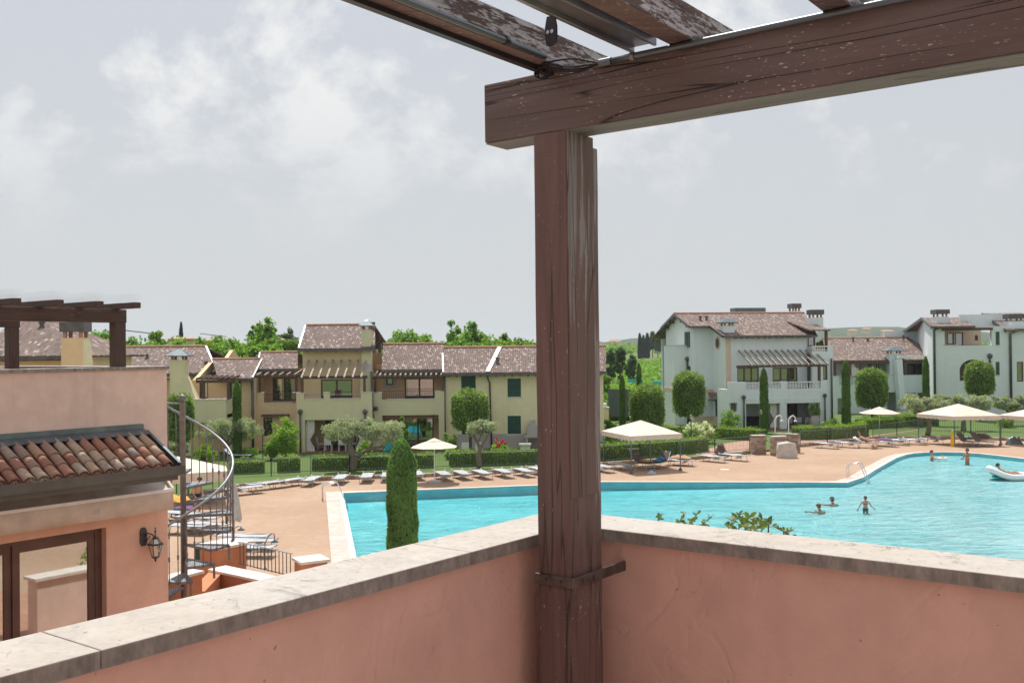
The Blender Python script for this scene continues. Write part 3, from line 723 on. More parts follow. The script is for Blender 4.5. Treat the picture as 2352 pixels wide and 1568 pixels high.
bpx(MB(), 0.045, 0.066, -4.3, 0.2, ZT - 0.016, ZT - 0.002).build('lower_channel', m_alud, c2)
# ------------------------------------------------------------------ pink neighbouring house on the left
FC = at(384, 1000, 15.0); FC.z = 0
LF = Frame(FC.x, FC.y, 0.0)
LF.e = -D1.copy(); LF.b = D2.copy()             # u: along the front away from the corner (to the left), v: into the house
LF.o = Vector((FC.x, FC.y, 0))
def lw(u, v, z): return LF.w(u, v, HC + z)       # z relative to the eye
def lbx(mb, u0, u1, v0, v1, z0, z1):
    p = [lw(u, v, z) for z in (z0, z1) for u, v in ((u0, v0), (u1, v0), (u1, v1), (u0, v1))]
    return mb.add(p, [(0, 1, 2, 3), (7, 6, 5, 4), (4, 5, 1, 0), (5, 6, 2, 1), (6, 7, 3, 2), (7, 4, 0, 3)])
TFL = -4.66
ph = thing('pink_house', lw(3, 2, -HC), 'salmon pink house with lean-to tiled roof and roof terrace at left edge', 'house')
DU0, DU1, DZ = 1.0, 3.35, -2.465
w_ = MB()
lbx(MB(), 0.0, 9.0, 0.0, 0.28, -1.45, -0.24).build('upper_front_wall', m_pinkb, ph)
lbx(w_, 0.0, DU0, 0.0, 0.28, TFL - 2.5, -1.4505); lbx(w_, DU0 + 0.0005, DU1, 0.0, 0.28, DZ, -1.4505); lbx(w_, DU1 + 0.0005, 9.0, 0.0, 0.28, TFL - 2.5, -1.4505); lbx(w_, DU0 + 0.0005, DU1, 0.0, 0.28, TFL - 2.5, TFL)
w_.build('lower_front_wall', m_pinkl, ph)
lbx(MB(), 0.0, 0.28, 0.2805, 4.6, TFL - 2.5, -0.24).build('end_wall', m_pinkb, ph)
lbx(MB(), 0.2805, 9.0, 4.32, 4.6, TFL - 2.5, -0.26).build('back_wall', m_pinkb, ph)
lbx(MB(), 0.2805, 9.0, 0.2805, 4.3195, -1.45, -1.3).build('terrace_floor', m_terra, ph)
lbx(MB(), 0.2805, 9.0, 0.2805, 4.3195, TFL - 0.2, TFL - 0.02).build('room_floor', m_terra, ph)
for k in range(6): lbx(MB(), -0.03 + 1.5 * k + (0.003 if k else 0), 1.47 + 1.5 * k, -0.03, 0.31, -0.239, -0.188).build('coping_slab', m_cap, ph, bevel=0.006)
lbx(MB(), -0.03, 0.31, 0.313, 4.63, -0.239, -0.190).build('coping_slab', m_cap, ph, bevel=0.006)
for k in range(3): lbx(MB(), 0.313 + 3 * k, 3.31 + 3 * k, 4.29, 4.63, -0.259, -0.21).build('coping_slab', m_capw, ph, bevel=0.006)
# lean-to roof
RU0 = 0.385; zw, ze, qe = -1.19, -1.60, 0.78
slope = math.atan2(zw - ze, qe); Ls = math.hypot(zw - ze, qe)
rf = MB(); lbx(rf, RU0 - 0.02, 9.0, 0, 0, 0, 0); rf = MB()
def rp(u, q, off=0.0):                             # q outwards, off above the roof plane
    z = zw + (ze - zw) * q / qe
    return lw(u, -q - off * math.sin(slope), z + off * math.cos(slope))
def rslab(mb, u0, u1, q0, q1, o0, o1):
    p = [rp(u, q, o) for o in (o0, o1) for u, q in ((u0, q0), (u1, q0), (u1, q1), (u0, q1))]
    return mb.add(p, [(0, 1, 2, 3), (7, 6, 5, 4), (4, 5, 1, 0), (5, 6, 2, 1), (6, 7, 3, 2), (7, 4, 0, 3)])
roof = rslab(MB(), RU0 - 0.01, 8.9, 0.0, qe, -0.10, -0.04).build('lean_to_roof', m_brn, ph)
m_barrel, tt, bb = newmat('barrel_tile_clay')
oi = N(tt, 'ShaderNodeObjectInfo'); pp = wpos(tt)
col = ramp(tt, oi.outputs['Random'], [(0.0, (0.30, 0.13, 0.085)), (0.2, (0.42, 0.20, 0.13)), (0.4, (0.36, 0.17, 0.13)), (0.55, (0.47, 0.28, 0.18)), (0.72, (0.52, 0.40, 0.31)), (0.85, (0.30, 0.23, 0.20)), (1.0, (0.45, 0.22, 0.15))])
col = mix(tt, ramp(tt, noise(tt, pp, 18, 6, 0.7), [(0.4, 0.0), (0.75, 0.55)]), col, (0.16, 0.105, 0.085))
col = mix(tt, ramp(tt, noise(tt, pp, 45, 4, 0.7), [(0.55, 0.0), (0.75, 0.5)]), col, (0.55, 0.42, 0.33))
tt.links.new(col, bb.inputs['Base Color']); bb.inputs['Roughness'].default_value = 0.88; bump(tt, bb, noise(tt, pp, 70, 4), 0.6, 0.004)
SP = 0.182
def barrel(L_, r0, r1, thick, convex=True, n=9):
    vs = []; fs = []
    for k, (xx, r) in enumerate(((0, r0), (L_, r1))):
        for rr in (r, r - thick):
            for i in range(n + 1):
                a = math.pi * i / n
                vs.append((math.cos(a) * rr, xx, (math.sin(a) * rr * 0.92 if convex else -math.sin(a) * rr * 0.8)))
    m_ = n + 1
    for i in range(n):
        fs += [(i, i + 1, 2 * m_ + i + 1, 2 * m_ + i), (m_ + i + 1, m_ + i, 3 * m_ + i, 3 * m_ + i + 1), (i + 1, i, m_ + i, m_ + i + 1), (2 * m_ + i, 2 * m_ + i + 1, 3 * m_ + i + 1, 3 * m_ + i)]
    fs += [(0, 2 * m_, 3 * m_, m_), (n, m_ + n, 3 * m_ + n, 2 * m_ + n)]
    me = MB().add(vs, fs).mesh('tile', True); me.materials.append(m_barrel); return me
cover = barrel(0.40, 0.062, 0.078, 0.014); pan = barrel(0.44, 0.075, 0.085, 0.012, False)
rowq = [(0.03, 0.36), (0.27, 0.60), (0.51, 0.84)]
mx = Matrix.Identity(4)
ax, ay = -LF.e, (-LF.b * math.cos(slope) + Vector((0, 0, -math.sin(slope))))
az = ax.cross(ay)
if az.z < 0: ax = -ax; az = ax.cross(ay)
for c_ in range(30):
    u = RU0 + 0.13 + SP * c_
    for k, (q0, q1) in enumerate(rowq):
        for me, off, du in ((cover, 0.012, 0.0), (pan, 0.045, SP / 2)):
            if u > 4.6 and me is pan: continue
            o = bpy.data.objects.new('tile', me); COL.objects.link(o)
            q = q0 * 0.86
            p_ = rp(u + du, q, off + (0.028 - 0.010 * k if me is cover else 0.016 - 0.006 * k))
            rr_ = random.uniform(-0.012, 0.012)
            mw = Matrix.Identity(4); tilt = 0.045
            ay2 = (ay - az * tilt * 0 + ax * rr_).normalized(); ax2 = (ax - ay2 * ax.dot(ay2)).normalized()
            for i in range(3): mw[i][0] = ax2[i]; mw[i][1] = ay2[i]; mw[i][2] = az[i]; mw[i][3] = p_[i]
            o.parent = roof; o.matrix_basis = mw
            roof_loc = None
fl = MB(); rslab(fl, RU0 + 0.02, 8.9, 0.0, 0.13, 0.085, 0.097); fl.build('roof_flashing', m_zinc, ph)
lbx(MB(), RU0 + 0.02, 8.9, -0.02, -0.001, zw + 0.06, zw + 0.16).build('wall_flashing', m_zinc, ph)
rslab(MB(), RU0 - 0.045, RU0 + 0.0, 0.0, qe + 0.03, -0.11, 0.075).build('verge_flashing', m_zinc, ph)
gu = MB(); lbx(gu, RU0 - 0.06, 8.9, -qe - 0.135, -qe - 0.125, ze - 0.115, ze + 0.005); lbx(gu, RU0 - 0.06, 8.9, -qe - 0.1245, -qe - 0.02, ze - 0.115, ze - 0.10)
lbx(gu, RU0 - 0.062, RU0 - 0.055, -qe - 0.135, -qe + 0.0, ze - 0.115, ze + 0.005); lbx(gu, RU0 - 0.06, 8.9, -qe - 0.142, -qe - 0.1355, ze - 0.01, ze + 0.01)
gu.build('gutter', m_gut, ph)
lbx(MB(), RU0 - 0.02, 8.9, -qe - 0.02, -qe + 0.0, ze - 0.20, ze - 0.035).build('fascia', m_gut, ph)
for k in range(8):
    u = RU0 + 0.33 + 0.86 * k
    pr = [(0.0, -0.10), (qe - 0.06, -0.10 - 0.0), (qe - 0.06, -0.17), (qe - 0.14, -0.20), (qe - 0.2, -0.26), (0.25, -0.26), (0.0, -0.26)]
    L0 = [rp(u - 0.055, q, 0) + Vector((0, 0, o_ + 0.0)) for q, o_ in pr]; L1 = [rp(u + 0.055, q, 0) + Vector((0, 0, o_)) for q, o_ in pr]; n_ = len(pr)
    MB().add(L0 + L1, [tuple(range(n_)), tuple(range(2 * n_ - 1, n_ - 1, -1))] + [(i, n_ + i, n_ + (i + 1) % n_, (i + 1) % n_) for i in range(n_)]).build('rafter_end', m_brn, ph)
# glazed door
dr = thing('patio_door', lw(2.2, 0.12, TFL), 'brown framed sliding glass patio door under the beige awning', 'door')
def dbx(mb, u0, u1, z0, z1, v0=0.12, v1=0.19): return lbx(mb, u0, u1, v0, v1, z0, z1)
dbx(MB(), DU0 + 0.001, DU0 + 0.10, TFL, DZ).build('door_frame', m_brn, dr); dbx(MB(), DU1 - 0.10, DU1 - 0.001, TFL, DZ).build('door_frame', m_brn, dr); dbx(MB(), DU0 + 0.1005, DU1 - 0.1005, DZ - 0.07, DZ - 0.001).build('door_frame', m_brn, dr)
for k, (a, c) in enumerate(((DU0 + 0.101, 2.27), (2.271, DU1 - 0.101))):
    v0 = 0.13 + 0.03 * k
    lf = MB(); dbx(lf, a, a + 0.10, TFL + 0.02, DZ - 0.0705, v0, v0 + 0.05); dbx(lf, c - 0.10, c, TFL + 0.02, DZ - 0.0705, v0, v0 + 0.05)
    dbx(lf, a + 0.1, c - 0.1, DZ - 0.18, DZ - 0.0705, v0, v0 + 0.05); dbx(lf, a + 0.1, c - 0.1, TFL + 0.02, TFL + 0.16, v0, v0 + 0.05)
    lo_ = lf.build('door_leaf', m_brn, dr, bevel=0.004)
    dbx(MB(), a + 0.1, c - 0.1, TFL + 0.16, DZ - 0.18, v0 + 0.02, v0 + 0.03).build('pane', m_door, lo_)
# awning cassette
an = thing('retracted_awning', lw(2, -0.2, -2.1), 'retracted beige canvas awning in long cassette above the patio door', 'awning')
AU0 = 0.10
lbx(MB(), AU0, 8.5, -0.33, -0.29, -2.035, -1.985).build('front_bar', m_white, an, bevel=0.008)
cs = MB()
n_ = 24
for k in range(n_):
    a0 = AU0 + 0.02 + (8.4 - AU0) * k / n_; a1 = AU0 + 0.02 + (8.4 - AU0) * (k + 1) / n_
    w0, w1 = 0.012 * math.sin(k * 1.7), 0.012 * math.sin((k + 1) * 1.7)
    p = [lw(a0, -0.325, -2.036), lw(a1, -0.325, -2.036), lw(a1, -0.325 + w1, -2.30 + 0.4 * abs(w1)), lw(a0, -0.325 + w0, -2.30 + 0.4 * abs(w0))]
    cs.add(p + [q + LF.b * 0.006 for q in p], [(0, 1, 2, 3), (7, 6, 5, 4), (3, 2, 6, 7)])
cs.build('valance', m_cover, an, smooth=True)
tp = [lw(AU0 + 0.02, -0.29, -2.0), lw(8.4, -0.29, -2.0), lw(8.4, -0.005, -1.80), lw(AU0 + 0.02, -0.005, -1.80)]
MB().slab(tp, 0.03).build('cassette_cover', m_cover, an)
en = [lw(AU0, -0.33, -1.985), lw(AU0, -0.02, -1.985), lw(AU0, -0.02, -1.86), lw(AU0, -0.10, -1.83), lw(AU0, -0.16, -1.85)]
MB().add(en + [p + LF.e * 0.05 for p in en], [(0, 1, 2, 3, 4), (9, 8, 7, 6, 5)] + [(i, 5 + i, 5 + (i + 1) % 5, (i + 1) % 5) for i in range(5)]).build('end_cap', m_canvas, an, bevel=0.01)
# wall lantern
lp = lw(0.36, 0.0, -2.80)
ln = thing('wall_lantern', lp, 'black wrought iron wall lantern with glass panes beside patio door', 'lantern')
bk_ = MB(); nrm = -LF.b; sd2 = -LF.e
def lpt(a, o_, z): return lp + sd2 * a + nrm * o_ + Vector((0, 0, z))
prf = [(0.035, -0.02), (0.055, 0.03), (0.055, 0.19), (0.03, 0.245), (-0.03, 0.245), (-0.055, 0.19), (-0.055, 0.03), (-0.035, -0.02)]
f0 = [lpt(a - 0.06, 0.001, z) for a, z in prf]; f1 = [lpt(a - 0.06, 0.03, z) for a, z in prf]
MB().add(f0 + f1, [tuple(range(8)), tuple(range(15, 7, -1))] + [(i, 8 + i, 8 + (i + 1) % 8, (i + 1) % 8) for i in range(8)]).build('back_plate', m_iron, ln, bevel=0.004)
MB().tube([lpt(-0.06, 0.03, 0.12), lpt(-0.04, 0.09, 0.17), lpt(0.0, 0.15, 0.15), lpt(0.03, 0.17, 0.10)], 0.010, 8).build('arm', m_iron, ln, smooth=True)
MB().tube([lpt(-0.06, 0.03, 0.05), lpt(-0.03, 0.08, 0.08), lpt(0.0, 0.10, 0.13)], 0.007, 8).build('scroll', m_iron, ln, smooth=True)
lc = lpt(0.035, 0.17, 0)
def lring(r, z): return [lc + Vector((r * math.cos(a), r * math.sin(a), z)) for a in [R(30 + 60 * k) for k in range(6)]]
MB().lathe([(0.008, 0.25), (0.012, 0.235), (0.006, 0.22), (0.016, 0.19), (0.008, 0.17), (0.012, 0.12), (0.03, 0.10)], lc, 8).build('finial', m_iron, ln, smooth=True)
MB().lathe([(0.045, 0.105), (0.05, 0.085), (0.035, 0.08)], lc, 6).build('cap', m_iron, ln)
MB().lathe([(0.095, -0.005), (0.125, 0.0), (0.125, 0.012), (0.09, 0.02)], lc, 6).build('rim', m_iron, ln)
def bars6(r0, z0, r1, z1, name):
    a, c = lring(r0, z0), lring(r1, z1); b_ = MB()
    for k in range(6): b_.bar(a[k], c[k], 0.009, 0.009)
    b_.build(name, m_iron, ln)
    for k in range(6):
        j = (k + 1) % 6
        MB().add([a[k], a[j], c[j], c[k]], [(0, 1, 2, 3)]).build('pane', m_lglass, ln)
bars6(0.088, 0.015, 0.046, 0.085, 'upper_bars'); bars6(0.095, -0.005, 0.055, -0.17, 'lower_bars')
MB().lathe([(0.058, -0.165), (0.062, -0.18), (0.03, -0.205), (0.012, -0.215), (0.018, -0.23), (0.004, -0.255)], lc, 6).build('base', m_iron, ln)
MB().tube([lc + Vector((0, 0, -0.165)), lc + Vector((0, 0, -0.06))], 0.012, 8).build('candle', m_white, ln)

# roof-top pergola with bird spikes
rp_ = thing('rooftop_pergola', lw(1.5, 0.1, -0.19), 'dark brown timber pergola with bird spikes on the roof terrace', 'pergola')
for u in (0.74, 3.10, 5.5):
    timber('post', lw(u, 0.10, -0.188), lw(u, 0.10, 0.452), 0.165, 0.165, m_dark, rp_, up=D1)
timber('beam', lw(0.64, 0.10, 0.547), lw(8.5, 0.10, 0.547), 0.15, 0.19, m_dark, rp_)
timber('beam', lw(0.64, 3.2, 0.547), lw(8.5, 3.2, 0.547), 0.15, 0.19, m_dark, rp_)
for u in (0.74, 4.2): timber('post', lw(u, 3.2, -1.3), lw(u, 3.2, 0.452), 0.165, 0.165, m_dark, rp_, up=D1)
for k in range(10):
    u = 0.795 + 0.567 * k
    ro = timber('rafter', lw(u, -0.50, 0.684), lw(u, 3.6, 0.684), 0.105, 0.082, m_dark, rp_)
    if k < 6:
        sp = MB()
        for i in range(36):
            v = -0.48 + 0.058 * i
            for s in (-1, 1):
                a = lw(u, v, 0.726); e2 = lw(u + s * 0.075, v + 0.012 * s, 0.726 + 0.125)
                sp.bar(a, e2, 0.0018, 0.0018)
        tag(sp.build('bird_spikes', m_chrome, ro), None, kind='stuff')
        ro.children[0].matrix_parent_inverse = Matrix.Translation(-rp_.location)
# children of parts that carry their own transform: put them where they were modelled
bpy.context.view_layer.update()
for o in list(bpy.data.objects):
    if o.name.startswith('bird_spikes') and o.parent:
        o.matrix_parent_inverse = (o.parent.parent.matrix_world @ o.parent.matrix_parent_inverse @ o.parent.matrix_basis).inverted()
m_stair = plain('grey_painted_stair_steel', (0.20, 0.185, 0.185), 0.45, 0.25, 12.0, 0.3)
# ------------------------------------------------------------------ spiral stair
SCN = at(420.4, 1100, 16.34); SCN.z = 0
RS = 0.79
ss = thing('spiral_staircase', (SCN.x, SCN.y, HC + TFL), 'grey steel spiral staircase with curved handrail beside the pink house', 'staircase')
def sp_(ang, r, z): return Vector((SCN.x + r * math.sin(ang), SCN.y + r * math.cos(ang), HC + z))      # ang 0 at the back, growing to the right
MB().lathe([(0.047, TFL), (0.047, -0.86), (0.052, -0.85), (0.052, -0.82), (0.035, -0.81), (0.03, -0.79)], (SCN.x, SCN.y, HC), 14).build('centre_pole', m_stair, ss, smooth=True)
MB().sphere((SCN.x, SCN.y, HC - 0.735), 0.062, 12, 8).build('finial', m_stair, ss, smooth=True)
PT = 2.96 / (2 * math.pi)
def rz_(a): return -1.21 - PT * a             # handrail height
a0, a1 = R(-50), R(330)
MB().tube([sp_(a0 + (a1 - a0) * k / 90, RS, rz_(a0 + (a1 - a0) * k / 90)) for k in range(91)], 0.021, 8).build('handrail', m_rail, ss, smooth=True)
nT = 13; dA = 2 * math.pi / nT
m_grid, tt, bb = newmat('steel_grating')
gg = N(tt, 'ShaderNodeTexBrick', offset=0.0); tt.links.new(mapping(tt, wpos(tt), (1, 1, 1), (0, 0, 0), (0, 0, R(25))), gg.inputs['Vector']); gg.inputs['Scale'].default_value = 1.0
gg.inputs['Brick Width'].default_value = 0.045; gg.inputs['Row Height'].default_value = 0.045; gg.inputs['Mortar Size'].default_value = 0.009
gg.inputs['Color1'].default_value = (0.55, 0.57, 0.60, 1); gg.inputs['Color2'].default_value = (0.34, 0.36, 0.40, 1); gg.inputs['Mortar'].default_value = (0.05, 0.055, 0.07, 1)
tt.links.new(gg.outputs['Color'], bb.inputs['Base Color']); bb.inputs['Metallic'].default_value = 0.3; bb.inputs['Roughness'].default_value = 0.55
for k in range(13):
    a = R(-40) + dA * k; zt_ = rz_(a + dA / 2) - 0.98
    if zt_ < TFL + 0.02: break
    pts = [sp_(a - 0.16, 0.05, 0), sp_(a + 0.16, 0.05, 0)] + [sp_(a + dA * (1.14 - 1.22 * i / 5), RS - 0.01, 0) for i in range(6)]
    pts = [(p.x, p.y) for p in pts]
    tr_ = MB().prism(pts, HC + zt_ - 0.008, HC + zt_); tro = tr_.build('tread', m_grid, ss)
    fr_ = MB(); pl = [Vector((p[0], p[1], HC + zt_ - 0.022)) for p in pts]
    for i in range(len(pl)): fr_.bar(pl[i], pl[(i + 1) % len(pl)], 0.008, 0.04)
    fr_.build('tread_frame', m_stair, tro)
    for j in (0.15, 0.5, 0.85):
        aa = a + dA * j; zb_ = zt_ - 0.04
        top = sp_(aa, RS, rz_(aa)); bot = sp_(aa, RS, zb_)
        bl = MB(); bl.tube([bot, top], 0.0085, 6)
        for zz, r_ in ((0.42, 0.019), (0.80, 0.015)):
            c_ = bot.lerp(top, zz); bl.lathe([(0.008, -0.045), (r_, -0.02), (r_ * 0.7, 0.0), (r_, 0.02), (0.008, 0.045)], c_, 6)
        bl.build('baluster', m_stair, ss, smooth=True)
    MB().tube([sp_(a, RS, zt_ - 0.02), sp_(a, RS, zt_ - 0.24)], 0.02, 6).build('tread_strut', m_stair, ss)
# landing with its short railing at the top
la = MB(); P0 = sp_(R(-50), RS, 0); P1 = sp_(R(-120), RS, 0)
la.prism([(SCN.x, SCN.y), (P0.x, P0.y), (P0.x - 0.5, P0.y + 0.2), (P1.x - 0.5, P1.y + 0.2), (P1.x, P1.y)], HC - 1.80, HC - 1.77)
la.build('landing', m_grid, ss)
lr = MB(); tp0 = sp_(R(-90), 0.05, -0.82); tp1 = sp_(R(-75), RS + 0.5, -0.83)
lr.tube([tp0, tp1], 0.016, 8); lr.build('landing_rail', m_rail, ss, smooth=True)
for k in (0.35, 0.6, 0.85):
    p_ = tp0.lerp(tp1, k); MB().tube([p_, p_ - Vector((0, 0, 0.95))], 0.0085, 6).build('baluster', m_iron, ss)

# ------------------------------------------------------------------ lower terrace walls, piers, railing
CZ = -3.70
def T(x, y, z=CZ): return G(x, y, HC + z)
tw = thing('terrace_wall', T(520, 1300) * 1.0, 'low orange terrace wall with white stone caps behind the spiral stair', 'wall')
tw.location.z = 0
def wallseg(a, c, th, z0, z1, mat, name, over=0.0):
    a, c = Vector((a.x, a.y, 0)), Vector((c.x, c.y, 0)); d = (c - a).normalized(); n_ = Vector((-d.y, d.x, 0))
    a = a - d * over; c = c + d * over; h = th / 2 + over
    return MB().prism([tuple((a + n_ * h).xy), tuple((c + n_ * h).xy), tuple((c - n_ * h).xy), tuple((a - n_ * h).xy)], HC + z0, HC + z1).build(name, mat, tw, bevel=0.008 if over else 0)
m_tw = stucco('orange_terrace_stucco', (0.55, 0.24, 0.125), 0.18, 0.004, 1.0, 0.3)
p_l, p_m = T(330, 1338), T(452, 1308)
p_1, p_2 = T(512, 1246), T(714, 1281)
wallseg(p_l, p_m, 0.26, TFL - 2.4, CZ - 0.05, m_tw, 'wall'); wallseg(p_l, p_m, 0.26, CZ - 0.0495, CZ, m_capw, 'cap', 0.03)
def pier(c, w, ang, z1):
    a = R(ang); e = Vector((math.cos(a), math.sin(a), 0)); n_ = Vector((-e.y, e.x, 0)); c = Vector((c.x, c.y, 0))
    q = [c + e * s1 * w / 2 + n_ * s2 * w / 2 for s1, s2 in ((-1, -1), (1, -1), (1, 1), (-1, 1))]
    MB().prism([tuple(p.xy) for p in q], HC + TFL - 2.4, HC + z1 - 0.05).build('pier', m_tw, tw)
    k = (w / 2 + 0.04) / (w / 2)
    MB().prism([tuple((c + (p - c) * k).xy) for p in q], HC + z1 - 0.0495, HC + z1).build('pier_cap', m_capw, tw, bevel=0.006)
pier(p_1, 0.62, 53, CZ); pier(p_2, 0.46, 30, CZ)
mid = p_1.lerp(p_2, 0.5)
LW = -4.02
lwp1 = T(500, 1302, LW); lwp2 = T(740, 1352, LW)
wallseg(lwp1, lwp2, 0.34, TFL - 2.4, LW - 0.05, m_tw, 'wall'); wallseg(lwp1, lwp2, 0.34, LW - 0.0495, LW, m_capw, 'cap', 0.03)
wallseg(p_m, lwp1, 0.26, TFL - 2.4, LW - 0.05, m_tw, 'wall')
tf = MB().prism([tuple(T(300, 1345, -4.6).xy), tuple(p_l.xy), tuple(p_m.xy), tuple(lwp1.xy), tuple(lwp2.xy), tuple(BP(1.2, 6.0, 0).xy), tuple(BP(1.4, -6.0, 0).xy), tuple(lw(9, 0, 0).xy)], HC + TFL - 0.25, HC + TFL).build('terrace_slab', m_terra)
tag(tf, 'terracotta terrace in front of the pink house', kind='structure')
rl = thing('terrace_railing', p_1.lerp(p_2, .5), 'short iron railing between two white capped piers on the terrace wall', 'railing')
rl.location.z = HC + LW
ra, rb = T(548, 1238, -3.55), T(672, 1271, -3.60)
ra2, rb2 = Vector((ra.x, ra.y, HC - 3.60)), Vector((rb.x, rb.y, HC - 3.60))
MB().bar(ra2, rb2, 0.03, 0.012).build('top_rail', m_rail, rl)
MB().bar(ra2 - Vector((0, 0, .40)), rb2 - Vector((0, 0, .40)), 0.02, 0.012).build('bottom_rail', m_iron, rl)
for k in range(15):
    p_ = ra2.lerp(rb2, (k + 0.4) / 15); MB().tube([p_, p_ - Vector((0, 0, 0.42))], 0.0085, 6).build('baluster', m_iron, rl)
def gooseneck(base, h, side, label):
    o = thing('garden_lamp', base, label, 'lamp', 'gooseneck lamps on the terrace wall')
    pts = [base, base + Vector((0, 0, h * 0.7)), base + Vector((side * 0.05, 0, h * 0.88)), base + Vector((side * 0.12, 0, h * 0.99)), base + Vector((side * 0.155, 0, h)), base + Vector((side * 0.175, 0, h * 0.96)), base + Vector((side * 0.18, 0, h * 0.80))]
    MB().tube(pts, 0.011, 8).build('stem', m_rail, o, smooth=True)
    MB().lathe([(0.012, 0.05), (0.02, 0.03), (0.075, 0.0), (0.075, -0.008), (0.01, -0.012)], base + Vector((side * 0.18, 0, h * 0.76)), 12).build('lamp_head', m_zinc, o, smooth=True)
    MB().lathe([(0.035, 0.0), (0.035, 0.01), (0.015, 0.03)], base, 10).build('base_flange', m_zinc, o)
gooseneck(T(609, 1306, LW + 0.001), 0.66, 1, 'grey gooseneck lamp on the low terrace wall between two piers')
gooseneck(T(533, 1243, CZ + 0.001), 0.30, 1, 'small gooseneck lamp on the wide terrace pier')
# things reflected in the patio door: planter wall with a shrub on the terrace in front of it
pw = thing('planter_wall', lw(-1.2, -2.6, TFL), 'low salmon planter wall with white cap in front of the patio door', 'wall')
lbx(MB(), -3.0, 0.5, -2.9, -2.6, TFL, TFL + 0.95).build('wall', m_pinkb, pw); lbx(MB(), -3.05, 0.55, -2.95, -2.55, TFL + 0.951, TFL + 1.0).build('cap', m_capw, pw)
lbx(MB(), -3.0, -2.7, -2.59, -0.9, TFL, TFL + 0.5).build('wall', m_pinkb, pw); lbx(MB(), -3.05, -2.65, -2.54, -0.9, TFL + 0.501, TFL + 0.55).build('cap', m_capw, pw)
# ------------------------------------------------------------------ building kit
def roof_sheet(name, pts, mat, parent, thick=0.12):
    """pts: eave left, eave right, ridge right, ridge left; UV in metres"""
    P = [Vector(p) for p in pts]; eu = (P[1] - P[0]).normalized(); n_ = eu.cross(P[3] - P[0]).normalized()
    if n_.z < 0: n_ = -n_
    sv = n_.cross(eu)
    if sv.z < 0: sv = -sv
    B = [p - n_ * thick for p in P]
    me = bpy.data.meshes.new(name); me.from_pydata([tuple(p) for p in P + B], [], [(0, 1, 2, 3), (7, 6, 5, 4), (0, 4, 5, 1), (1, 5, 6, 2), (2, 6, 7, 3), (3, 7, 4, 0)]); me.update()
    uv = me.uv_layers.new(name='UVMap')
    for lp in me.loops:
        q = Vector(me.vertices[lp.vertex_index].co); uv.data[lp.index].uv = ((q - P[0]).dot(eu) + 100, (q - P[0]).dot(sv) + 100)
    return link(name, me, mat, parent)
def wall(F, name, mat, parent, u0, u1, z0, z1, v=0.0, th=0.3, holes=()):
    us = sorted({u0, u1, *[min(max(h[0], u0), u1) for h in holes], *[min(max(h[1], u0), u1) for h in holes]})
    zs = sorted({z0, z1, *[min(max(h[2], z0), z1) for h in holes], *[min(max(h[3], z0), z1) for h in holes]})
    nu, nz = len(us) - 1, len(zs) - 1
    def solid(i, j):
        if i < 0 or j < 0 or i >= nu or j >= nz: return False
        um, zm = (us[i] + us[i + 1]) / 2, (zs[j] + zs[j + 1]) / 2
        return not any(h[0] < um < h[1] and h[2] < zm < h[3] for h in holes)
    mb = MB()
    for i in range(nu):
        for j in range(nz):
            if not solid(i, j): continue
            a, b_, c, d = us[i], us[i + 1], zs[j], zs[j + 1]
            f = [F.w(a, v, c), F.w(b_, v, c), F.w(b_, v, d), F.w(a, v, d)]; k = [F.w(a, v + th, c), F.w(b_, v + th, c), F.w(b_, v + th, d), F.w(a, v + th, d)]
            fs = [(0, 1, 2, 3), (7, 6, 5, 4)]
            if not solid(i - 1, j): fs.append((4, 0, 3, 7))
            if not solid(i + 1, j): fs.append((1, 5, 6, 2))
            if not solid(i, j - 1): fs.append((4, 5, 1, 0))
            if not solid(i, j + 1): fs.append((3, 2, 6, 7))
            mb.add(f + k, fs)
    return mb.build(name, mat, parent)
def fb(F, u0, u1, v0, v1, z0, z1): return MB().bx(u0, u1, v0, v1, z0, z1, F)
def window(F, r, v, parent, name='window', leaves=2, mat=None, fw=0.09, depth=0.08, glassmat=None):
    u0, u1, z0, z1 = r; mat = mat or m_brn; mb = MB()
    mb.bx(u0, u0 + fw, v, v + depth, z0, z1, F); mb.bx(u1 - fw, u1, v, v + depth, z0, z1, F); mb.bx(u0 + fw, u1 - fw, v, v + depth, z1 - fw, z1, F); mb.bx(u0 + fw, u1 - fw, v, v + depth, z0, z0 + fw, F)
    for k in range(1, leaves):
        c = u0 + (u1 - u0) * k / leaves; mb.bx(c - fw * 0.7, c + fw * 0.7, v + 0.002, v + depth - 0.002, z0 + fw, z1 - fw, F)
    o = mb.build(name, mat, parent)
    fb(F, u0 + fw, u1 - fw, v + depth * 0.55, v + depth * 0.7, z0 + fw, z1 - fw).build('pane', glassmat or m_glass, o)
    return o
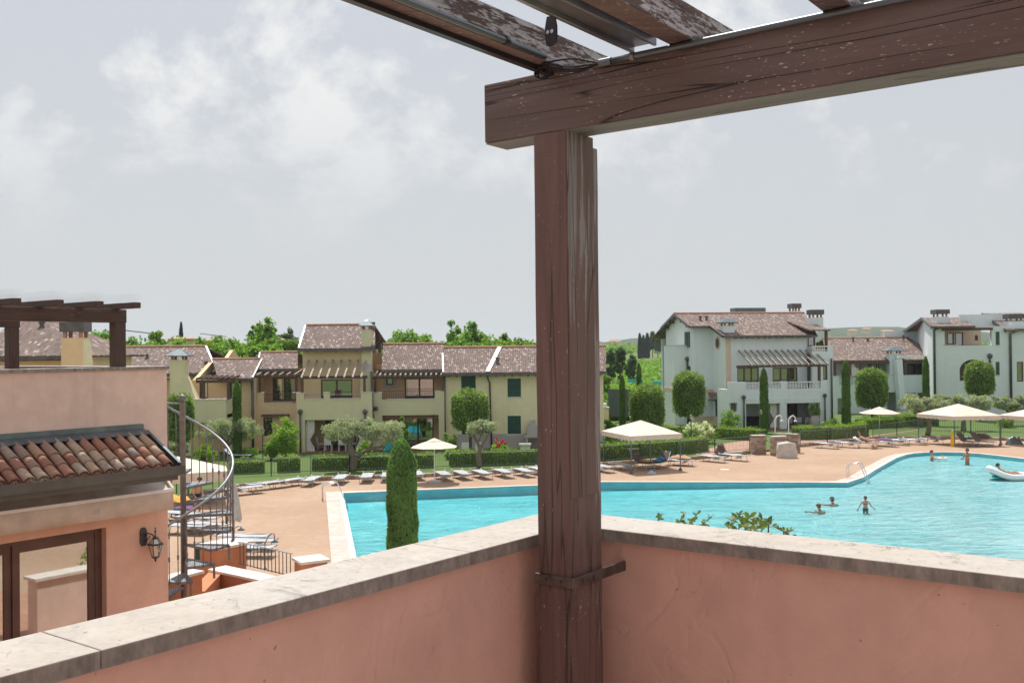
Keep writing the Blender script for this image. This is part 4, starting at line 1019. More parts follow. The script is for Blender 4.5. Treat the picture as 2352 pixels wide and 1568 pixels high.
def shutter(F, r, v, parent):
    u0, u1, z0, z1 = r; mb = MB(); c = (u0 + u1) / 2
    for a, b_ in ((u0, c - 0.012), (c + 0.012, u1)):
        mb.bx(a, a + 0.06, v - 0.05, v - 0.002, z0, z1, F); mb.bx(b_ - 0.06, b_, v - 0.05, v - 0.002, z0, z1, F)
        mb.bx(a + 0.06, b_ - 0.06, v - 0.05, v - 0.002, z1 - 0.07, z1, F); mb.bx(a + 0.06, b_ - 0.06, v - 0.05, v - 0.002, z0, z0 + 0.07, F)
    o = mb.build('shutter', m_green, parent)
    sl_ = MB(); n_ = max(4, int((z1 - z0) / 0.09))
    for k in range(n_):
        z = z0 + 0.07 + (z1 - z0 - 0.14) * k / n_; sl_.bx(u0 + 0.06, u1 - 0.06, v - 0.04, v - 0.012, z + 0.008, z + (z1 - z0 - 0.14) / n_ - 0.008, F)
    tag(sl_.build('slats', m_green, o), None, kind='stuff')
    fb(F, u0 - 0.08, u1 + 0.08, v - 0.10, v - 0.003, z0 - 0.08, z0 - 0.02).build('sill', m_sill, o)
    return o
def pipe(F, pts, parent, r=0.05, mat=None, head=False):
    mb = MB().tube([F.w(*p) for p in pts], r, 8)
    o = mb.build('drainpipe', mat or m_gut, parent, smooth=True)
    if head: MB().sphere(F.w(*pts[0]), r * 2.6, 10, 6).build('hopper', m_gut, o, smooth=True)
def pergola_px(F, x0, x1, yt, yb, vw, vb, parent, n, xa=None, ya=None, posts=(), ypost=None, rw=0.10):
    """rafters from the wall plane vw down to a beam at vb"""
    u0, z0 = F.px(x0, yt, vb); u1, _ = F.px(x1, yt, vb); _, z1 = F.px((x0 + x1) / 2, yb, vb)
    bm_ = fb(F, u0, u1, vb - 0.07, vb + 0.07, z1, z0); bm_.build('pergola_beam', m_brn, parent)
    zw_ = F.px((x0 + x1) / 2, ya, vw)[1]
    for k in range(n):
        u = u0 + (u1 - u0) * (k + 0.35) / n
        MB().bar(F.w(u, vw - 0.01, zw_), F.w(u, vb - 0.35, z0 + 0.06 - 0.35 * (zw_ - z0) / max(vw - vb, 1)), rw, 0.12).build('pergola_rafter', m_lath, parent)
    for x in posts:
        u, _ = F.px(x, yt, vb); zp = F.px(x, ypost, vb)[1]
        fb(F, u - 0.08, u + 0.08, vb - 0.08, vb + 0.08, zp, z1 - 0.001).build('pergola_post', m_brn, parent)
def railing(F, u0, u1, v, z0, z1, parent, gap=0.12, name='balcony_railing', mat=None):
    mat = mat or m_iron
    o = fb(F, u0, u1, v - 0.02, v + 0.02, z1 - 0.03, z1).build(name, mat, parent)
    mb = MB(); n_ = max(2, int((u1 - u0) / gap))
    for k in range(n_ + 1):
        u = u0 + (u1 - u0) * k / n_; mb.bx(u - 0.008, u + 0.008, v - 0.008, v + 0.008, z0, z1 - 0.03, F)
    tag(mb.build('railing_bars', mat, o), None, kind='stuff')
    return o
def chimney(F, u, v, z0, z1, w, parent, hat='cone', d=None, mat=None):
    d = d or w; mat = mat or m_olv
    o = fb(F, u - w / 2, u + w / 2, v - d / 2, v + d / 2, z0, z1).build('chimney', mat, parent)
    c = F.w(u, v, z1)
    for sx in (-1, 1):
        for sy in (-1, 1): fb(F, u + sx * w * 0.36 - 0.07, u + sx * w * 0.36 + 0.07, v + sy * d * 0.36 - 0.07, v + sy * d * 0.36 + 0.07, z1, z1 + 0.28).build('chimney_foot', m_terra, o)
    if hat == 'cone':
        h = MB(); q = [F.w(u + sx * w * 0.78, v + sy * d * 0.78, z1 + 0.29) for sx, sy in ((-1, -1), (1, -1), (1, 1), (-1, 1))]
        q2 = [F.w(u + sx * w * 0.22, v + sy * d * 0.22, z1 + 0.66) for sx, sy in ((-1, -1), (1, -1), (1, 1), (-1, 1))]
        q0 = [p - Vector((0, 0, 0.07)) for p in q]
        h.add(q0 + q + q2 + [F.w(u, v, z1 + 0.74)], [(3, 2, 1, 0)] + [(i, (i + 1) % 4, 4 + (i + 1) % 4, 4 + i) for i in range(4)] + [(4 + i, 4 + (i + 1) % 4, 8 + (i + 1) % 4, 8 + i) for i in range(4)] + [(8 + i, 8 + (i + 1) % 4, 12) for i in range(4)])
        h.build('chimney_hat', m_zinc, o)
    else:
        fb(F, u - w * 0.56, u + w * 0.56, v - d * 0.56, v + d * 0.56, z1 + 0.281, z1 + 0.72).build('chimney_hat', m_gut, o)
    return o
def rafter_tails(F, u0, u1, v, z, n, parent, size=0.14):
    for k in range(n):
        u = u0 + (u1 - u0) * (k + 0.5) / n; fb(F, u - size / 2, u + size / 2, v - 0.55, v, z - size, z).build('rafter_tail', m_brn, parent)
def gutter(F, u0, u1, v, z, parent):
    fb(F, u0, u1, v - 0.14, v, z - 0.16, z + 0.01).build('gutter', m_gut, parent)
def vent(F, u, v, z, parent):
    o = MB().lathe([(0.11, -0.1), (0.11, 0.30), (0.17, 0.31), (0.17, 0.40), (0.02, 0.42)], F.w(u, v, z), 8).build('roof_vent', m_gut, parent)
def curtain(F, r, v, parent, tie=0.35):
    u0, u1, z0, z1 = r; mb = MB(); n_ = 14; vs = []
    for j in range(9):
        k = j / 8; w_ = 1.0 - 0.55 * math.exp(-((k - tie) / 0.16) ** 2)
        for i in range(n_ + 1):
            q = i / n_; vs.append(F.w(u0 + (u1 - u0) * q * w_, v + 0.05 * math.sin(q * 20), z0 + (z1 - z0) * k))
    mb.add(vs, [(j * (n_ + 1) + i, j * (n_ + 1) + i + 1, (j + 1) * (n_ + 1) + i + 1, (j + 1) * (n_ + 1) + i) for j in range(8) for i in range(n_)])
    mb.build('curtain', m_wfab, parent, smooth=True)
def cap_on(F, u0, u1, v, z, parent, th=0.3, mat=None):
    fb(F, u0 - 0.03, u1 + 0.03, v - 0.04, v + th + 0.04, z + 0.001, z + 0.06).build('coping', mat or m_sill, parent)
def gable_roof(F, eL, eR, rL, rR, ve, vr, parent, mat=None, rake=True, flashL=False, flashR=False):
    """eave / ridge corners in pixels, at depths ve / vr behind the front; adds the back slope and gable ends"""
    mat = mat or m_tile
    def pt(p, v): u, z = F.px(p[0], p[1], v); return u, z
    (ul, zl), (ur, zr) = pt(eL, ve), pt(eR, ve); ze_ = (zl + zr) / 2
    (al, yl), (ar, yr) = pt(rL, vr), pt(rR, vr); zr_ = (yl + yr) / 2
    roof_sheet('roof', [F.w(ul, ve, ze_), F.w(ur, ve, ze_), F.w(ar, vr, zr_), F.w(al, vr, zr_)], mat, parent)
    vb = vr + (vr - ve)
    roof_sheet('roof', [F.w(ur, vb, ze_), F.w(ul, vb, ze_), F.w(al, vr + 0.002, zr_), F.w(ar, vr + 0.002, zr_)], mat, parent)
    MB().tube([F.w(al, vr, zr_ + 0.02), F.w(ar, vr, zr_ + 0.02)], 0.11, 8).build('ridge_tiles', m_terra, parent)
    gutter(F, min(ul, ur), max(ul, ur), ve, ze_ - 0.06, parent)
    for fl_, ue, ua in ((flashL, ul, al), (flashR, ur, ar)):
        if fl_: MB().bar(F.w(ue, ve, ze_ + 0.05), F.w(ua, vr, zr_ + 0.05), 0.11 if fl_ is True else fl_, 0.05).build('verge_flashing', m_flash, parent)
    return ul, ur, ze_, al, ar, zr_
def body(F, parent, u0, u1, v0, v1, z1, mat, zr=None, vr=None):
    """side and back walls with gable tops"""
    for u, nm in ((u0, 'side_wall'), (u1 - 0.3, 'side_wall')):
        mb = MB(); top = z1 if zr is None else z1
        pr = [(v0 + 0.3005, 0), (v1, 0), (v1, z1)] + ([(vr, zr)] if zr else []) + [(v0 + 0.3005, z1)]
        a = [F.w(u, v, z) for v, z in pr]; c = [F.w(u + 0.3, v, z) for v, z in pr]; n_ = len(pr)
        mb.add(a + c, [tuple(range(n_)), tuple(range(2 * n_ - 1, n_ - 1, -1))] + [(i, n_ + i, n_ + (i + 1) % n_, (i + 1) % n_) for i in range(n_)]).build(nm, mat, parent)
    fb(F, u0 + 0.3005, u1 - 0.3005, v1 - 0.3, v1, 0, z1).build('back_wall', mat, parent)
def house(name, F, label, u=0, v=2): return thing(name, F.w(u, v, 0), label, 'house')

# ------------------------------------------------------------------ yellow row
YF = 71.0
F8 = Frame(0, YF, 0)
# --- right-hand yellow house with green shutters (two bays)
h8 = house('yellow_house', F8, 'pale yellow house with green shutters and grey plinth behind the topiary', 1)
ul, ur, ze8, al, ar, zr8 = gable_roof(F8, (1018, 855), (1392, 853), (1016, 797), (1392, 797), -0.55, 4.4, h8, flashL=True)
uw0, _ = F8.px(1022.6, 900); uw1, _ = F8.px(1386, 900)
hol = [F8.rect(1061, 981.5, 1090, 1026), F8.rect(1165.7, 869, 1196.5, 911), F8.rect(1166, 954.5, 1196.5, 996), F8.rect(1059.5, 863, 1092.6, 911)]
wall(F8, 'front_wall', m_yel, h8, uw0, uw1, 0, ze8 - 0.1, 0, 0.3, hol)
body(F8, h8, uw0, uw1, 0, 8.8, ze8 - 0.1, m_yel, zr8 - 0.15, 4.4)
for r_ in hol: shutter(F8, (r_[0] - 0.02, r_[1] + 0.02, r_[2], r_[3]), 0.06, h8)
up0, zp = F8.px(1050, 997); fb(F8, up0, uw1, -0.035, -0.001, 0, zp).build('plinth', m_plin, h8)
(fa, za), (fb_, zb_) = F8.px(1120, 853, -0.55), F8.px(1148, 797, 4.4)
MB().bar(F8.w(fa, -0.55, ze8 + 0.05), F8.w(fb_, 4.4, zr8 + 0.05), 0.30, 0.06).build('valley_flashing', m_flash, h8)
rafter_tails(F8, uw0, uw1, -0.0, ze8 - 0.16, 20, h8)
upp, _ = F8.px(1125, 900); pipe(F8, [(upp - 0.15, -0.5, ze8 - 0.2), (upp - 0.12, -0.4, ze8 - 0.45), (upp, -0.08, ze8 - 0.75), (upp + 0.1, -0.08, 0.1)], h8, 0.06)
u_, _ = F8.px(1020.5, 900); pipe(F8, [(u_, -0.1, ze8 - 0.2), (u_, -0.1, 0.1)], h8, 0.09)
vent(F8, F8.px(1143, 833, 1.5)[0], 1.2, F8.px(1143, 833, 1.2)[1], h8)

# --- house with balcony and pergola strip
F6 = Frame(0, YF - 0.3, 0)
h6 = house('yellow_house', F6, 'yellow house with railed balcony and dark glazed ground floor right of the tower house', -8)
ul, ur, ze6, al, ar, zr6 = gable_roof(F6, (876, 848), (1019, 848), (880, 790.5), (1019, 790.5), 0.5, 5.2, h6)
uw0, uw1 = F6.px(856, 900)[0], F6.px(1020, 900)[0]
bz = F6.px(940, 917)[1]; gz = F6.px(940, 953)[1]
ro_ = F6.rect(878, 953, 1008, 1034); wall(F6, 'front_wall', m_olv, h6, uw0, uw1, 0, bz, 0, 0.3, [(ro_[0], ro_[1], 0, ro_[3])])
cap_on(F6, uw0 + 1.0, F6.px(999, 917)[0], 0, bz, h6)
zpier = F6.px(866, 903)[1]
fb(F6, uw0, uw0 + 0.64, 0.001, 0.299, bz, zpier).build('balcony_pier', m_olv, h6); fb(F6, uw0 - 0.03, uw0 + 0.67, -0.03, 0.33, zpier + 0.001, zpier + 0.06).build('coping', m_sill, h6)
u9 = F6.px(999, 917)[0]; fb(F6, u9, uw1, 0.001, 0.299, bz, zpier + 0.1).build('balcony_pier', m_olv, h6); fb(F6, u9, uw1 - 0.2, -0.03, 0.33, zpier + 0.101, zpier + 0.16).build('coping', m_sill, h6)
vB = 2.0
d1_ = F6.rect(929.4, 868, 997, 918, vB); w1_ = F6.rect(887, 867, 903, 884, vB)
wall(F6, 'upper_wall', m_org, h6, uw0, uw1, gz, ze6 + 0.3, vB, 0.3, [d1_, w1_])
window(F6, d1_, vB + 0.05, h6, 'balcony_door', 2); window(F6, w1_, vB + 0.1, h6, 'window', 1)
ww = MB(); a = w1_; ww.bx(a[0] - 0.22, a[0], vB - 0.03, vB - 0.001, a[2] - 0.25, a[3] + 0.05, F6); ww.bx(a[1], a[1] + 0.22, vB - 0.03, vB - 0.001, a[2] - 0.25, a[3] + 0.05, F6); ww.bx(a[0], a[1], vB - 0.03, vB - 0.001, a[2] - 0.25, a[2], F6)
ww.build('window_surround', m_plin, h6)
fb(F6, uw0, uw1, 0.3005, vB + 2.5, gz - 0.25, gz + 0.02).build('balcony_floor', m_porch, h6)
railing(F6, uw0 + 0.7, u9, 0.15, bz + 0.06, bz + 0.62, h6)
zb6 = F6.px(940, 864, 0.2)[1]; fb(F6, uw0, uw1, 0.1, 0.24, zb6 - 0.15, zb6).build('pergola_beam', m_brn, h6)
for k in range(14):
    u = uw0 + (uw1 - uw0) * (k + 0.5) / 14; MB().bar(F6.w(u, vB, zb6 + 0.38), F6.w(u, -0.35, zb6 + 0.08), 0.11, 0.13).build('pergola_rafter', m_lath, h6)
rafter_tails(F6, uw0, uw1, vB, ze6 - 0.02, 12, h6)
body(F6, h6, uw0, uw1, 0, 9.5, gz, m_olv); wall(F6, 'gable_side', m_yel2, h6, uw1 - 0.3, uw1, gz, ze6, vB + 0.3, 6.5); wall(F6, 'gable_side', m_yel2, h6, uw0, uw0 + 0.3, gz, ze6, vB + 0.3, 6.5)
vG = 2.6
g1_ = F6.rect(924, 955, 996, 1034, vG); g1_ = (g1_[0], g1_[1], 0.12, g1_[3])
wall(F6, 'loggia_back_wall', m_yel2, h6, uw0 + 0.3, uw1 - 0.3, 0, gz - 0.26, vG, 0.2, [g1_]); window(F6, g1_, vG + 0.04, h6, 'glass_door', 2)
fb(F6, uw0, uw1, -0.5, vG, 0.10, 0.135).build('porch_floor', m_porch, h6)
chimney(F6, F6.px(866, 830, 6)[0], 6.0, 3.0, F6.px(866, 810, 6)[1], 0.62, h6, 'box', mat=m_yel2)
pipe(F6, [(F6.px(864, 940)[0], -0.1, F6.px(864, 937)[1]), (F6.px(855.5, 944)[0], -0.1, F6.px(855.5, 944)[1])], h6, 0.06, head=True)
u_ = F6.px(855.6, 900)[0]; pipe(F6, [(u_ - 0.05, -0.12, F6.px(855, 852)[1]), (u_, -0.12, 3.2), (u_, -0.12, 0.1)], h6, 0.08)

# --- tower house
F5 = Frame(0, YF - 1.7, 0)
h5 = house('tower_house', F5, 'tall yellow house with slatted pergola, balcony and curtained loggia in the row', -12)
vU = 2.3
ul, ur, ze5, al, ar, zr5 = gable_roof(F5, (686, 800), (862, 799), (702, 747), (861, 746), vU - 0.5, vU + 3.8, h5, flashL=0.12)
uw0, uw1 = F5.px(681, 900)[0], F5.px(853.7, 900)[0]
bz = F5.px(770, 916.5)[1]; pz = F5.px(700, 903)[1]; oz = F5.px(766, 963.7)[1]
op = F5.rect(700, 963.7, 833, 1041); wall(F5, 'front_wall', m_olv, h5, uw0, uw1, 0, bz, 0, 0.3, [(op[0], op[1], 0, oz)])
for xa, xb in ((681, 698), (743, 757), (829, 853.7)):
    a, c = F5.px(xa, 900)[0], F5.px(xb, 900)[0]; fb(F5, a, c, 0.001, 0.299, bz, pz).build('balcony_pier', m_olv, h5); fb(F5, a - 0.03, c + 0.03, -0.03, 0.33, pz + 0.001, pz + 0.06).build('coping', m_sill, h5)
for xa, xb in ((699, 742), (758, 828)):
    a, c = F5.px(xa, 900)[0], F5.px(xb, 900)[0]; cap_on(F5, a + 0.03, c - 0.03, 0, bz, h5); fb(F5, a, c, 0.12, 0.18, bz + 0.30, bz + 0.34).build('balcony_rail', m_rail, h5)
uA0, uA1 = F5.px(695, 820, vU)[0], F5.px(832, 820, vU)[0]
dd = F5.rect(737, 871, 809.4, 920, vU)
wall(F5, 'upper_wall', m_yel2, h5, uA0, uA1, oz, ze5, vU, 0.3, [dd]); window(F5, dd, vU + 0.06, h5, 'balcony_door', 2)
for u in (uA0, uA1 - 0.3): fb(F5, u, u + 0.3, vU + 0.3005, vU + 7.4, 0, ze5 - 0.05).build('side_wall', m_yel2, h5)
fb(F5, uA0, uA1, vU + 7.4, vU + 7.7, 0, ze5 - 0.05).build('back_wall', m_yel2, h5)
fb(F5, uw0 + 0.01, uw1 - 0.01, 0.3005, vU + 0.5, oz - 0.02, oz + 0.25).build('balcony_floor', m_porch, h5)
rafter_tails(F5, uA0, uA1, vU, ze5 - 0.1, 6, h5)
pergola_px(F5, 688, 844, 863.6, 869.5, vU, 0.15, h5, 8, ya=827, posts=(694, 837), ypost=903, rw=0.13)
uc0, uc1 = F5.px(831, 800, vU)[0], F5.px(853.5, 800, vU)[0]
zc1 = F5.px(842, 757, vU)[1]; zc2 = F5.px(842, 840, vU - 0.3)[1]
chimney(F5, (uc0 + uc1) / 2, vU + 0.1, zc2 - 0.5, zc1, (uc1 - uc0) * 0.97, h5, 'cone')
fb(F5, uc0 - 0.02, uc1 + 0.04, vU - 0.75, vU + 0.6, 3.0, zc2 - 0.3).build('chimney_breast', m_olv, h5)
MB().slab([F5.w(uc0 - 0.02, vU - 0.75, zc2 - 0.299), F5.w(uc1 + 0.04, vU - 0.75, zc2 - 0.299), F5.w(uc1 + 0.02, vU - 0.24, zc2 + 0.1), F5.w(uc0, vU - 0.24, zc2 + 0.1)], 0.12).build('chimney_shoulder', m_plin, h5)
for u in (uw0, uw1 - 0.3): fb(F5, u, u + 0.3, 0.3005, 7.0, 0, oz).build('side_wall', m_olv, h5)
vG = 3.0; gd = F5.rect(748, 965, 818, 1038, vG)
wall(F5, 'loggia_back_wall', m_yel2, h5, uw0 + 0.3, uw1 - 0.3, 0, oz - 0.021, vG, 0.2, [(gd[0], gd[1], 0.13, gd[3])]); window(F5, (gd[0], gd[1], 0.13, gd[3]), vG + 0.04, h5, 'glass_door', 3)
fb(F5, uw0, uw1, -0.4, vG, 0.11, 0.145).build('porch_floor', m_porch, h5)
curtain(F5, (op[0] + 0.02, op[0] + 0.62, 0.16, oz - 0.02), 0.35, h5); curtain(F5, (op[1] - 0.02, op[1] - 0.55, 0.16, oz - 0.02), 0.35, h5)
for x in (690, 839): u = F5.px(x, 945)[0]; pipe(F5, [(u, -0.1, F5.px(x, 945)[1]), (u, -0.1, 0.1)], h5, 0.07, head=True)
vent(F5, F5.px(857, 744, vU + 3)[0], vU + 3.0, F5.px(857, 752, vU + 3)[1], h5)

# --- lower house left of the tower
F4 = Frame(0, YF, 0)
h4 = house('yellow_house', F4, 'low yellow house with dark pergola and railed balcony left of the tower house', -16)
ul, ur, ze4, al, ar, zr4 = gable_roof(F4, (590, 846.5), (684, 846.5), (597, 809.5), (684, 809.5), 1.2, 5.6, h4, flashL=True)
uw0, uw1 = F4.px(583, 900)[0], F4.px(683, 900)[0]
bz = F4.px(640, 926)[1]; pz = F4.px(595, 903)[1]
wn_ = F4.rect(604.6, 959, 625.5, 1001); wall(F4, 'front_wall', m_yel2, h4, uw0, uw1, 0, bz, 0, 0.3, [wn_]); window(F4, wn_, 0.1, h4, 'window', 1)
fb(F4, F4.px(583, 9)[0], F4.px(605.6, 900)[0], 0.001, 0.299, bz, pz).build('balcony_pier', m_yel2, h4); fb(F4, F4.px(672, 9)[0], uw1, 0.001, 0.299, bz, pz).build('balcony_pier', m_yel2, h4)
for xa, xb in ((583, 605.6), (672, 683)): a, c = F4.px(xa, 900)[0], F4.px(xb, 900)[0]; fb(F4, a - .03, c + .03, -.03, .33, pz + .001, pz + .06).build('coping', m_sill, h4)
a, c = F4.px(605.6, 900)[0], F4.px(672, 900)[0]; cap_on(F4, a + 0.04, c - 0.04, 0, bz, h4); railing(F4, a, c, 0.15, bz + 0.06, pz - 0.05, h4)
vB = 2.4; dd = F4.rect(626, 867, 681, 920, vB)
wall(F4, 'upper_wall', m_org, h4, uw0, uw1, bz - 1.2, ze4, vB, 0.3, [dd]); window(F4, dd, vB + 0.05, h4, 'balcony_door', 2)
fb(F4, uw0 + 0.01, uw1 - 0.01, 0.3005, vB + 0.3, bz - 0.85, bz - 0.6).build('balcony_floor', m_porch, h4)
pergola_px(F4, 587, 690, 862, 866, vB, 0.1, h4, 6, ya=850, posts=(596.5, 680), ypost=903)
body(F4, h4, uw0, uw1, 0, 9, bz - 0.9, m_yel2); fb(F4, uw0, uw0 + 0.3, vB + 0.3005, 8, bz - 0.9, ze4).build('side_wall', m_yel2, h4)
z_ = F4.px(640, 951, -0.3)[1]; fb(F4, F4.px(604, 951)[0], F4.px(665, 951)[0], -0.5, -0.001, z_ - 0.16, z_).build('awning_box', m_brn, h4)
# dining set behind the railing
# --- house with large balcony and slanted chimney breast
F3 = Frame(0, YF - 1.2, 0)
h3 = house('yellow_house', F3, 'yellow house with slanting chimney breast behind the spiral stair', -20)
ul, ur, ze3, al, ar, zr3 = gable_roof(F3, (500, 868.5), (580, 868.5), (488, 825.5), (602, 824.5), 0.0, 4.6, h3, flashR=True)
uw0, uw1 = F3.px(434, 940)[0], F3.px(580, 940)[0]
ub1 = F3.px(534, 930)[0]; bz = F3.px(500, 915)[1]; oz = F3.px(500, 960)[1]
op3 = F3.rect(458, 966, 528, 1040)
wall(F3, 'balcony_wall', m_olv, h3, uw0, ub1, 0, bz, -1.6, 0.3, [(op3[0], op3[1], 0, op3[3])]); cap_on(F3, uw0, ub1, -1.6, bz, h3, mat=m_white)
wn_ = F3.rect(528, 877, 555, 925, 0.6); wn2 = F3.rect(458, 876, 478, 915, 0.6)
wall(F3, 'front_wall', m_yel2, h3, uw0, uw1, 0, ze3 - 0.1, 0.6, 0.3, [wn_, wn2]); window(F3, wn_, 0.7, h3, 'window', 1); window(F3, wn2, 0.7, h3, 'window', 1)
body(F3, h3, uw0, uw1, 0.6, 9.2, ze3 - 0.1, m_yel2, zr3 - 0.2, 4.6)
fb(F3, uw0, ub1, -1.2995, 0.599, oz + 0.1, oz + 0.35).build('balcony_floor', m_porch, h3)
fb(F3, ub1 - 0.3, ub1, -1.2995, 0.599, 0, bz).build('balcony_wall', m_olv, h3)
zt3 = F3.px(495, 872, -1.2)[1]; fb(F3, F3.px(452, 872, -1.2)[0], F3.px(537, 872, -1.2)[0], -1.4, -1.25, zt3 - 0.2, zt3).build('pergola_beam', m_brn, h3)
for k in range(7):
    u = F3.px(455 + 13 * k, 872, -1.2)[0]; MB().bar(F3.w(u, 0.6, zt3 + 0.25), F3.w(u, -1.6, zt3 + 0.08), 0.1, 0.12).build('pergola_rafter', m_brn, h3)
for x in (468, 526): u = F3.px(x, 880, -1.2)[0]; fb(F3, u - 0.1, u + 0.1, -1.42, -1.22, bz, zt3 - 0.201).build('pergola_post', m_brn, h3)
zs0, zs1 = F3.px(412, 826, -1.0)[1], F3.px(412, 853, -1.0)[1]; uq = F3.px(412, 840, -1.0)[0]
chimney(F3, uq, -1.0, zs1 - 0.6, zs0, 1.02, h3, 'cone', 0.9, mat=m_yel)
bt = [(uq + 0.1, zs1 - 0.3), (uq + 0.56, zs1 - 0.3), (F3.px(456, 915, -1.0)[0], bz), (F3.px(434, 915, -1.0)[0], bz), (uq - 0.5, bz), (uq - 0.5, zs1 - 0.3)]
a = [F3.w(u, -1.5, z) for u, z in bt]; c = [F3.w(u, -0.7, z) for u, z in bt]; n_ = len(bt)
MB().add(a + c, [tuple(range(n_)), tuple(range(2 * n_ - 1, n_ - 1, -1))] + [(i, n_ + i, n_ + (i + 1) % n_, (i + 1) % n_) for i in range(n_)]).build('chimney_breast', m_yel, h3)
u_ = F3.px(579.6, 900, 0.4)[0]; pipe(F3, [(u_, 0.45, ze3 - 0.2), (u_, 0.45, 2.6), (u_, 0.45, 0.1)], h3, 0.09)
rafter_tails(F3, F3.px(530, 870)[0], uw1, 0.6, ze3 - 0.12, 4, h3)
# white folded parasol on its balcony, shown as cloth bundle
# --- long roof further left
F2 = Frame(0, YF + 3.0, 0)
h2 = house('yellow_house', F2, 'long yellow house with two roof vents seen over the pink house terrace', -28)
ul, ur, ze2, al, ar, zr2 = gable_roof(F2, (190, 857), (499, 857), (200, 797), (473, 797), 0.0, 5.2, h2, m_tilew, flashR=0.15)
uw0, uw1 = F2.px(150, 900)[0], F2.px(492, 900)[0]
wall(F2, 'front_wall', m_yel2, h2, uw0, uw1, 0, ze2 - 0.1, 0.6, 0.3); body(F2, h2, uw0, uw1, 0.6, 10.3, ze2 - 0.1, m_yel2, zr2 - 0.3, 5.2)
rafter_tails(F2, uw0, uw1, 0.6, ze2 - 0.12, 24, h2)
for x, y in ((338, 822), (473, 838)): u, z = F2.px(x, y, 3.0 if x < 400 else 1.8); vent(F2, u, 3.0 if x < 400 else 1.8, z - 0.1, h2)
u0_, z0_ = F2.px(384, 868, -1.5); u1_, _ = F2.px(428, 868, -1.5)
fb(F2, u0_, u1_, -3.0, -1.0, z0_ - 0.1, z0_ + 0.05).build('porch_canopy', m_brn, h2); fb(F2, u1_ - 0.4, u1_ - 0.2, -2.9, -2.7, 0, z0_ - 0.1).build('porch_post', m_brn, h2)
# --- nearer hipped house at the far left
F1 = Frame(0, 47, 0)
h1 = house('yellow_house', F1, 'yellow house with broad hipped roof behind the rooftop pergola at left', -24)
e0, z0_ = F1.px(-60, 818.5, 0); e1, _ = F1.px(171, 816.5, 0); r0_, zr_ = F1.px(-60, 722, 4.5); r1_, _ = F1.px(92, 722, 4.5)
roof_sheet('roof', [F1.w(e0, 0, z0_), F1.w(e1, 0, z0_), F1.w(r1_, 4.5, zr_), F1.w(e0, 4.5, zr_)], m_tilew, h1)
roof_sheet('roof', [F1.w(e1, 0, z0_), F1.w(e1, 9.0, z0_), F1.w(r1_, 4.501, zr_), F1.w(r1_, 4.5, zr_)], m_tilew, h1)
roof_sheet('roof', [F1.w(e1, 9.0, z0_), F1.w(e0, 9.0, z0_), F1.w(e0, 4.501, zr_), F1.w(r1_, 4.501, zr_)], m_tilew, h1)
gutter(F1, e0, e1, 0, z0_ - 0.04, h1); fb(F1, e0, e1 - 0.55, 0.6, 0.9, 0, z0_ - 0.1).build('front_wall', m_yel2, h1); fb(F1, e1 - 0.85, e1 - 0.55, 0.9005, 8.5, 0, z0_ - 0.1).build('side_wall', m_yel2, h1)
rafter_tails(F1, e0, e1 - 0.5, 0.6, z0_ - 0.1, 16, h1)
vent(F1, F1.px(96, 750, 3)[0], 3.0, F1.px(96, 757, 3)[1], h1)
F1b = Frame(0, 46, 0)
u, z = F1b.px(174, 776); ch = chimney(F1b, u, 0, 5.6, z, 1.0, h1, 'box', 0.8, mat=m_yel2)
bt = [(u + 0.1, z - 0.1), (u + 0.5, z - 0.1), (F1b.px(205, 832)[0], F1b.px(205, 832)[1]), (F1b.px(205, 832)[0], 4.0), (u - 0.2, 4.0)]
a = [F1b.w(p, -0.39, q) for p, q in bt]; c = [F1b.w(p, 0.39, q) for p, q in bt]; n_ = len(bt)
MB().add(a + c, [tuple(range(n_)), tuple(range(2 * n_ - 1, n_ - 1, -1))] + [(i, n_ + i, n_ + (i + 1) % n_, (i + 1) % n_) for i in range(n_)]).build('chimney_breast', m_yel, h1)
# ------------------------------------------------------------------ white houses on the right
def q4(a, b_): return ((2060 + a / 3.563) / 1.3805, (940 + b_ / 3.563) / 1.3805)
def q5(a, b_): return ((2600 + a / 3.564) / 1.3805, (960 + b_ / 3.564) / 1.3805)
FW = Frame(18.6, 86.8, 9.0)
def U4(a, v, b_=800): return FW.px(*q4(a, b_), v)[0]
def Z4(a, b_, v): return FW.px(*q4(a, b_), v)[1]
def R4(a0, b0, a1, b1, v): p, q = q4(a0, b0), q4(a1, b1); return FW.rect(p[0], p[1], q[0], q[1], v)
wh = thing('white_villa', FW.w(4, 3, 0), 'large white three storey villa with balustraded balcony and slatted pergola', 'house')
vA, vR, vFr = 3.1, 6.8, -2.7
zr = Z4(600, 193, vR); zeB = Z4(1300, 437, -0.5)
k_ = (zr - zeB) / (vR + 0.5); zeA = zeB + k_ * (2.6 + 0.5)
uA0 = U4(495, vA); uBR = U4(1890, -0.5, 437); uRR = U4(1745, vR, 160)
roof_sheet('roof', [FW.w(-0.45, -0.5, zeB), FW.w(uBR, -0.5, zeB), FW.w(uRR, vR, zr), FW.w(-0.45, vR, zr)], m_tilew, wh)
roof_sheet('roof', [FW.w(uA0 - 0.55, 2.6, zeA), FW.w(-0.451, 2.6, zeA), FW.w(-0.451, vR, zr), FW.w(uA0 - 0.55, vR, zr)], m_tilew, wh)
roof_sheet('roof', [FW.w(uBR, 14.1, zeB), FW.w(uA0 - 0.55, 14.1, zeB), FW.w(uA0 - 0.55, vR + 0.002, zr), FW.w(uRR, vR + 0.002, zr)], m_tilew, wh)
roof_sheet('roof', [FW.w(uBR, -0.5, zeB), FW.w(uBR, 14.1, zeB), FW.w(uRR, vR + 0.002, zr), FW.w(uRR, vR, zr)], m_tilew, wh)
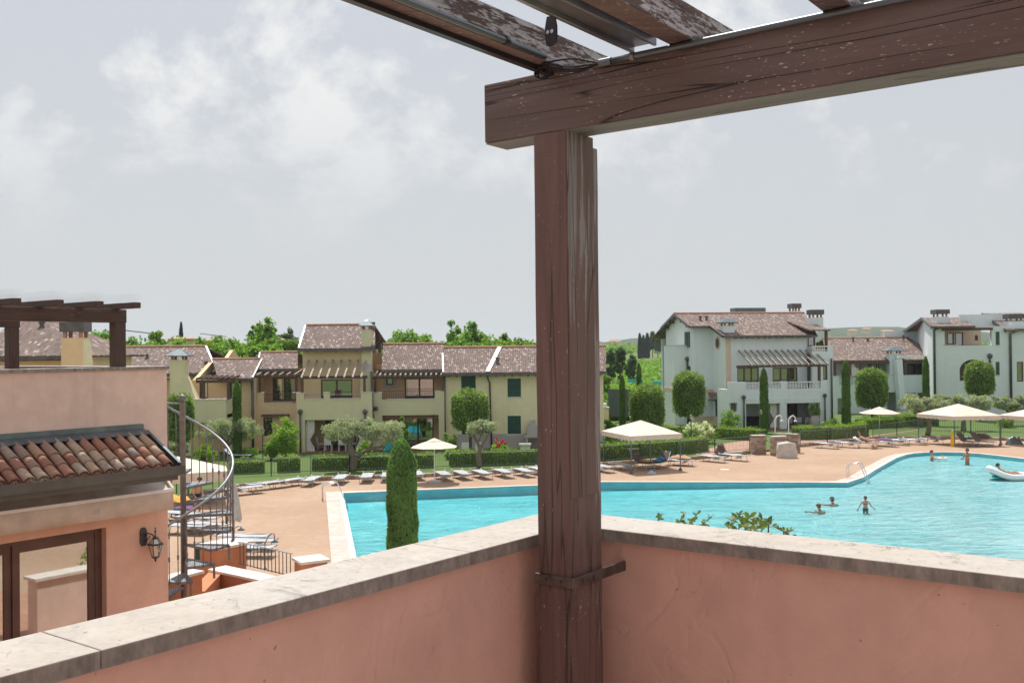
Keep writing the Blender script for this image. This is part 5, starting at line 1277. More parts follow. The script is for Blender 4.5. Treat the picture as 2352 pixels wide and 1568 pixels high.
MB().tube([FW.w(uA0 - 0.55, vR, zr + 0.02), FW.w(uRR, vR, zr + 0.02)], 0.12, 8).build('ridge_tiles', m_terra, wh)
gutter(FW, -0.45, uBR, -0.5, zeB - 0.03, wh); gutter(FW, uA0 - 0.55, -0.46, 2.6, zeA - 0.03, wh)
for u, v0, z0 in ((uA0 - 0.56, 2.6, zeA), (-0.47, -0.5, zeB)):
    MB().bar(FW.w(u, v0, z0 - 0.06), FW.w(u, vR if u < -1 else 2.6, zr - 0.06 if u < -1 else zeA - 0.06), 0.06, 0.24).build('verge_board', m_gut, wh)
MB().bar(FW.w(uA0 - 0.56, vR, zr - 0.06), FW.w(uA0 - 0.56, 11.0, zr - 0.06 - k_ * 4.2), 0.06, 0.24).build('verge_board', m_gut, wh)
for v in (3.6, 5.2, vR, 8.4, 10.0): z = zr - k_ * abs(v - vR) - 0.2; fb(FW, uA0 - 0.5, uA0, v - 0.09, v + 0.09, z - 0.18, z).build('purlin_end', m_brn, wh)
# block A: gable and front
sA = R4(620, 1045, 710, 1085, vA)
wall(FW, 'front_wall', m_wht, wh, uA0, 0.0, 0, zeA - 0.05, vA, 0.3)
fb(FW, uA0 - 0.02, -0.02, vA - 0.04, vA - 0.001, sA[2], sA[3]).build('string_course', m_cream, wh)
pr = [(vA + 0.3005, 0), (11.0, 0), (11.0, zr - k_ * 4.2 - 0.15), (vR, zr - 0.15), (vA + 0.3005, zeA - 0.05)]
a = [FW.w(uA0, v, z) for v, z in pr]; c = [FW.w(uA0 + 0.3, v, z) for v, z in pr]; n_ = 5
MB().add(a + c, [tuple(range(n_)), tuple(range(2 * n_ - 1, n_ - 1, -1))] + [(i, n_ + i, n_ + (i + 1) % n_, (i + 1) % n_) for i in range(n_)]).build('gable_wall', m_wht, wh)
# gable openings: frame turned to the gable plane
FG = Frame(0, 0, 0); FG.o = FW.w(uA0, 0, 0); FG.e = -FW.b; FG.b = FW.e.copy(); 
def RG(a0, b0, a1, b1): p, q = q4(a0, b0), q4(a1, b1); return FG.rect(p[0], p[1], q[0], q[1], 0)
shutter(FG, RG(400, 400, 456, 570), -0.01, wh)
for r_ in ((310, 780, 352, 872), (436, 785, 462, 872)):
    rr = RG(*r_); fb(FG, rr[0], rr[1], -0.02, -0.003, rr[2], rr[3]).build('window', m_brn, wh)
rr = RG(310, 1320, 357, 1440); fb(FG, rr[0], rr[1], -0.03, -0.003, 0.1, rr[3]).build('side_door', m_green, wh)
# annex on the left
zan = RG(180, 560, 260, 600)[3]; va0, va1 = 4.6, 7.6
uAn = uA0 - 1.3
fb(FW, uAn, uA0 - 0.001, va0, va1, 0, zan).build('annex_wall', m_wht, wh); fb(FW, uAn - 0.04, uA0 - 0.001, va0 - 0.04, va1 + 0.04, zan + 0.001, zan + 0.07).build('annex_coping', m_sill, wh)
zst = RG(180, 1010, 260, 1035); fb(FW, uAn - 0.03, uA0 - 0.002, va0 - 0.03, va1 + 0.02, zst[2] - 0.15, zst[3]).build('annex_string', m_cream, wh)
u_ = uA0 - 0.1; pipe(FW, [(u_, va0 - 0.12, RG(260, 700, 262, 701)[3]), (u_, va0 - 0.12, 0.1)], wh, 0.08, head=True)
# block B: left side wall, top floor and balcony storeys
MB().bx(0, 0.3, 0.3005, vA + 0.3, 0, zeB + 0.1, FW).build('side_wall', m_wht, wh)
pr = [(0.3005, zeB + 0.1), (vA + 0.3, zeB + 0.1), (vA + 0.3, zeA - 0.1)]
a = [FW.w(0, v, z) for v, z in pr]; c = [FW.w(0.3, v, z) for v, z in pr]
MB().add(a + c, [(0, 1, 2), (5, 4, 3), (0, 3, 4, 1), (1, 4, 5, 2), (2, 5, 3, 0)]).build('gable_piece', m_wht, wh)
FS = Frame(0, 0, 0); FS.o = FW.w(0, 0, 0); FS.e = -FW.b; FS.b = FW.e.copy()
p0_, z0_ = FS.px(*q4(772, 525), 0)
MB().tube([FS.w(p0_, -0.03, z0_), FS.w(p0_, 0.02, z0_)], 0.62, 20).build('round_window_trim', m_cream, wh); MB().tube([FS.w(p0_ - 0.08, -0.05, z0_), FS.w(p0_ - 0.08, -0.031, z0_)], 0.44, 20).build('round_window', m_brn, wh)
p, q = q4(745, 1185), q4(805, 1350); rr = FS.rect(p[0], p[1], q[0], q[1], 0); fb(FS, rr[0], rr[1], -0.03, -0.002, 0.9, rr[3]).build('side_door', m_green, wh); fb(FS, rr[0] - 0.25, rr[1] + 0.25, -0.6, -0.002, rr[3] + 0.05, rr[3] + 0.17).build('door_canopy', m_gut, wh)
uBw = U4(1778, 0)
zfl2 = Z4(1400, 1010, vFr)
wins = [R4(990, 800, 1235, 985, 0), R4(1390, 800, 1670, 985, 0)]
wall(FW, 'upper_wall', m_wht, wh, 0, uBw, zfl2 - 0.3, zeB, 0, 0.3, wins)
for w_ in wins: window(FW, w_, 0.06, wh, 'balcony_door', 3)
fb(FW, 0.02, 0.45, -0.06, -0.001, 0.1, zeB).build('pilaster', m_cream, wh)
rafter_tails(FW, 0.6, uBR - 0.3, 0, zeB - 0.08, 14, wh, 0.17)
uF0, uF1 = U4(890, vFr), U4(1995, vFr)
zc_ = Z4(1030, 965, vFr); zbb = Z4(1300, 1045, vFr)
o1_ = R4(1090, 1207, 1475, 1520, vFr); o2_ = R4(1550, 1200, 1925, 1512, vFr); o3_ = R4(900, 1200, 990, 1300, vFr)
wall(FW, 'balcony_front', m_wht, wh, uF0, uF1, 0, zbb, vFr, 0.35, [(o1_[0], o1_[1], 0, o1_[3]), (o2_[0], o2_[1], 0, o2_[3]), o3_])
for o_ in (o1_, o2_): fb(FW, o_[0] - 0.1, o_[1] + 0.1, vFr - 0.05, vFr - 0.001, o_[3], o_[3] + 0.42).build('lintel_band', m_wht, wh)
for u in (uF0, uF1 - 0.3): fb(FW, u, u + 0.3, vFr + 0.3505, -0.001, 0, zbb).build('loggia_side', m_wht, wh)
fb(FW, uF0 + 0.3, uF1 - 0.3, vFr + 0.3505, 3.0, zbb - 0.75, zbb - 0.45).build('balcony_floor', m_porch, wh)
for a0_, a1_ in ((890, 1083), (1481, 1545), (1932, 1995)):
    fb(FW, U4(a0_, vFr), U4(a1_, vFr), vFr + 0.001, vFr + 0.349, zbb, zc_).build('balcony_pier', m_wht, wh)
bprof = [(0.05, 0.0), (0.05, 0.06), (0.03, 0.08), (0.075, 0.22), (0.05, 0.36), (0.03, 0.5), (0.05, 0.62), (0.05, 0.7)]
def balustrade(F, u0, u1, v, z0, z1, parent, n):
    h = z1 - z0; me = MB().lathe([(r, z / 0.7 * (h - 0.1)) for r, z in bprof], (0, 0, 0), 8).mesh('baluster', True); me.materials.append(m_white)
    r_ = fb(F, u0, u1, v - 0.09, v + 0.09, z1 - 0.1, z1).build('balustrade_rail', m_white, parent)
    for k in range(n):
        o = bpy.data.objects.new('baluster', me); COL.objects.link(o); o.parent = r_; o.location = F.w(u0 + (u1 - u0) * (k + 0.5) / n, v, z0)
balustrade(FW, U4(1084, vFr), U4(1480, vFr), vFr + 0.17, zbb, zc_ - 0.04, wh, 12); balustrade(FW, U4(1546, vFr), U4(1931, vFr), vFr + 0.17, zbb, zc_ - 0.04, wh, 12)
zb1, zb0 = Z4(1480, 770, vFr + 0.1), Z4(1480, 797, vFr + 0.1); zw1 = Z4(1400, 606, 0)
fb(FW, U4(985, vFr), U4(1982, vFr), vFr - 0.02, vFr + 0.16, zb0, zb1).build('pergola_beam', m_brn, wh)
for k in range(13):
    a_ = 930 + 69 * k; u = U4(a_ + 75, 0, 606); 
    MB().bar(FW.w(u, -0.01, zw1), FW.w(u, vFr - 0.3, zb1 - 0.02), 0.11, 0.14).build('pergola_rafter', m_lath, wh)
up_ = U4(1915, vFr + 0.1); fb(FW, up_ - 0.1, up_ + 0.1, vFr + 0.02, vFr + 0.22, zc_, zb0 - 0.001).build('pergola_post', m_brn, wh)
# loggia back wall with doors, curtains and lamps
vL = 0.6
lw_ = [R4(1400, 1215, 1470, 1480, vL), R4(1560, 1210, 1670, 1500, vL)]
lw_ = [(a, b_, 0.14, d) for a, b_, c, d in lw_]
wall(FW, 'loggia_back_wall', m_wht, wh, uF0 + 0.3, uF1 - 0.3, 0, zbb - 0.751, vL, 0.2, lw_)
for w_ in lw_: window(FW, w_, vL + 0.04, wh, 'glass_door', 1)
fb(FW, uF0, uF1, vFr - 0.8, vL, 0.105, 0.14).build('porch_floor', m_porch, wh)
curtain(FW, (o1_[1] - 0.02, o1_[1] - 0.7, 0.2, o1_[3]), vFr + 0.5, wh); curtain(FW, (o2_[1] - 0.02, o2_[1] - 0.8, 0.2, o2_[3]), vFr + 0.5, wh)
for a_, b_ in ((1055, 1135), (1970, 1115)): u = U4(a_, vFr); pipe(FW, [(u, vFr - 0.1, Z4(a_, b_, vFr)), (u, vFr - 0.1, 0.1)], wh, 0.07, head=True)
# right wing with roof terrace
uW1 = U4(2072, -1.0); zbal0, zbal1 = Z4(1900, 618, -1.0), Z4(1900, 556, -1.0)
rw2 = R4(1960, 770, 2010, 940, -1.0)
wall(FW, 'wing_wall', m_wht, wh, uBw + 0.001, uW1, 0, zbal0, -1.0, 0.3, [rw2]); window(FW, rw2, -0.9, wh, 'window', 1)
balustrade(FW, uBw + 0.05, U4(2012, -1.0), -0.85, zbal0, zbal1, wh, 9); fb(FW, U4(2013, -1.0), uW1, -0.999, -0.701, zbal0, zbal1 + 0.02).build('terrace_pier', m_wht, wh)
fb(FW, uW1 - 0.3, uW1, -0.6995, 8.0, 0, zbal0).build('wing_side', m_wht, wh); fb(FW, uBw, uW1 - 0.3, -0.7, 8.0, zbal0 - 0.3, zbal0 - 0.05).build('terrace_floor', m_porch, wh)
dw = R4(1790, 440, 1868, 560, 1.2)
wall(FW, 'terrace_back_wall', m_wht, wh, uBw, uW1 - 0.5, zbal0 - 0.05, Z4(1900, 385, 1.2), 1.2, 0.3, [dw]); window(FW, dw, 1.25, wh, 'window', 1)
zpr = Z4(1950, 375, -0.8); roof_sheet('porch_roof', [FW.w(uBw - 0.2, -1.1, zpr), FW.w(U4(2045, -1.0), -1.1, zpr), FW.w(U4(2045, -1.0), 3.5, zpr + 0.9), FW.w(uBw - 0.2, 3.5, zpr + 0.9)], m_tilew, wh)
fb(FW, U4(1985, -0.8), U4(2010, -0.8), -0.9, -0.7, zbal0, zpr - 0.1).build('porch_post', m_brn, wh)
u = U4(2050, -1.0); pipe(FW, [(u, -1.1, Z4(2045, 700, -1)), (u, -1.1, 0.1)], wh, 0.08)
chimney(FW, U4(1872, 2.0, 300), 2.0, zpr, Z4(1872, 240, 2.0), 1.05, wh, 'box', 1.0, mat=m_wht)
chimney(FW, U4(875, 0.9, 360), 0.9, zeB, Z4(875, 330, 0.9), 1.0, wh, 'cone', 1.0, mat=m_wht)
chimney(FW, U4(1635, vR + 1.5, 150), vR + 1.5, zr - 1, Z4(1635, 165, vR + 1.5), 0.85, wh, 'box', 1.0, mat=m_wht)
fb(FW, U4(960, vR + 0.6), U4(1305, vR + 0.6), vR + 0.3, vR + 1.6, zr - 0.8, Z4(1130, 128, vR + 0.4)).build('plant_box', m_zinc, wh)
for a_ in (572, 643): vent(FW, U4(a_, 4.5, 250), 4.5, Z4(a_, 270, 4.5), wh)
fb(FW, uA0 + 0.3, uW1 - 0.3, 13.2, 13.5, 0, zeB - 0.1).build('back_wall', m_wht, wh)
fb(FW, -0.04, 0.0, 0.31, vA, 0, 0.95).build('plinth', m_cream, wh); fb(FW, uA0, -0.05, vA - 0.04, vA - 0.001, 0, 0.95).build('plinth', m_cream, wh)

# --- low white house
F2w = Frame(0, 104, 0)
def U5(F, a, v, b_=800): return F.px(*q5(a, b_), v)[0]
def Z5(F, a, b_, v): return F.px(*q5(a, b_), v)[1]
def R5(F, a0, b0, a1, b1, v): p, q = q5(a0, b0), q5(a1, b1); return F.rect(p[0], p[1], q[0], q[1], v)
w2 = thing('white_house', F2w.w(42, 3, 0), 'low white house with long tiled roof and tapered chimney beside the villa', 'house')
gable_roof(F2w, q5(100, 648), q5(1420, 640), q5(30, 405), q5(1005, 395), 0.0, 7.5, w2, m_tilew)
ze = Z5(F2w, 700, 648, 0); uL, uR_ = U5(F2w, 120, 0.5), U5(F2w, 1390, 0.5)
ws = [R5(F2w, 545, 690, 590, 830, 2.2), R5(F2w, 610, 690, 668, 830, 2.2), R5(F2w, 985, 690, 1160, 830, 2.2)]
wall(F2w, 'upper_wall', m_wht, w2, uL, uR_, 2.4, ze, 2.2, 0.3, ws)
window(F2w, ws[0], 2.3, w2); shutter(F2w, ws[1], 2.25, w2); window(F2w, ws[2], 2.3, w2, leaves=2)
zb = Z5(F2w, 900, 820, -0.4)
op = [R5(F2w, 200, 1075, 330, 1300, -0.4), R5(F2w, 760, 1010, 870, 1300, -0.4), R5(F2w, 990, 1015, 1300, 1300, -0.4)]
op = [(a, b_, 0, d) for a, b_, c, d in op]
wall(F2w, 'balcony_wall', m_wht, w2, uL, uR_ + 0.8, 0, zb, -0.4, 0.3, op); cap_on(F2w, uL, uR_ + 0.8, -0.4, zb, w2)
fb(F2w, uL, uR_ + 0.8, -0.0995, 2.1995, zb - 1.15, zb - 0.9).build('balcony_floor', m_porch, w2); fb(F2w, uL, uR_ + 0.8, 2.2, 2.5, 0, 2.3).build('ground_wall', m_wht, w2)
zq = Z5(F2w, 1180, 665, -0.2); fb(F2w, U5(F2w, 900, -0.2), U5(F2w, 1425, -0.2), -0.35, 2.2, zq - 0.12, zq + 0.2).build('porch_roof', m_brn, w2)
zq2 = Z5(F2w, 500, 665, -0.2); fb(F2w, U5(F2w, 155, -0.2), U5(F2w, 840, -0.2), -0.3, -0.1, zq2 - 0.2, zq2).build('pergola_beam', m_brn, w2)
for a_ in (165, 335, 465, 820, 960, 1290, 1385): u = U5(F2w, a_, -0.2); fb(F2w, u - 0.14, u + 0.14, -0.36, -0.12, zb, zq - 0.13).build('porch_post', m_brn, w2)
curtain(F2w, (U5(F2w, 330, -0.1), U5(F2w, 455, -0.1), zb - 0.6, zq2 - 0.2), -0.1, w2, 0.9)
chimney(F2w, U5(F2w, 805, 1.0), 0.2, zb, Z5(F2w, 805, 570, 0.2), 1.3, w2, 'cone', 1.2, mat=m_wht)
bt = [(845, 640), (905, 640), (945, 1200), (885, 1200)]
a = [F2w.w(U5(F2w, x, -1.0, y), -1.6, Z5(F2w, x, y, -1.0)) for x, y in bt]; c = [p + Vector((0, 1.0, 0)) for p in a]
MB().add(a + c, [(3, 2, 1, 0), (4, 5, 6, 7)] + [(i, (i + 1) % 4, 4 + (i + 1) % 4, 4 + i) for i in range(4)]).build('buttress', m_wht, w2)
for a_, b_ in ((380, 410), (545, 420), (950, 385)): vent(F2w, U5(F2w, a_, 6.5), 6.5, Z5(F2w, a_, b_ + 20, 6.5), w2)
zt = Z5(F2w, 1060, 605, -0.6); fb(F2w, U5(F2w, 858, -0.6), U5(F2w, 1300, -0.6), -0.9, -0.3, zt - 0.15, zt + 0.1).build('awning_case', m_white, w2)
for a_ in (160, 215): u = U5(F2w, a_, -0.4); 
railing(F2w, U5(F2w, 215, -0.3), U5(F2w, 415, -0.3), -0.45, zb - 0.9, zb - 0.05, w2)
# --- tall white house at the right edge
F3w = Frame(0, 98, 0)
w3 = thing('white_house', F3w.w(58, 3, 0), 'tall white house with two gabled tile roofs at right edge', 'house')
def gp(a, b_, v): return F3w.w(U5(F3w, a, v, b_), v, Z5(F3w, a, b_, v))
ve = Z5(F3w, 1400, 262, -0.5); u0_, u1_ = U5(F3w, 1258, -0.5, 262), U5(F3w, 1750, -0.5, 262); vr = 7.0; zrr = Z5(F3w, 1300, 165, vr); ur0 = U5(F3w, 1150, vr, 165); ur1 = U5(F3w, 1590, vr, 165)
roof_sheet('roof', [F3w.w(u0_, -0.5, ve), F3w.w(u1_, -0.5, ve), F3w.w(ur1, vr, zrr), F3w.w(ur0, vr, zrr)], m_tilew, w3); gutter(F3w, u0_, u1_, -0.5, ve - 0.03, w3)
ub_ = U5(F3w, 930, 14.5, 325); roof_sheet('roof', [F3w.w(u1_, 14.5, ve - 0.3), F3w.w(ub_, 14.5, ve - 0.3), F3w.w(ur0, vr + 0.002, zrr), F3w.w(ur1, vr + 0.002, zrr)], m_tilew, w3)
uLw = U5(F3w, 1285, 0); uRw = U5(F3w, 2420, 0)
cut = [R5(F3w, 1578, 540, 1890, 545, 0)]
lo = R5(F3w, 1410, 320, 1940, 540, 0); arch = R5(F3w, 1578, 640, 1880, 880, 0); s1 = R5(F3w, 1985, 325, 2030, 475, 0); s2 = R5(F3w, 1985, 665, 2030, 815, 0); s3 = R5(F3w, 2225, 665, 2300, 890, 0)
lo = (lo[0], lo[1], Z5(F3w, 1700, 480, 0), Z5(F3w, 1700, 305, 0))
wall(F3w, 'front_wall', m_wht, w3, uLw, uRw, 0, ve - 0.05, 0, 0.3, [lo, arch, s1, s2, s3]); shutter(F3w, s1, 0.06, w3); shutter(F3w, s2, 0.06, w3); window(F3w, s3, 0.1, w3, leaves=1)
vb = 2.2; wa = R5(F3w, 1440, 340, 1512, 470, vb); wb = R5(F3w, 1530, 335, 1618, 520, vb); wc = R5(F3w, 1750, 365, 1785, 425, vb)
wall(F3w, 'loggia_back_wall', m_cream, w3, lo[0], lo[1], lo[2] - 0.6, lo[3] + 0.4, vb, 0.2, [wa, wb, wc])
for w_ in (wa, wb, wc): window(F3w, w_, vb + 0.03, w3, leaves=1)
fb(F3w, lo[0], lo[1], 0.3005, vb, lo[2] - 0.6, lo[2] - 0.4).build('balcony_floor', m_porch, w3); fb(F3w, lo[0] - 0.3, lo[1], -0.3, 0.6, lo[3] - 0.05, lo[3] + 0.2).build('loggia_beam', m_brn, w3)
cap_on(F3w, lo[0] - 0.2, U5(F3w, 1570, 0), 0, lo[2], w3)
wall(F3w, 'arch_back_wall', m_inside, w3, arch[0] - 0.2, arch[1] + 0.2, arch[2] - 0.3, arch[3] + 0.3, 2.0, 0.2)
ac = (arch[0] + arch[1]) / 2; aw_ = (arch[1] - arch[0]) / 2; am = MB(); hh = 1.1; n_ = 10
for side in (-1, 1):
    pts = [(ac + side * aw_, arch[3])] + [(ac + side * aw_ * math.cos(R(90 * i / n_)), arch[3] - hh + hh * math.sin(R(90 * i / n_))) for i in range(n_ + 1)]
    a = [F3w.w(u, 0.001, z) for u, z in pts]; c = [F3w.w(u, 0.28, z) for u, z in pts]; n2 = len(pts)
    am.add(a + c, [tuple(range(n2)), tuple(range(2 * n2 - 1, n2 - 1, -1))] + [(i, n2 + i, n2 + (i + 1) % n2, (i + 1) % n2) for i in range(n2)])
am.build('arch_spandrel', m_wht, w3)
railing(F3w, U5(F3w, 1578, 0), U5(F3w, 1885, 0), 0.1, lo[2] - 0.55, lo[2] + 0.05, w3)
# gable side towards the left
pr = [(0.3005, 0), (14.0, 0), (14.0, ve - 0.5), (vr, zrr - 0.15), (0.3005, ve - 0.05)]
sh = (ur0 - u0_) / 7.5
a = [F3w.w(uLw + v * sh, v, z) for v, z in pr]; c = [p + Vector((0.3, 0, 0)) for p in a]
MB().add(a + c, [tuple(range(5)), tuple(range(9, 4, -1))] + [(i, 5 + i, 5 + (i + 1) % 5, (i + 1) % 5) for i in range(5)]).build('gable_wall', m_wht, w3)
MB().bar(F3w.w(u0_, -0.5, ve - 0.1), F3w.w(ur0, vr, zrr - 0.1), 0.08, 0.3).build('verge_board', m_gut, w3); MB().bar(F3w.w(ur0, vr, zrr - 0.1), F3w.w(ub_, 14.5, ve - 0.4), 0.08, 0.3).build('verge_board', m_gut, w3)
# second gable further right
g0, g1_, g2 = gp(1790, 150, 1.0), gp(2100, 305, -0.4), gp(2420, 300, -0.4)
r1 = gp(1830, 118, 6.0); r2 = gp(2440, 108, 6.0)
roof_sheet('roof', [g1_, Vector((g2.x, g2.y, g1_.z)), Vector((r2.x, r2.y, r1.z)), r1], m_tilew, w3); MB().bar(g1_ - Vector((0, 0, 0.1)), r1 - Vector((0, 0, 0.1)), 0.1, 0.32).build('verge_board', m_gut, w3)
zup = Z5(F3w, 1900, 130, 3); pr = [(U5(F3w, 1590, 3.0), Z5(F3w, 1590, 300, 3)), (U5(F3w, 2440, 3.0), Z5(F3w, 1590, 300, 3)), (U5(F3w, 2440, 3.0), zup), (U5(F3w, 1590, 3.0), zup)]
a = [F3w.w(u, 3.0, z) for u, z in pr]; c = [F3w.w(u, 3.3, z) for u, z in pr]; MB().add(a + c, [(0, 1, 2, 3), (7, 6, 5, 4)] + [(i, 4 + i, 4 + (i + 1) % 4, (i + 1) % 4) for i in range(4)]).build('attic_wall', m_wht, w3)
fb(F3w, uLw + 0.3, uRw, 13.7, 14.0, 0, ve - 0.3).build('back_wall', m_wht, w3)
chimney(F3w, U5(F3w, 1358, 2.5, 200), 2.5, ve, Z5(F3w, 1358, 158, 2.5), 1.25, w3, 'box', 1.2, mat=m_wht); chimney(F3w, U5(F3w, 2190, 1.0, 240), 1.0, ve - 0.5, Z5(F3w, 2190, 210, 1.0), 1.4, w3, 'box', 1.2, mat=m_wht)
for a_, b_ in ((1290, 290), (2150, 330)): u = U5(F3w, a_, 0); pipe(F3w, [(u + 0.5, -0.45, Z5(F3w, a_, b_ - 15, 0)), (u, -0.12, Z5(F3w, a_, b_ + 20, 0)), (u, -0.12, 0.1)], w3, 0.12)
u = U5(F3w, 1918, 0); pipe(F3w, [(u, -0.1, Z5(F3w, 1918, 600, 0)), (u, -0.1, Z5(F3w, 1918, 690, 0))], w3, 0.1, head=True)
# ------------------------------------------------------------------ vegetation kit
RNG = np.random.default_rng(11)
def leaf_mesh(name, pts, nrm, size, aspect, mat, jitter=0.8, up=0.0, sizevar=0.35):
    n = len(pts); pts = np.asarray(pts, float)
    d = RNG.normal(size=(n, 3)); d /= np.linalg.norm(d, axis=1, keepdims=True)
    if nrm is None: nn = d
    else: nn = np.asarray(nrm, float) * (1 - jitter) + d * jitter
    nn /= np.linalg.norm(nn, axis=1, keepdims=True) + 1e-9
    a = RNG.normal(size=(n, 3)); a[:, 2] += up * 2.5
    a -= nn * (a * nn).sum(1, keepdims=True); a /= np.linalg.norm(a, axis=1, keepdims=True) + 1e-9
    b = np.cross(nn, a)
    s = size * (1 + sizevar * RNG.uniform(-1, 1, (n, 1)))
    l, w = s * 0.5, s * 0.5 / aspect
    v = np.stack([pts - a * l, pts + b * w - a * l * 0.1, pts + a * l, pts - b * w - a * l * 0.1], 1).reshape(-1, 3)
    me = bpy.data.meshes.new(name)
    me.vertices.add(4 * n); me.vertices.foreach_set('co', v.astype(np.float32).ravel())
    me.loops.add(4 * n); me.loops.foreach_set('vertex_index', np.arange(4 * n, dtype=np.int32))
    me.polygons.add(n); me.polygons.foreach_set('loop_start', np.arange(0, 4 * n, 4, dtype=np.int32)); me.polygons.foreach_set('loop_total', np.full(n, 4, dtype=np.int32))
    me.update(calc_edges=True); me.materials.append(mat)
    return me
def blob(c, r, n, shell=0.55):
    """points in an ellipsoid, denser to its skin; returns points and outward normals"""
    d = RNG.normal(size=(n, 3)); d /= np.linalg.norm(d, axis=1, keepdims=True)
    k = shell + (1 - shell) * RNG.uniform(0, 1, (n, 1)) ** 0.6
    k *= 1 + 0.13 * np.sin(d[:, :1] * 7 + c[0]) * np.cos(d[:, 1:2] * 6 + d[:, 2:3] * 5)
    return np.asarray(c) + d * k * np.asarray(r), d
def clumps(c, r, nc, per, cr, flat=0.8):
    """leaf clumps spread through a crown: uneven outline with gaps"""
    cc, dn = blob(c, np.asarray(r) * 0.88, nc, 0.35)
    P, D = [], []
    for q, d in zip(cc, dn):
        p, e = blob(q, np.array([1, 1, flat]) * cr * RNG.uniform(0.6, 1.35), per, 0.2); P.append(p); D.append(e * 0.6 + d * 0.6)
    return np.vstack(P), np.vstack(D)
def crown_obj(name, P, D, size, aspect, mat, parent, jitter=0.75, up=0.0):
    return link(name, leaf_mesh(name, P, D, size, aspect, mat, jitter, up), mat, parent)
def zg(y): return 0.09 if y < 118 else None
def ground_at(x, Y):
    d = ray(x, 900); t_ = Y / d.y; X = d.x * t_; return Vector((X, Y, 0.09 if Y < 118 else terr(X, Y)))
def ztop(x, y, Y): return at(x, y, Y).z

# --- topiary on a clear stem
def topiary(x, yt, yb, wpx, Y, label, group='clipped laurel standards', tuft=True, square=0.55):
    b0 = ground_at(x, Y); zt_, zb_ = ztop(x, yt, Y), ztop(x, yb, Y); r = wpx / FPX * Y / 2; h = (zt_ - zb_) / 2; zc = (zt_ + zb_) / 2
    o = thing('clipped_tree', b0, label, 'tree', group)
    MB().tube([b0, b0 + Vector((0.03, 0, zc - b0.z))], [0.11, 0.08], 8).build('trunk', m_barkd, o)
    def sup(d, k=1.0):
        e = 2.0 / square / 2
        ex = np.abs(d); hr = np.sqrt(ex[:, 0] ** 2 + ex[:, 1] ** 2); p_ = 4.6
        s = (hr ** p_ + ex[:, 2] ** p_) ** (-1 / p_)
        return d * s[:, None] * np.array([r, r, h]) * k
    n = int(5200 * max(1, r * h * 0.8)); d = RNG.normal(size=(n, 3)); d /= np.linalg.norm(d, axis=1, keepdims=True)
    rough = 1 + 0.06 * np.sin(d[:, 0] * 9 + x) * np.cos(d[:, 2] * 8 + d[:, 1] * 7) + 0.05 * RNG.normal(size=n)
    P = sup(d) * (rough * (0.90 + 0.10 * RNG.uniform(size=n)))[:, None] + np.array([b0.x, b0.y, zc])
    if tuft:
        t_, _ = blob((b0.x - r * 0.1, b0.y, zt_ + 0.05), (r * 0.5, r * 0.5, 0.3), 260, 0.1); P = np.vstack([P, t_]); d = np.vstack([d, np.tile([0, 0, 1.0], (260, 1))])
    crown_obj('crown', P, d, 0.15, 1.7, l_laur, o, 0.6)
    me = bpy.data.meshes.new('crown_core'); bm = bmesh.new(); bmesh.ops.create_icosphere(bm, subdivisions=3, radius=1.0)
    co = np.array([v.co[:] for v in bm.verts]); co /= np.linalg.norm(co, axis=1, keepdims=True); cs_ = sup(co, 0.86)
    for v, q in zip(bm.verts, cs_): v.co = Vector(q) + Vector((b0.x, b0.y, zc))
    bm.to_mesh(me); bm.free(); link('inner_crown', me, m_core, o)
topiary(1079, 900, 986, 84, 67.7, 'clipped laurel tree with square crown in front of green shuttered house')
topiary(1485, 889, 985, 78, 76.0, 'broad clipped laurel bush left of the white villa')
topiary(1582, 858, 954, 72, 80.0, 'clipped ball tree on stem in front of white villa gable')
topiary(2002, 850, 935, 70, 88.0, 'square clipped tree between two columnar cypresses at right')
topiary(2250, 834, 906, 62, 92.0, 'clipped tree in front of the arched loggia at right')
topiary(413, 907, 1012, 62, 62.0, 'clipped laurel column behind the spiral stair', tuft=False)

# --- columnar cypress
def cypress(x, yt, wpx, Y, label, n=5200, size=0.14, mat=None, group='columnar cypresses', yb=None, core=None, taper=0.78, tipk=0.15):
    b0 = ground_at(x, Y)
    if Y < 40: b0.z = 0.0
    zt_ = ztop(x, yt, Y); h = zt_ - b0.z; r = wpx / FPX * Y / 2
    o = thing('cypress_tree', b0, label, 'tree', group)
    k = RNG.uniform(0, 1, n); a = RNG.uniform(0, 2 * np.pi, n)
    def prof(k): return np.clip(np.minimum(1.0, np.sqrt(np.clip((1 - k) / tipk, 0, 1)) * 0.98 + 0.02) * (taper + (1 - taper) * (1 - k) ** 0.7) * np.minimum(1, 0.72 + k * 3), 0.02, 1.1)
    rr = r * prof(k) * (0.93 + 0.10 * RNG.uniform(size=n) + 0.05 * np.sin(a * 5 + k * 22) + 0.04 * np.sin(a * 3 - k * 47))
    P = np.stack([b0.x + rr * np.cos(a), b0.y + rr * np.sin(a), b0.z + 0.1 + k * h], 1); D = np.stack([np.cos(a), np.sin(a), np.full(n, 0.25)], 1)
    crown_obj('crown', P, D, size, 3.2, mat or l_cyp, o, 0.45, 1.0)
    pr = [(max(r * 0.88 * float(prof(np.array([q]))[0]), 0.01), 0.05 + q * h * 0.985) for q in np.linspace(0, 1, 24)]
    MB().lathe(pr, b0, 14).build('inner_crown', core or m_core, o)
    MB().tube([b0, b0 + Vector((0, 0, 0.6))], 0.10, 8).build('trunk', m_barkd, o)
    return o
l_cypf = leafmat('bright_cypress_foliage', (0.19, 0.34, 0.125), 0.5, 0.6, 0.7)
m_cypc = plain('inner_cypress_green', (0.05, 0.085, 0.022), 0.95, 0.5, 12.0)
cypress(921, 1019, 73, 22.0, 'large clipped cypress column standing in front of the pool', 30000, 0.085, l_cypf, core=m_cypc, group=None, tipk=0.11, taper=0.86)
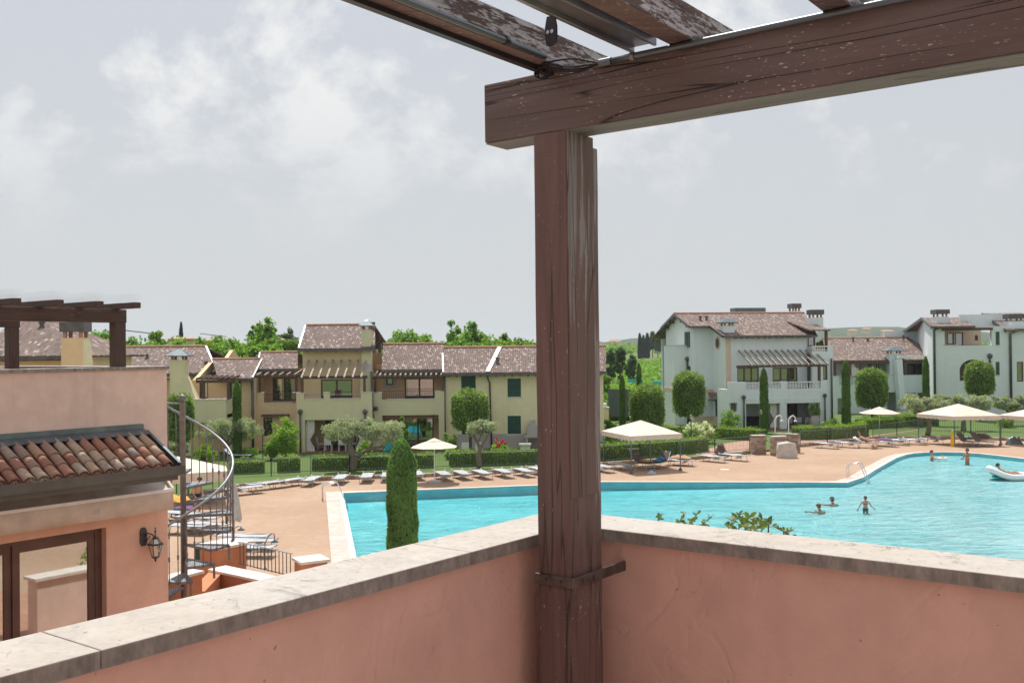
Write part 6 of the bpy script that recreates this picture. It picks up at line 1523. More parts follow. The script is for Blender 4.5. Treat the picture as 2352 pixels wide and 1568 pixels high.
cypress(544, 878, 21, 66.0, 'columnar cypress beside the olive tree left of the tower house')
cypress(1754.5, 848, 21, 81.0, 'columnar cypress in front of the villa loggia')
cypress(1943, 830, 21, 83.0, 'columnar cypress at the right corner of the white villa')
cypress(2127, 821, 17, 95.0, 'columnar cypress in front of the low white house porch')
cypress(1429, 864, 15, 83.0, 'slim cypress nearest the wooden post at the vineyard edge')
cypress(1468, 836, 13, 105.0, 'cypress in the vineyard beside the clipped laurel bush')
cypress(417, 741, 13, 230.0, 'dark pointed cypress rising over the far roofs at left', 2500, 0.6, l_cypd, None, taper=0.35)

# --- olive trees
def olive(bx, by, lobes, Y=None, label='', limbs=(), n=5200, size=0.15, trunk_r=0.17, mat=None):
    b0 = G(bx, by, 0.10) if Y is None else ground_at(bx, Y); Y = b0.y
    o = thing('olive_tree', b0, label, 'tree', 'olive trees')
    tr_ = MB()
    for path, r0 in limbs:
        pts = [at(p[0], p[1], Y + (p[2] if len(p) > 2 else 0)) for p in path]
        if path[0][0] == bx and path[0][1] == by: pts[0] = b0.copy()
        m_ = []
        for i in range(len(pts) - 1):
            for k in range(4): m_.append(pts[i].lerp(pts[i + 1], k / 4) + Vector((random.uniform(-.02, .02), 0, 0)))
        m_.append(pts[-1]); nn = len(m_)
        tr_.tube(m_, [r0 * (1 - 0.75 * i / nn) * random.uniform(0.92, 1.12) for i in range(nn)], 8)
    tr_.build('trunk', m_bark, o, smooth=True)
    Ps, Ds = [], []
    for (x, y, wx, wy, f) in lobes:
        c = at(x, y, Y); rx, rz_2 = wx / FPX * Y / 2, wy / FPX * Y / 2
        P, D = clumps(tuple(c), (rx, rx * 0.85, rz_2), int(34 * f), int(n / 34 / max(1, len(lobes)) * 1.0), 0.34 * max(rx, 0.8) * 0.8)
        Ps.append(P); Ds.append(D)
    crown_obj('crown', np.vstack(Ps), np.vstack(Ds), size, 3.0, mat or l_olive, o, 0.85)
    for (x, y, wx, wy, f) in lobes:
        pass
olive(516, 1052, [(500, 988, 90, 62, 1.2), (560, 985, 80, 60, 1.2)], None, 'grey green olive tree beyond the spiral stair', [([(516, 1052), (521, 1020), (505, 1000), (485, 985)], 0.16), ([(520, 1025), (545, 1003), (570, 985)], 0.10), ([(521, 1018), (530, 990)], 0.08)], 8000)
olive(809, 1082, [(788, 990, 96, 62, 1.3), (888, 992, 96, 70, 1.4), (845, 985, 60, 50, 0.8)], None, 'large leaning olive tree with forked trunk on the lawn edge', [([(809, 1082), (812, 1058), (806, 1030), (803, 1015), (780, 1005)], 0.26), ([(812, 1060), (830, 1040), (850, 1030), (875, 1026), (905, 1000)], 0.15), ([(805, 1018), (820, 990)], 0.09), ([(850, 1031), (860, 1000)], 0.08)], 11000)
olive(1101, 1074, [(1090, 983, 52, 34, 0.9), (1125, 982, 44, 34, 0.8), (1106, 975, 50, 26, 0.6)], None, 'small olive tree with V shaped trunk in front of shuttered house', [([(1101, 1074), (1099, 1045), (1103, 1028), (1090, 1005), (1083, 990)], 0.17), ([(1102, 1030), (1115, 1010), (1125, 993)], 0.10), ([(1096, 1018), (1110, 990)], 0.06)], 5200)
olive(2131, 999, [(2110, 930, 62, 46, 1.1), (2150, 932, 62, 44, 1.1)], None, 'olive tree nearest the pool on the right hand lawn', [([(2131, 999), (2135, 975), (2125, 950), (2115, 935)], 0.22), ([(2134, 972), (2150, 940)], 0.12)], 8500, 0.19)
olive(2116, 979, [(2095, 922, 60, 36, 1.0), (2160, 924, 60, 40, 1.0)], None, 'olive tree standing behind the nearer olive at right', [([(2116, 979), (2114, 955), (2100, 930)], 0.2), ([(2115, 955), (2145, 930)], 0.12)], 6500, 0.2)
olive(2213, 989, [(2195, 927, 60, 42, 1.0), (2248, 926, 60, 40, 1.1)], None, 'olive tree behind the square cream gazebo at right', [([(2213, 989), (2213, 960), (2200, 935)], 0.24), ([(2213, 962), (2240, 935)], 0.13)], 7500, 0.19)
olive(2322, 975, [(2300, 925, 50, 40, 0.9), (2345, 932, 60, 55, 1.3)], 86.0, 'olive tree with dark forked limbs at the right edge', [([(2322, 975), (2320, 950), (2300, 930)], 0.2), ([(2321, 952), (2345, 930)], 0.13)], 7000, 0.2)

# --- hedges
def hedge(pts, h, w, label, mat=None, dens=170, size=0.10):
    P3 = [G(x, y, 0.10) for x, y in pts]; mid = P3[len(P3) // 2]
    o = thing('clipped_hedge', mid, label, 'hedge', 'clipped hedges')
    core = MB(); Ps, Ds = [], []
    for a, c in zip(P3[:-1], P3[1:]):
        d = (c - a); Ln = d.length; d.normalize(); n_ = Vector((-d.y, d.x, 0))
        core.bar(a + Vector((0, 0, h / 2 - 0.03)), c + Vector((0, 0, h / 2 - 0.03)), w * 0.86, h * 0.92)
        for (off, nv, area, uv) in ((-w / 2, -n_, Ln * h, 'z'), (w / 2, n_, Ln * h, 'z'), (h, Vector((0, 0, 1)), Ln * w, 'w')):
            k = int(area * dens); s = RNG.uniform(0, Ln, k); q = RNG.uniform(0, 1, k); wob = 0.06 * np.sin(s * 2.1) + 0.07 * RNG.normal(size=k)
            base = np.array(a)[None, :] + np.array(d)[None, :] * s[:, None]
            if uv == 'z': p = base + np.array(n_)[None, :] * (off + np.sign(off) * wob)[:, None]; p[:, 2] += q * h
            else: p = base + np.array(n_)[None, :] * ((q - 0.5) * w)[:, None]; p[:, 2] += h + wob
            Ps.append(p); Ds.append(np.tile(np.array(nv), (k, 1)))
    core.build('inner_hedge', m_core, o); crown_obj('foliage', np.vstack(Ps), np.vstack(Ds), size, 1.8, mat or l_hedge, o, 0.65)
hedge([(528, 1088), (608, 1085)], 0.72, 0.7, 'short hedge at the left end of the green lawn fence')
hedge([(638, 1084), (688, 1081.5)], 0.85, 0.7, 'short dark hedge below the tall bright shrub')
hedge([(718, 1080), (810, 1078), (899, 1075.5)], 0.80, 0.7, 'long hedge behind the large olive trunk')
hedge([(955, 1073.5), (997, 1072)], 0.80, 0.7, 'short hedge behind the single open parasol')
hedge([(1032, 1070), (1130, 1067.5), (1240, 1064)], 0.85, 0.8, 'long hedge in front of the green shuttered house')
hedge([(1240, 1064), (1390, 1056), (1470, 1050), (1545, 1044.5), (1618, 1035)], 0.95, 0.8, 'hedge behind the gazebo right of the wooden post')
hedge([(1495, 999), (1570, 1003)], 0.75, 0.8, 'low hedge left of the white oleander')
hedge([(1645, 1006), (1700, 1009), (1755, 1012)], 0.85, 0.9, 'hedge below the villa loggia behind the stone shower wall')
hedge([(1822, 1009), (1900, 1008), (1985, 1001)], 0.95, 1.0, 'hedge to the right of the shower walls')
hedge([(1975, 984), (2066, 980)], 0.8, 1.4, 'hedge behind the parasol on the right lawn')
hedge([(2062, 978), (2110, 977), (2152, 977)], 0.9, 1.4, 'hedge in front of the low white house')

# --- shrubs
def shrub(x, y, wpx, hpx, label, mat, n=1800, size=0.13, aspect=1.8, group='garden shrubs', flowers=None, nf=0, up=0.3, Y=None, nc=26):
    b0 = G(x, y, 0.10) if Y is None else ground_at(x, Y); s = b0.y / FPX; rx, h = wpx * s / 2, hpx * s
    o = thing('shrub', b0, label, 'shrub', group)
    P, D = clumps((b0.x, b0.y, b0.z + h * 0.52), (rx, rx * 0.9, h * 0.52), nc, n // nc, min(rx, h) * 0.34, 1.0)
    P[:, 2] = np.maximum(P[:, 2], b0.z + 0.03)
    crown_obj('foliage', P, D, size, aspect, mat, o, 0.8, up)
    st_ = MB()
    for k in range(5): st_.tube([b0 + Vector((random.uniform(-.1, .1), random.uniform(-.1, .1), 0)), b0 + Vector((random.uniform(-.5, .5) * rx, random.uniform(-.4, .4) * rx, h * 0.7))], [0.03, 0.01], 5)
    st_.build('stems', m_barkd, o)
    if flowers:
        P, D = clumps((b0.x, b0.y - rx * 0.25, b0.z + h * 0.6), (rx * 0.95, rx * 0.85, h * 0.45), nf, 30, 0.13, 1.0)
        crown_obj('blossom', P, D, 0.10, 1.2, flowers, o, 0.8)
shrub(655, 1055, 64, 96, 'tall bright green shrub left of the curtained loggia', l_bright, 4200, 0.16, 2.2, nc=60)
shrub(622, 1056, 44, 50, 'rounded pale green shrub beside the tall bright shrub', l_bright, 2200, 0.12)
shrub(476, 1062, 62, 38, 'low rounded shrub under the olive behind the stair', l_hedge, 2400, 0.12)
shrub(575, 1052, 40, 26, 'small pale shrub beside the white lawn lounger', l_bright, 1200, 0.11)
shrub(410, 1058, 50, 60, 'silvery shrub seen through the top of the spiral stair', l_olive, 2200, 0.14)
shrub(1036, 1046, 40, 54, 'drooping dark conifer shrub at the house corner', l_laur, 2600, 0.13, 3.0, up=-0.5)
shrub(1030, 1046, 30, 26, 'yellow green shrub right of the open parasol', l_bright, 1300, 0.12, Y=64)
shrub(838, 1053, 34, 40, 'leafy shrub behind the fork of the large olive', l_bright, 1900, 0.13)
shrub(925, 1053, 28, 90, 'tall thin shrub beside the dark glazed loggia', l_tree, 2200, 0.15, Y=66)
shrub(1606, 1017, 84, 52, 'white flowering oleander beside the lamp post', l_laur, 3400, 0.15, 3.0, flowers=l_white, nf=90)
shrub(1676, 992, 54, 50, 'climbing shrub on a brown lattice in front of the villa', l_tree, 2600, 0.13, Y=82)
shrub(1909, 990, 46, 28, 'round dark shrub at the foot of the villa corner', l_laur, 2000, 0.13, Y=82)
shrub(1420, 981, 60, 32, 'feathery yellow green shrub behind the first gazebo', l_bright, 2200, 0.17, 4.0, up=0.9, Y=72)
shrub(1482, 981, 56, 36, 'feathery shrub under the broad clipped laurel', l_bright, 2200, 0.17, 4.0, up=0.9, Y=72)
shrub(1850, 992, 60, 14, 'low ground shrub along the villa wall', l_hedge, 1000, 0.12, Y=82)
shrub(1965, 985, 60, 20, 'bright low shrub right of the villa cypress', l_bright, 1700, 0.13, Y=83)
shrub(2010, 975, 60, 26, 'shrub under the square clipped tree', l_laur, 1700, 0.14, Y=89)
shrub(2085, 975, 60, 28, 'pale shrub in front of the low white house', l_olive, 2000, 0.15, Y=90)
shrub(2310, 975, 40, 28, 'bright shrub behind the right hand gazebo', l_bright, 1500, 0.14, Y=84)
shrub(1400, 1000, 30, 60, 'leafy shrub just right of the wooden post', l_tree, 2200, 0.15, Y=75)
shrub(1392, 880, 22, 90, 'tall pale green tree top just right of the wooden post', l_bright, 2200, 0.3, Y=118)
shrub(1430, 915, 90, 30, 'broad leafy bushes at the vineyard edge', l_vine, 4200, 0.3, Y=98, nc=60)
shrub(1500, 905, 60, 34, 'leafy bush behind the broad clipped laurel', l_vine, 3000, 0.3, Y=100, nc=40)
# red cannas
cn = G(1149, 1052, 0.1); co = thing('canna_plant', cn, 'red flowering canna plant on the lawn beyond the hedge', 'plant')
P, D = clumps((cn.x, cn.y, cn.z + 0.45), (0.45, 0.4, 0.45), 10, 40, 0.2, 1.6); crown_obj('foliage', P, D, 0.32, 2.6, l_bright, co, 0.7, 1.0)
P, D = clumps((cn.x, cn.y, cn.z + 1.0), (0.55, 0.4, 0.28), 9, 26, 0.10, 1.4); crown_obj('blossom', P, D, 0.085, 1.2, l_red, co, 0.8)

# --- trees beyond the houses
def bgtree(x, yt, wpx, Y, label, mat=None, n=2600, size=None, tall=1.0, group='trees beyond the houses'):
    b0 = ground_at(x, Y); zt_ = ztop(x, yt, Y); h = zt_ - b0.z; r = wpx / FPX * Y / 2 * (1.45 if Y < 130 else 1.1)
    o = thing('broadleaf_tree', b0, label, 'tree', group)
    tr_ = MB(); tr_.tube([b0, b0 + Vector((0.1, 0, h * 0.45)), b0 + Vector((0.0, 0.1, h * 0.8))], [0.22, 0.15, 0.05], 7)
    for k in range(5):
        a = k * 1.3; q = b0 + Vector((0, 0, h * (0.35 + 0.09 * k))); tr_.tube([q, q + Vector((math.cos(a) * r * 0.6, math.sin(a) * r * 0.6, h * 0.18))], [0.09, 0.03], 5)
    tr_.build('trunk', m_barkd, o)
    size = size or max(0.34, Y / FPX * 7.5)
    P, D = clumps((b0.x, b0.y, b0.z + h * 0.60), (r, r * 0.9, h * 0.42 * tall), max(16, int(n / 70)), 60, r * 0.34, 1.1)
    P2, D2 = clumps((b0.x, b0.y, b0.z + h * 0.80), (r * 0.5, r * 0.5, h * 0.19), 8, 45, r * 0.2, 1.5)
    crown_obj('crown', np.vstack([P, P2]), np.vstack([D, D2]), size, 1.5, mat or l_tree, o, 0.8)
BG = [(175, 752, 50, 100), (232, 742, 62, 104), (262, 758, 40, 108), (300, 775, 60, 112), (358, 752, 34, 112), (345, 782, 70, 96), (420, 784, 70, 98), (470, 775, 52, 104), (505, 777, 62, 92), (545, 772, 60, 96), (580, 768, 50, 110),
      (612, 738, 42, 118), (588, 752, 30, 120), (625, 772, 60, 94), (672, 790, 46, 96), (905, 764, 60, 106), (925, 755, 60, 112), (965, 770, 60, 110), (1000, 785, 60, 112), (1040, 757, 40, 112), (1082, 728, 50, 116), (1062, 760, 60, 100), (1115, 762, 50, 116),
      (1155, 766, 30, 120), (1135, 782, 60, 108), (1190, 776, 50, 110), (1222, 778, 50, 112), (1280, 780, 70, 116), (1340, 784, 60, 118)]
_rb = random.Random(4)
BG += [(x + _rb.uniform(-8, 8), _rb.uniform(779, 789), _rb.uniform(46, 66), _rb.uniform(86, 98)) for x in list(range(150, 690, 34)) + list(range(890, 1250, 34))]
BG.sort()
desc = ['light green', 'fresh green', 'yellowish green', 'leafy']
where = lambda x: 'behind the rooftop pergola' if x < 290 else 'over the long low roof' if x < 480 else 'left of the tower house' if x < 700 else 'right of the tower house' if x < 1030 else 'over the shuttered house' if x < 1240 else 'behind the wooden post'
cnt = {}
for i, (x, yt, w_, Y) in enumerate(BG):
    wh_ = where(x); k = cnt.get(wh_, 0); cnt[wh_] = k + 1
    bgtree(x, yt, w_, Y, f'{desc[i % 4]} tree {wh_}, {ORD[k]} of these from the left', tall=1.25 if w_ < 45 else 1.0, n=5200 if Y < 105 else 4200)
bgtree(664, 746, 52, 190, 'blue green round tree standing far behind the tower house', l_treed, 2600)
topiary(661, 781, 815, 56, 92.0, 'round clipped tree against the tower house roof', 'trees beyond the houses', False)
def hazetree(x, yt, w_, Y, label, mat=l_treed, n=1500): bgtree(x, yt, w_, Y, label, mat, n)
hazetree(1404, 800, 30, 170, 'dark bushy tree at the near vineyard edge beside the post'); hazetree(1424, 798, 26, 165, 'dark conical tree in the vineyard right of the post'); hazetree(1453, 813, 30, 160, 'round bush standing in the vineyard')
PIN = [(1471, 768, 9), (1479, 772, 9), (1488, 767, 11), (1500, 763, 16), (1512, 768, 14), (1522, 764, 16), (1533, 757, 9), (1528, 770, 8), (1540, 776, 18)]
for k, (x, yt, w_) in enumerate(PIN):
    (cypress(x, yt, w_, 420 + 6 * k, f'dark conifer in the far grove, {ORD[k]} from the left', 1300, 1.3, l_cypd, 'conifers of the far grove', taper=0.5) if w_ < 12 else bgtree(x, yt, w_, 430 + 5 * k, f'dark spreading pine in the far grove, {ORD[k]} from the left', l_treed, 1300, 1.6, group='conifers of the far grove'))
# far woods that read as one mass
P, D = [], []
for k in range(420):
    x = RNG.uniform(-40, 1420); Y = RNG.uniform(230, 620); c = ground_at(x, Y); hgt = RNG.uniform(4.0, 9.0)
    if x > 1390 and Y < 400: continue
    p, d = blob((c.x, c.y, c.z + hgt * 0.45), (hgt * 0.5, hgt * 0.5, hgt * 0.55), 60, 0.3); P.append(p); D.append(d)
for k in range(160):
    x = RNG.uniform(1400, 2360); Y = RNG.uniform(500, 1100); c = ground_at(x, Y); hgt = RNG.uniform(5.0, 10.0)
    p, d = blob((c.x, c.y, c.z + hgt * 0.45), (hgt * 0.6, hgt * 0.6, hgt * 0.5), 40, 0.3); P.append(p); D.append(d)
fw = link('far_woods', leaf_mesh('far_woods', np.vstack(P), np.vstack(D), 2.0, 1.4, l_tree, 0.7), l_tree); tag(fw, 'distant belt of trees along the horizon', 'woods', kind='stuff')
# vineyard rows between the shuttered house and the villa
P, D = [], []
Y = 112.0
while Y < 330:
    x0, x1 = ground_at(1330, Y).x, ground_at(1620, Y).x
    n = int((x1 - x0) * (9 if Y < 170 else 5)); xx = RNG.uniform(x0, x1, n)
    z0 = np.array([terr(x, Y) for x in xx])
    hh = 1.55 + 0.25 * np.sin(xx * 1.7 + Y) + 0.15 * RNG.normal(size=n)
    P.append(np.stack([xx, Y + 0.45 * RNG.normal(size=n), z0 + 0.5 + (hh - 0.3) * RNG.uniform(0.15, 1, n)], 1)); D.append(np.stack([RNG.normal(size=n) * 0.3, -np.ones(n) * 0.5, np.ones(n)], 1))
    Y += 2.6 if Y < 170 else 3.4
vy = link('vineyard', leaf_mesh('vineyard', np.vstack(P), np.vstack(D), 0.62, 1.3, l_vine, 0.6), l_vine); tag(vy, 'bright green vineyard rows between the houses', 'vineyard', kind='stuff')
for k, (xa, xb, y_) in enumerate(((1442, 1476, 874), (1500, 1520, 878))):
    a, c = at(xa, y_, 108), at(xb, y_ + 1, 108)
    nt_ = MB().bar(a, c, 0.5, 0.32).build('crop_netting', m_netting); tag(nt_, ['teal netting roll left of the vineyard cypress', 'teal netting roll beside the white villa annex'][k], 'netting')

# --- shrub tips reaching up outside the right parapet
leafb = MB(); pr = [(0, 0), (0.25, 0.20), (0.55, 0.23), (0.82, 0.13), (1, 0)]
vs = [(a, 0, 0.10 * math.sin(a * 3.1)) for a, _ in pr] + [(a, b_, 0.10 * math.sin(a * 3.1) + b_ * 0.35) for a, b_ in pr[1:-1]] + [(a, -b_, 0.10 * math.sin(a * 3.1) + b_ * 0.35) for a, b_ in pr[1:-1]]
leafb.add(vs, [(0, 1, 5), (1, 2, 6, 5), (2, 3, 7, 6), (3, 4, 7), (0, 8, 1), (1, 8, 9, 2), (2, 9, 10, 3), (3, 10, 4)])
lme = leafb.mesh('leaf', True); lme.materials.append(l_branch)
lme2 = lme.copy(); lme2.materials.clear(); lme2.materials.append(leafmat('pale_young_leaves', (0.17, 0.21, 0.06), 0.4, 0.5, 0.4))
sb = thing('tall_shrub', (at(1670, 1240, 5.2).x, 5.2, 0.0), 'leafy shrub tips rising behind the right hand parapet against the pool', 'shrub')
rnd = random.Random(9)
sprays = [([(1508, 1205), (1512, 1192), (1519, 1180)], 7, 0), ([(1555, 1212), (1562, 1195), (1572, 1178)], 12, 0), ([(1575, 1215), (1592, 1195), (1603, 1176)], 12, 0), ([(1590, 1218), (1612, 1205), (1634, 1186)], 14, 0), ([(1570, 1220), (1600, 1212), (1622, 1205)], 16, 1), ([(1560, 1222), (1580, 1205), (1590, 1196)], 12, 1),
          ([(1668, 1222), (1685, 1200), (1700, 1180)], 14, 2), ([(1690, 1225), (1705, 1198), (1728, 1186)], 15, 2), ([(1700, 1226), (1730, 1204), (1752, 1190)], 15, 2), ([(1720, 1228), (1745, 1208), (1772, 1200)], 14, 2), ([(1700, 1228), (1725, 1215), (1745, 1212)], 13, 1), ([(1740, 1232), (1752, 1214), (1765, 1205)], 10, 2), ([(1765, 1203), (1785, 1212), (1805, 1222), (1822, 1216)], 13, 0), ([(1800, 1220), (1812, 1228), (1824, 1234)], 6, 0)]
for path, nl, kind in sprays:
    dY = rnd.uniform(4.7, 5.6)
    pts = [at(x, y, dY + 0.15 * i) for i, (x, y) in enumerate(path)]
    root = pts[0] + Vector((rnd.uniform(-0.05, 0.05), 0.15, -0.9))
    full = [Vector((sb.location.x, 5.2, 0.0)), Vector((sb.location.x, 5.2, 4.4)), root] + pts if path is sprays[6][0] else [Vector((sb.location.x, 5.2, 4.4)), root] + pts
    br = MB().tube(full, [0.03, 0.025, 0.010][:len(full) - len(pts)] + [0.0035] * len(pts), 6).build('branch', m_barkd, sb)
    nl = int(nl * 1.7)
    for k in range(nl):
        q = (k + 0.6) / nl * (len(pts) - 1); i = min(int(q), len(pts) - 2); p = pts[i].lerp(pts[i + 1], q - i)
        o = bpy.data.objects.new('leaf', lme if rnd.random() < 0.65 else lme2); COL.objects.link(o); o.parent = br; o.location = p
        d = (pts[i + 1] - pts[i]).normalized(); ang = rnd.uniform(0, 6.28)
        dirv = (d * 0.6 + Vector((math.cos(ang), math.sin(ang) * 0.6, rnd.uniform(-0.2, 0.7)))).normalized()
        o.rotation_euler = dirv.to_track_quat('X', 'Z').to_euler(); o.rotation_euler.rotate_axis('X', rnd.uniform(-1.3, 1.3))
        s = (0.040 if kind == 2 else 0.027) * rnd.uniform(0.7, 1.25); o.scale = (s, s * rnd.uniform(0.9, 1.25), s)
# shrub in the planter before the patio door
pc = lw(-1.6, -3.4, TFL); o = thing('terrace_shrub', pc, 'reddish green shrub growing behind the low planter wall', 'shrub')
P, D = clumps((pc.x, pc.y, pc.z + 0.8), (1.0, 0.9, 0.7), 36, 60, 0.28); P[:, 2] = np.minimum(P[:, 2], HC - 3.12); crown_obj('foliage', P, D, 0.09, 2.0, l_tree, o)
MB().tube([pc, pc + Vector((0, 0, 0.9))], 0.04, 6).build('stem', m_barkd, o)
# ------------------------------------------------------------------ sun loungers
def make_lounger(label, mat, raise_=0.0, visor=False):
    """head at +Y, feet at -Y, in its own axes"""
    root = thing('sun_lounger', (0, 0, 0), label, 'sun lounger', 'sun loungers on the pool deck')
    L2, W2, H = 0.95, 0.32, 0.36; hy = 0.28
    def head(q): return (q * math.cos(raise_), q * math.sin(raise_))
    hd = 0.67; ey, ez = head(hd)
    fr = MB()
    for s in (-1, 1): fr.tube([(s * W2, -L2, H), (s * W2, hy, H), (s * W2, hy + ey, H + ez)], 0.016, 6)
    fr.tube([(-W2, -L2, H), (W2, -L2, H)], 0.016, 6); fr.tube([(-W2, hy + ey, H + ez), (W2, hy + ey, H + ez)], 0.016, 6)
    fr.build('frame', m_alu, root, local=True, smooth=True)
    sg = MB(); n = 10
    prof = [(-L2 + 0.03 + (hy + L2 - 0.03) * k / n, H + 0.012 - 0.035 * math.sin(math.pi * k / n)) for k in range(n + 1)] + [(hy + ey * k / 6, H + 0.012 + ez * k / 6) for k in range(1, 7)]
    vs = [(s * (W2 - 0.012), y, z + dz) for dz in (0, -0.012) for y, z in prof for s in (-1, 1)]; m_ = len(prof)
    sg.add(vs, [(2 * i, 2 * i + 1, 2 * i + 3, 2 * i + 2) for i in range(m_ - 1)] + [(2 * m_ + 2 * i + 1, 2 * m_ + 2 * i, 2 * m_ + 2 * i + 2, 2 * m_ + 2 * i + 3) for i in range(m_ - 1)])
    sg.build('sling', mat, root, local=True, smooth=True)
    for y0, y1 in ((-0.62, -0.72), (0.42, 0.50)):
        for s in (-1, 1): MB().tube([(s * W2 * 0.97, y0, H - 0.01), (s * W2, y1, 0.012)], 0.014, 6).build('leg', m_alu, root, local=True)
        MB().tube([(-W2, y1, 0.014), (W2, y1, 0.014)], 0.013, 6).build('foot_bar', m_alu, root, local=True)
    if visor:
        MB().bx(-W2 - 0.02, W2 + 0.02, hy + ey - 0.06, hy + ey + 0.30, H + ez + 0.30, H + ez + 0.32).build('sunshade', m_lshade, root, local=True)
        for s in (-1, 1): MB().tube([(s * W2, hy + ey, H + ez), (s * W2, hy + ey + 0.12, H + ez + 0.31)], 0.011, 6).build('sunshade_arm', m_alu, root, local=True)
    elif raise_ < 0.2:
        MB().tube([(-W2 + 0.02, -0.30, H - 0.14), (W2 - 0.02, -0.30, H - 0.14)], 0.07, 8).build('rolled_sunshade', m_lshade, root, local=True, smooth=True)
        for s in (-1, 1): MB().bx(s * W2 - 0.02, s * W2 + 0.02, hy + ey - 0.05, hy + ey + 0.07, H + ez, H + ez + 0.09).build('hinge', m_lshade, root, local=True)
    return root
protoF = make_lounger('tmp', m_sling); protoR = make_lounger('tmp', m_slingb, R(52)); protoV = make_lounger('tmp', m_slingb, R(40), True); protoW = make_lounger('tmp', m_sling, R(35))
used = {}
def lounger(proto, x, y, rz, label, group='sun loungers on the pool deck', z=0.0):
    p = G(x, y, z)
    if proto.name not in used:
        used[proto.name] = 1; proto.location = p; proto.rotation_euler = (0, 0, rz); proto['label'] = label; proto['group'] = group
        return proto
    return copy_tree(proto, p, rz, label, group)
row = [(498, 1141, -55), (564, 1135, -50), (607, 1124, -48), (661, 1117, -38), (715, 1113.5, -8), (782, 1109.5, -2), (843, 1106, 2), (890, 1104, 4), (958, 1100, 16), (1020, 1101, 20), (1062.5, 1099, 22), (1108, 1097.5, 24), (1157, 1095, 24), (1204, 1093, 26), (1238, 1089.5, 26)]
for k, (x, y, a) in enumerate(row): lounger(protoF, x, y, R(a), f'grey sun lounger, {ORD[k]} from the stair in the row along the lawn kerb', 'loungers lined up along the lawn kerb')
lounger(protoF, 450, 1156, R(-62), 'grey sun lounger directly behind the standing man')
G1 = [(1384, 1083, 30, protoF, 'grey sun lounger half hidden by the right side of the wooden post'), (1432, 1079.5, 34, protoF, 'flat grey sun lounger at the left under the first gazebo'), (1477, 1075.5, 30, protoV, 'brown lounger with white sunshade and tan towel under gazebo'),
      (1518, 1073, -34, protoR, 'brown lounger with raised back and blue towel under gazebo'), (1561, 1069, 60, protoF, 'lounger draped with a tan towel beside the gazebo post'), (1637, 1060, 42, protoF, 'left one of two grey loungers near the brown covered parasol base'), (1688, 1057, 42, protoF, 'right one of two grey loungers near the brown covered parasol base'),
      (1898, 1029, 46, protoF, 'left one of two empty loungers right of the shower walls'), (1945, 1027, 46, protoF, 'right one of two empty loungers right of the shower walls'), (1990, 1028, 62, protoW, 'lounger with raised back and a reclining bather in front of right parasol'), (2030, 1025, 55, protoF, 'lounger with a purple towel under the right hand parasol'),
      (2060, 1021, 42, protoF, 'left one of three empty loungers beside the yellow sign'), (2099, 1020, 42, protoF, 'middle one of three empty loungers beside the yellow sign'), (2140, 1019, 42, protoF, 'right one of three empty loungers beside the yellow sign'), (2222, 1024, 30, protoR, 'brown lounger with blue towel under the second gazebo'), (2255, 1024, 30, protoR, 'brown lounger with dark clothes under the second gazebo')]
for x, y, a, pr, lb in G1: lounger(pr, x, y, R(a), lb)
ST = [(420, 1196, 70), (455, 1206, 72), (478, 1222, 75), (425, 1226, 78), (560, 1251, 82), (575, 1262, 84), (570, 1278, 84)]
for k, (x, y, a) in enumerate(ST): lounger(protoF, x, y, R(a), f'grey sun lounger beyond the terrace wall, {ORD[k]} counting from the stair pole')
lounger(protoW, 545, 1057, R(90), 'white lounger with raised ends on the lawn under the olive', z=0.1); lounger(protoW, 1398, 1036, R(150), 'left one of two blue grey loungers on the lawn behind the gazebo', z=0.1); lounger(protoW, 1438, 1034, R(150), 'right one of two blue grey loungers on the lawn behind the gazebo', z=0.1)
# towels and bags on them
def cloth(name, x, y, z, sx, sy, mat, label, rz=0.0, h=0.05, cat='towel'):
    c = G(x, y, 0.0) + Vector((0, 0, z)); mb = MB(); n = 8; rnd = random.Random(int(x * 7 + y)); a = rz
    vs = []
    for dz in (0.02, 0.0):
        for j in range(n + 1):
            for i in range(n + 1):
                u, v = (i / n - 0.5) * sx, (j / n - 0.5) * sy; hh = h * (0.4 + 0.6 * abs(math.sin(u * 9 + x) * math.cos(v * 7 + y))) * (1 - (2 * i / n - 1) ** 4) * (1 - (2 * j / n - 1) ** 4)
                vs.append(c + Vector((u * math.cos(a) - v * math.sin(a), u * math.sin(a) + v * math.cos(a), (hh if dz else 0) + dz)))
    m_ = (n + 1) ** 2; fs = [(j * (n + 1) + i, j * (n + 1) + i + 1, (j + 1) * (n + 1) + i + 1, (j + 1) * (n + 1) + i) for j in range(n) for i in range(n)]
    mb.add(vs, fs + [tuple(m_ + q for q in reversed(f)) for f in fs]); o = mb.build(name, mat, smooth=True); tag(o, label, cat); return o
cloth('towel', 1480, 1074, 0.39, 0.55, 1.0, m_tan, 'tan towel spread on the lounger with the white sunshade', R(30), 0.1)
cloth('towel', 1519, 1071, 0.42, 0.60, 0.45, m_blue, 'blue towel on the raised lounger under gazebo', R(-34), 0.2); cloth('towel', 1510, 1074, 0.40, 0.5, 0.6, m_blue, 'blue cloth on the foot of the raised lounger', R(-34), 0.08)
cloth('towel', 1563, 1067, 0.40, 0.62, 1.3, m_tan, 'orange brown towel over the lounger by the gazebo post', R(60), 0.22)
cloth('towel', 410, 1170, 0.40, 0.8, 1.0, m_orange, 'orange towel on the lounger behind the standing man', R(60), 0.3); cloth('towel', 430, 1188, 0.40, 0.6, 1.1, m_purple, 'purple towel seen through the spiral stair', R(70), 0.1)
cloth('beach_bag', 408, 1186, 0.02, 0.5, 0.5, m_teal, 'dark teal beach bag beside the orange towel', 0, 0.5, 'bag')
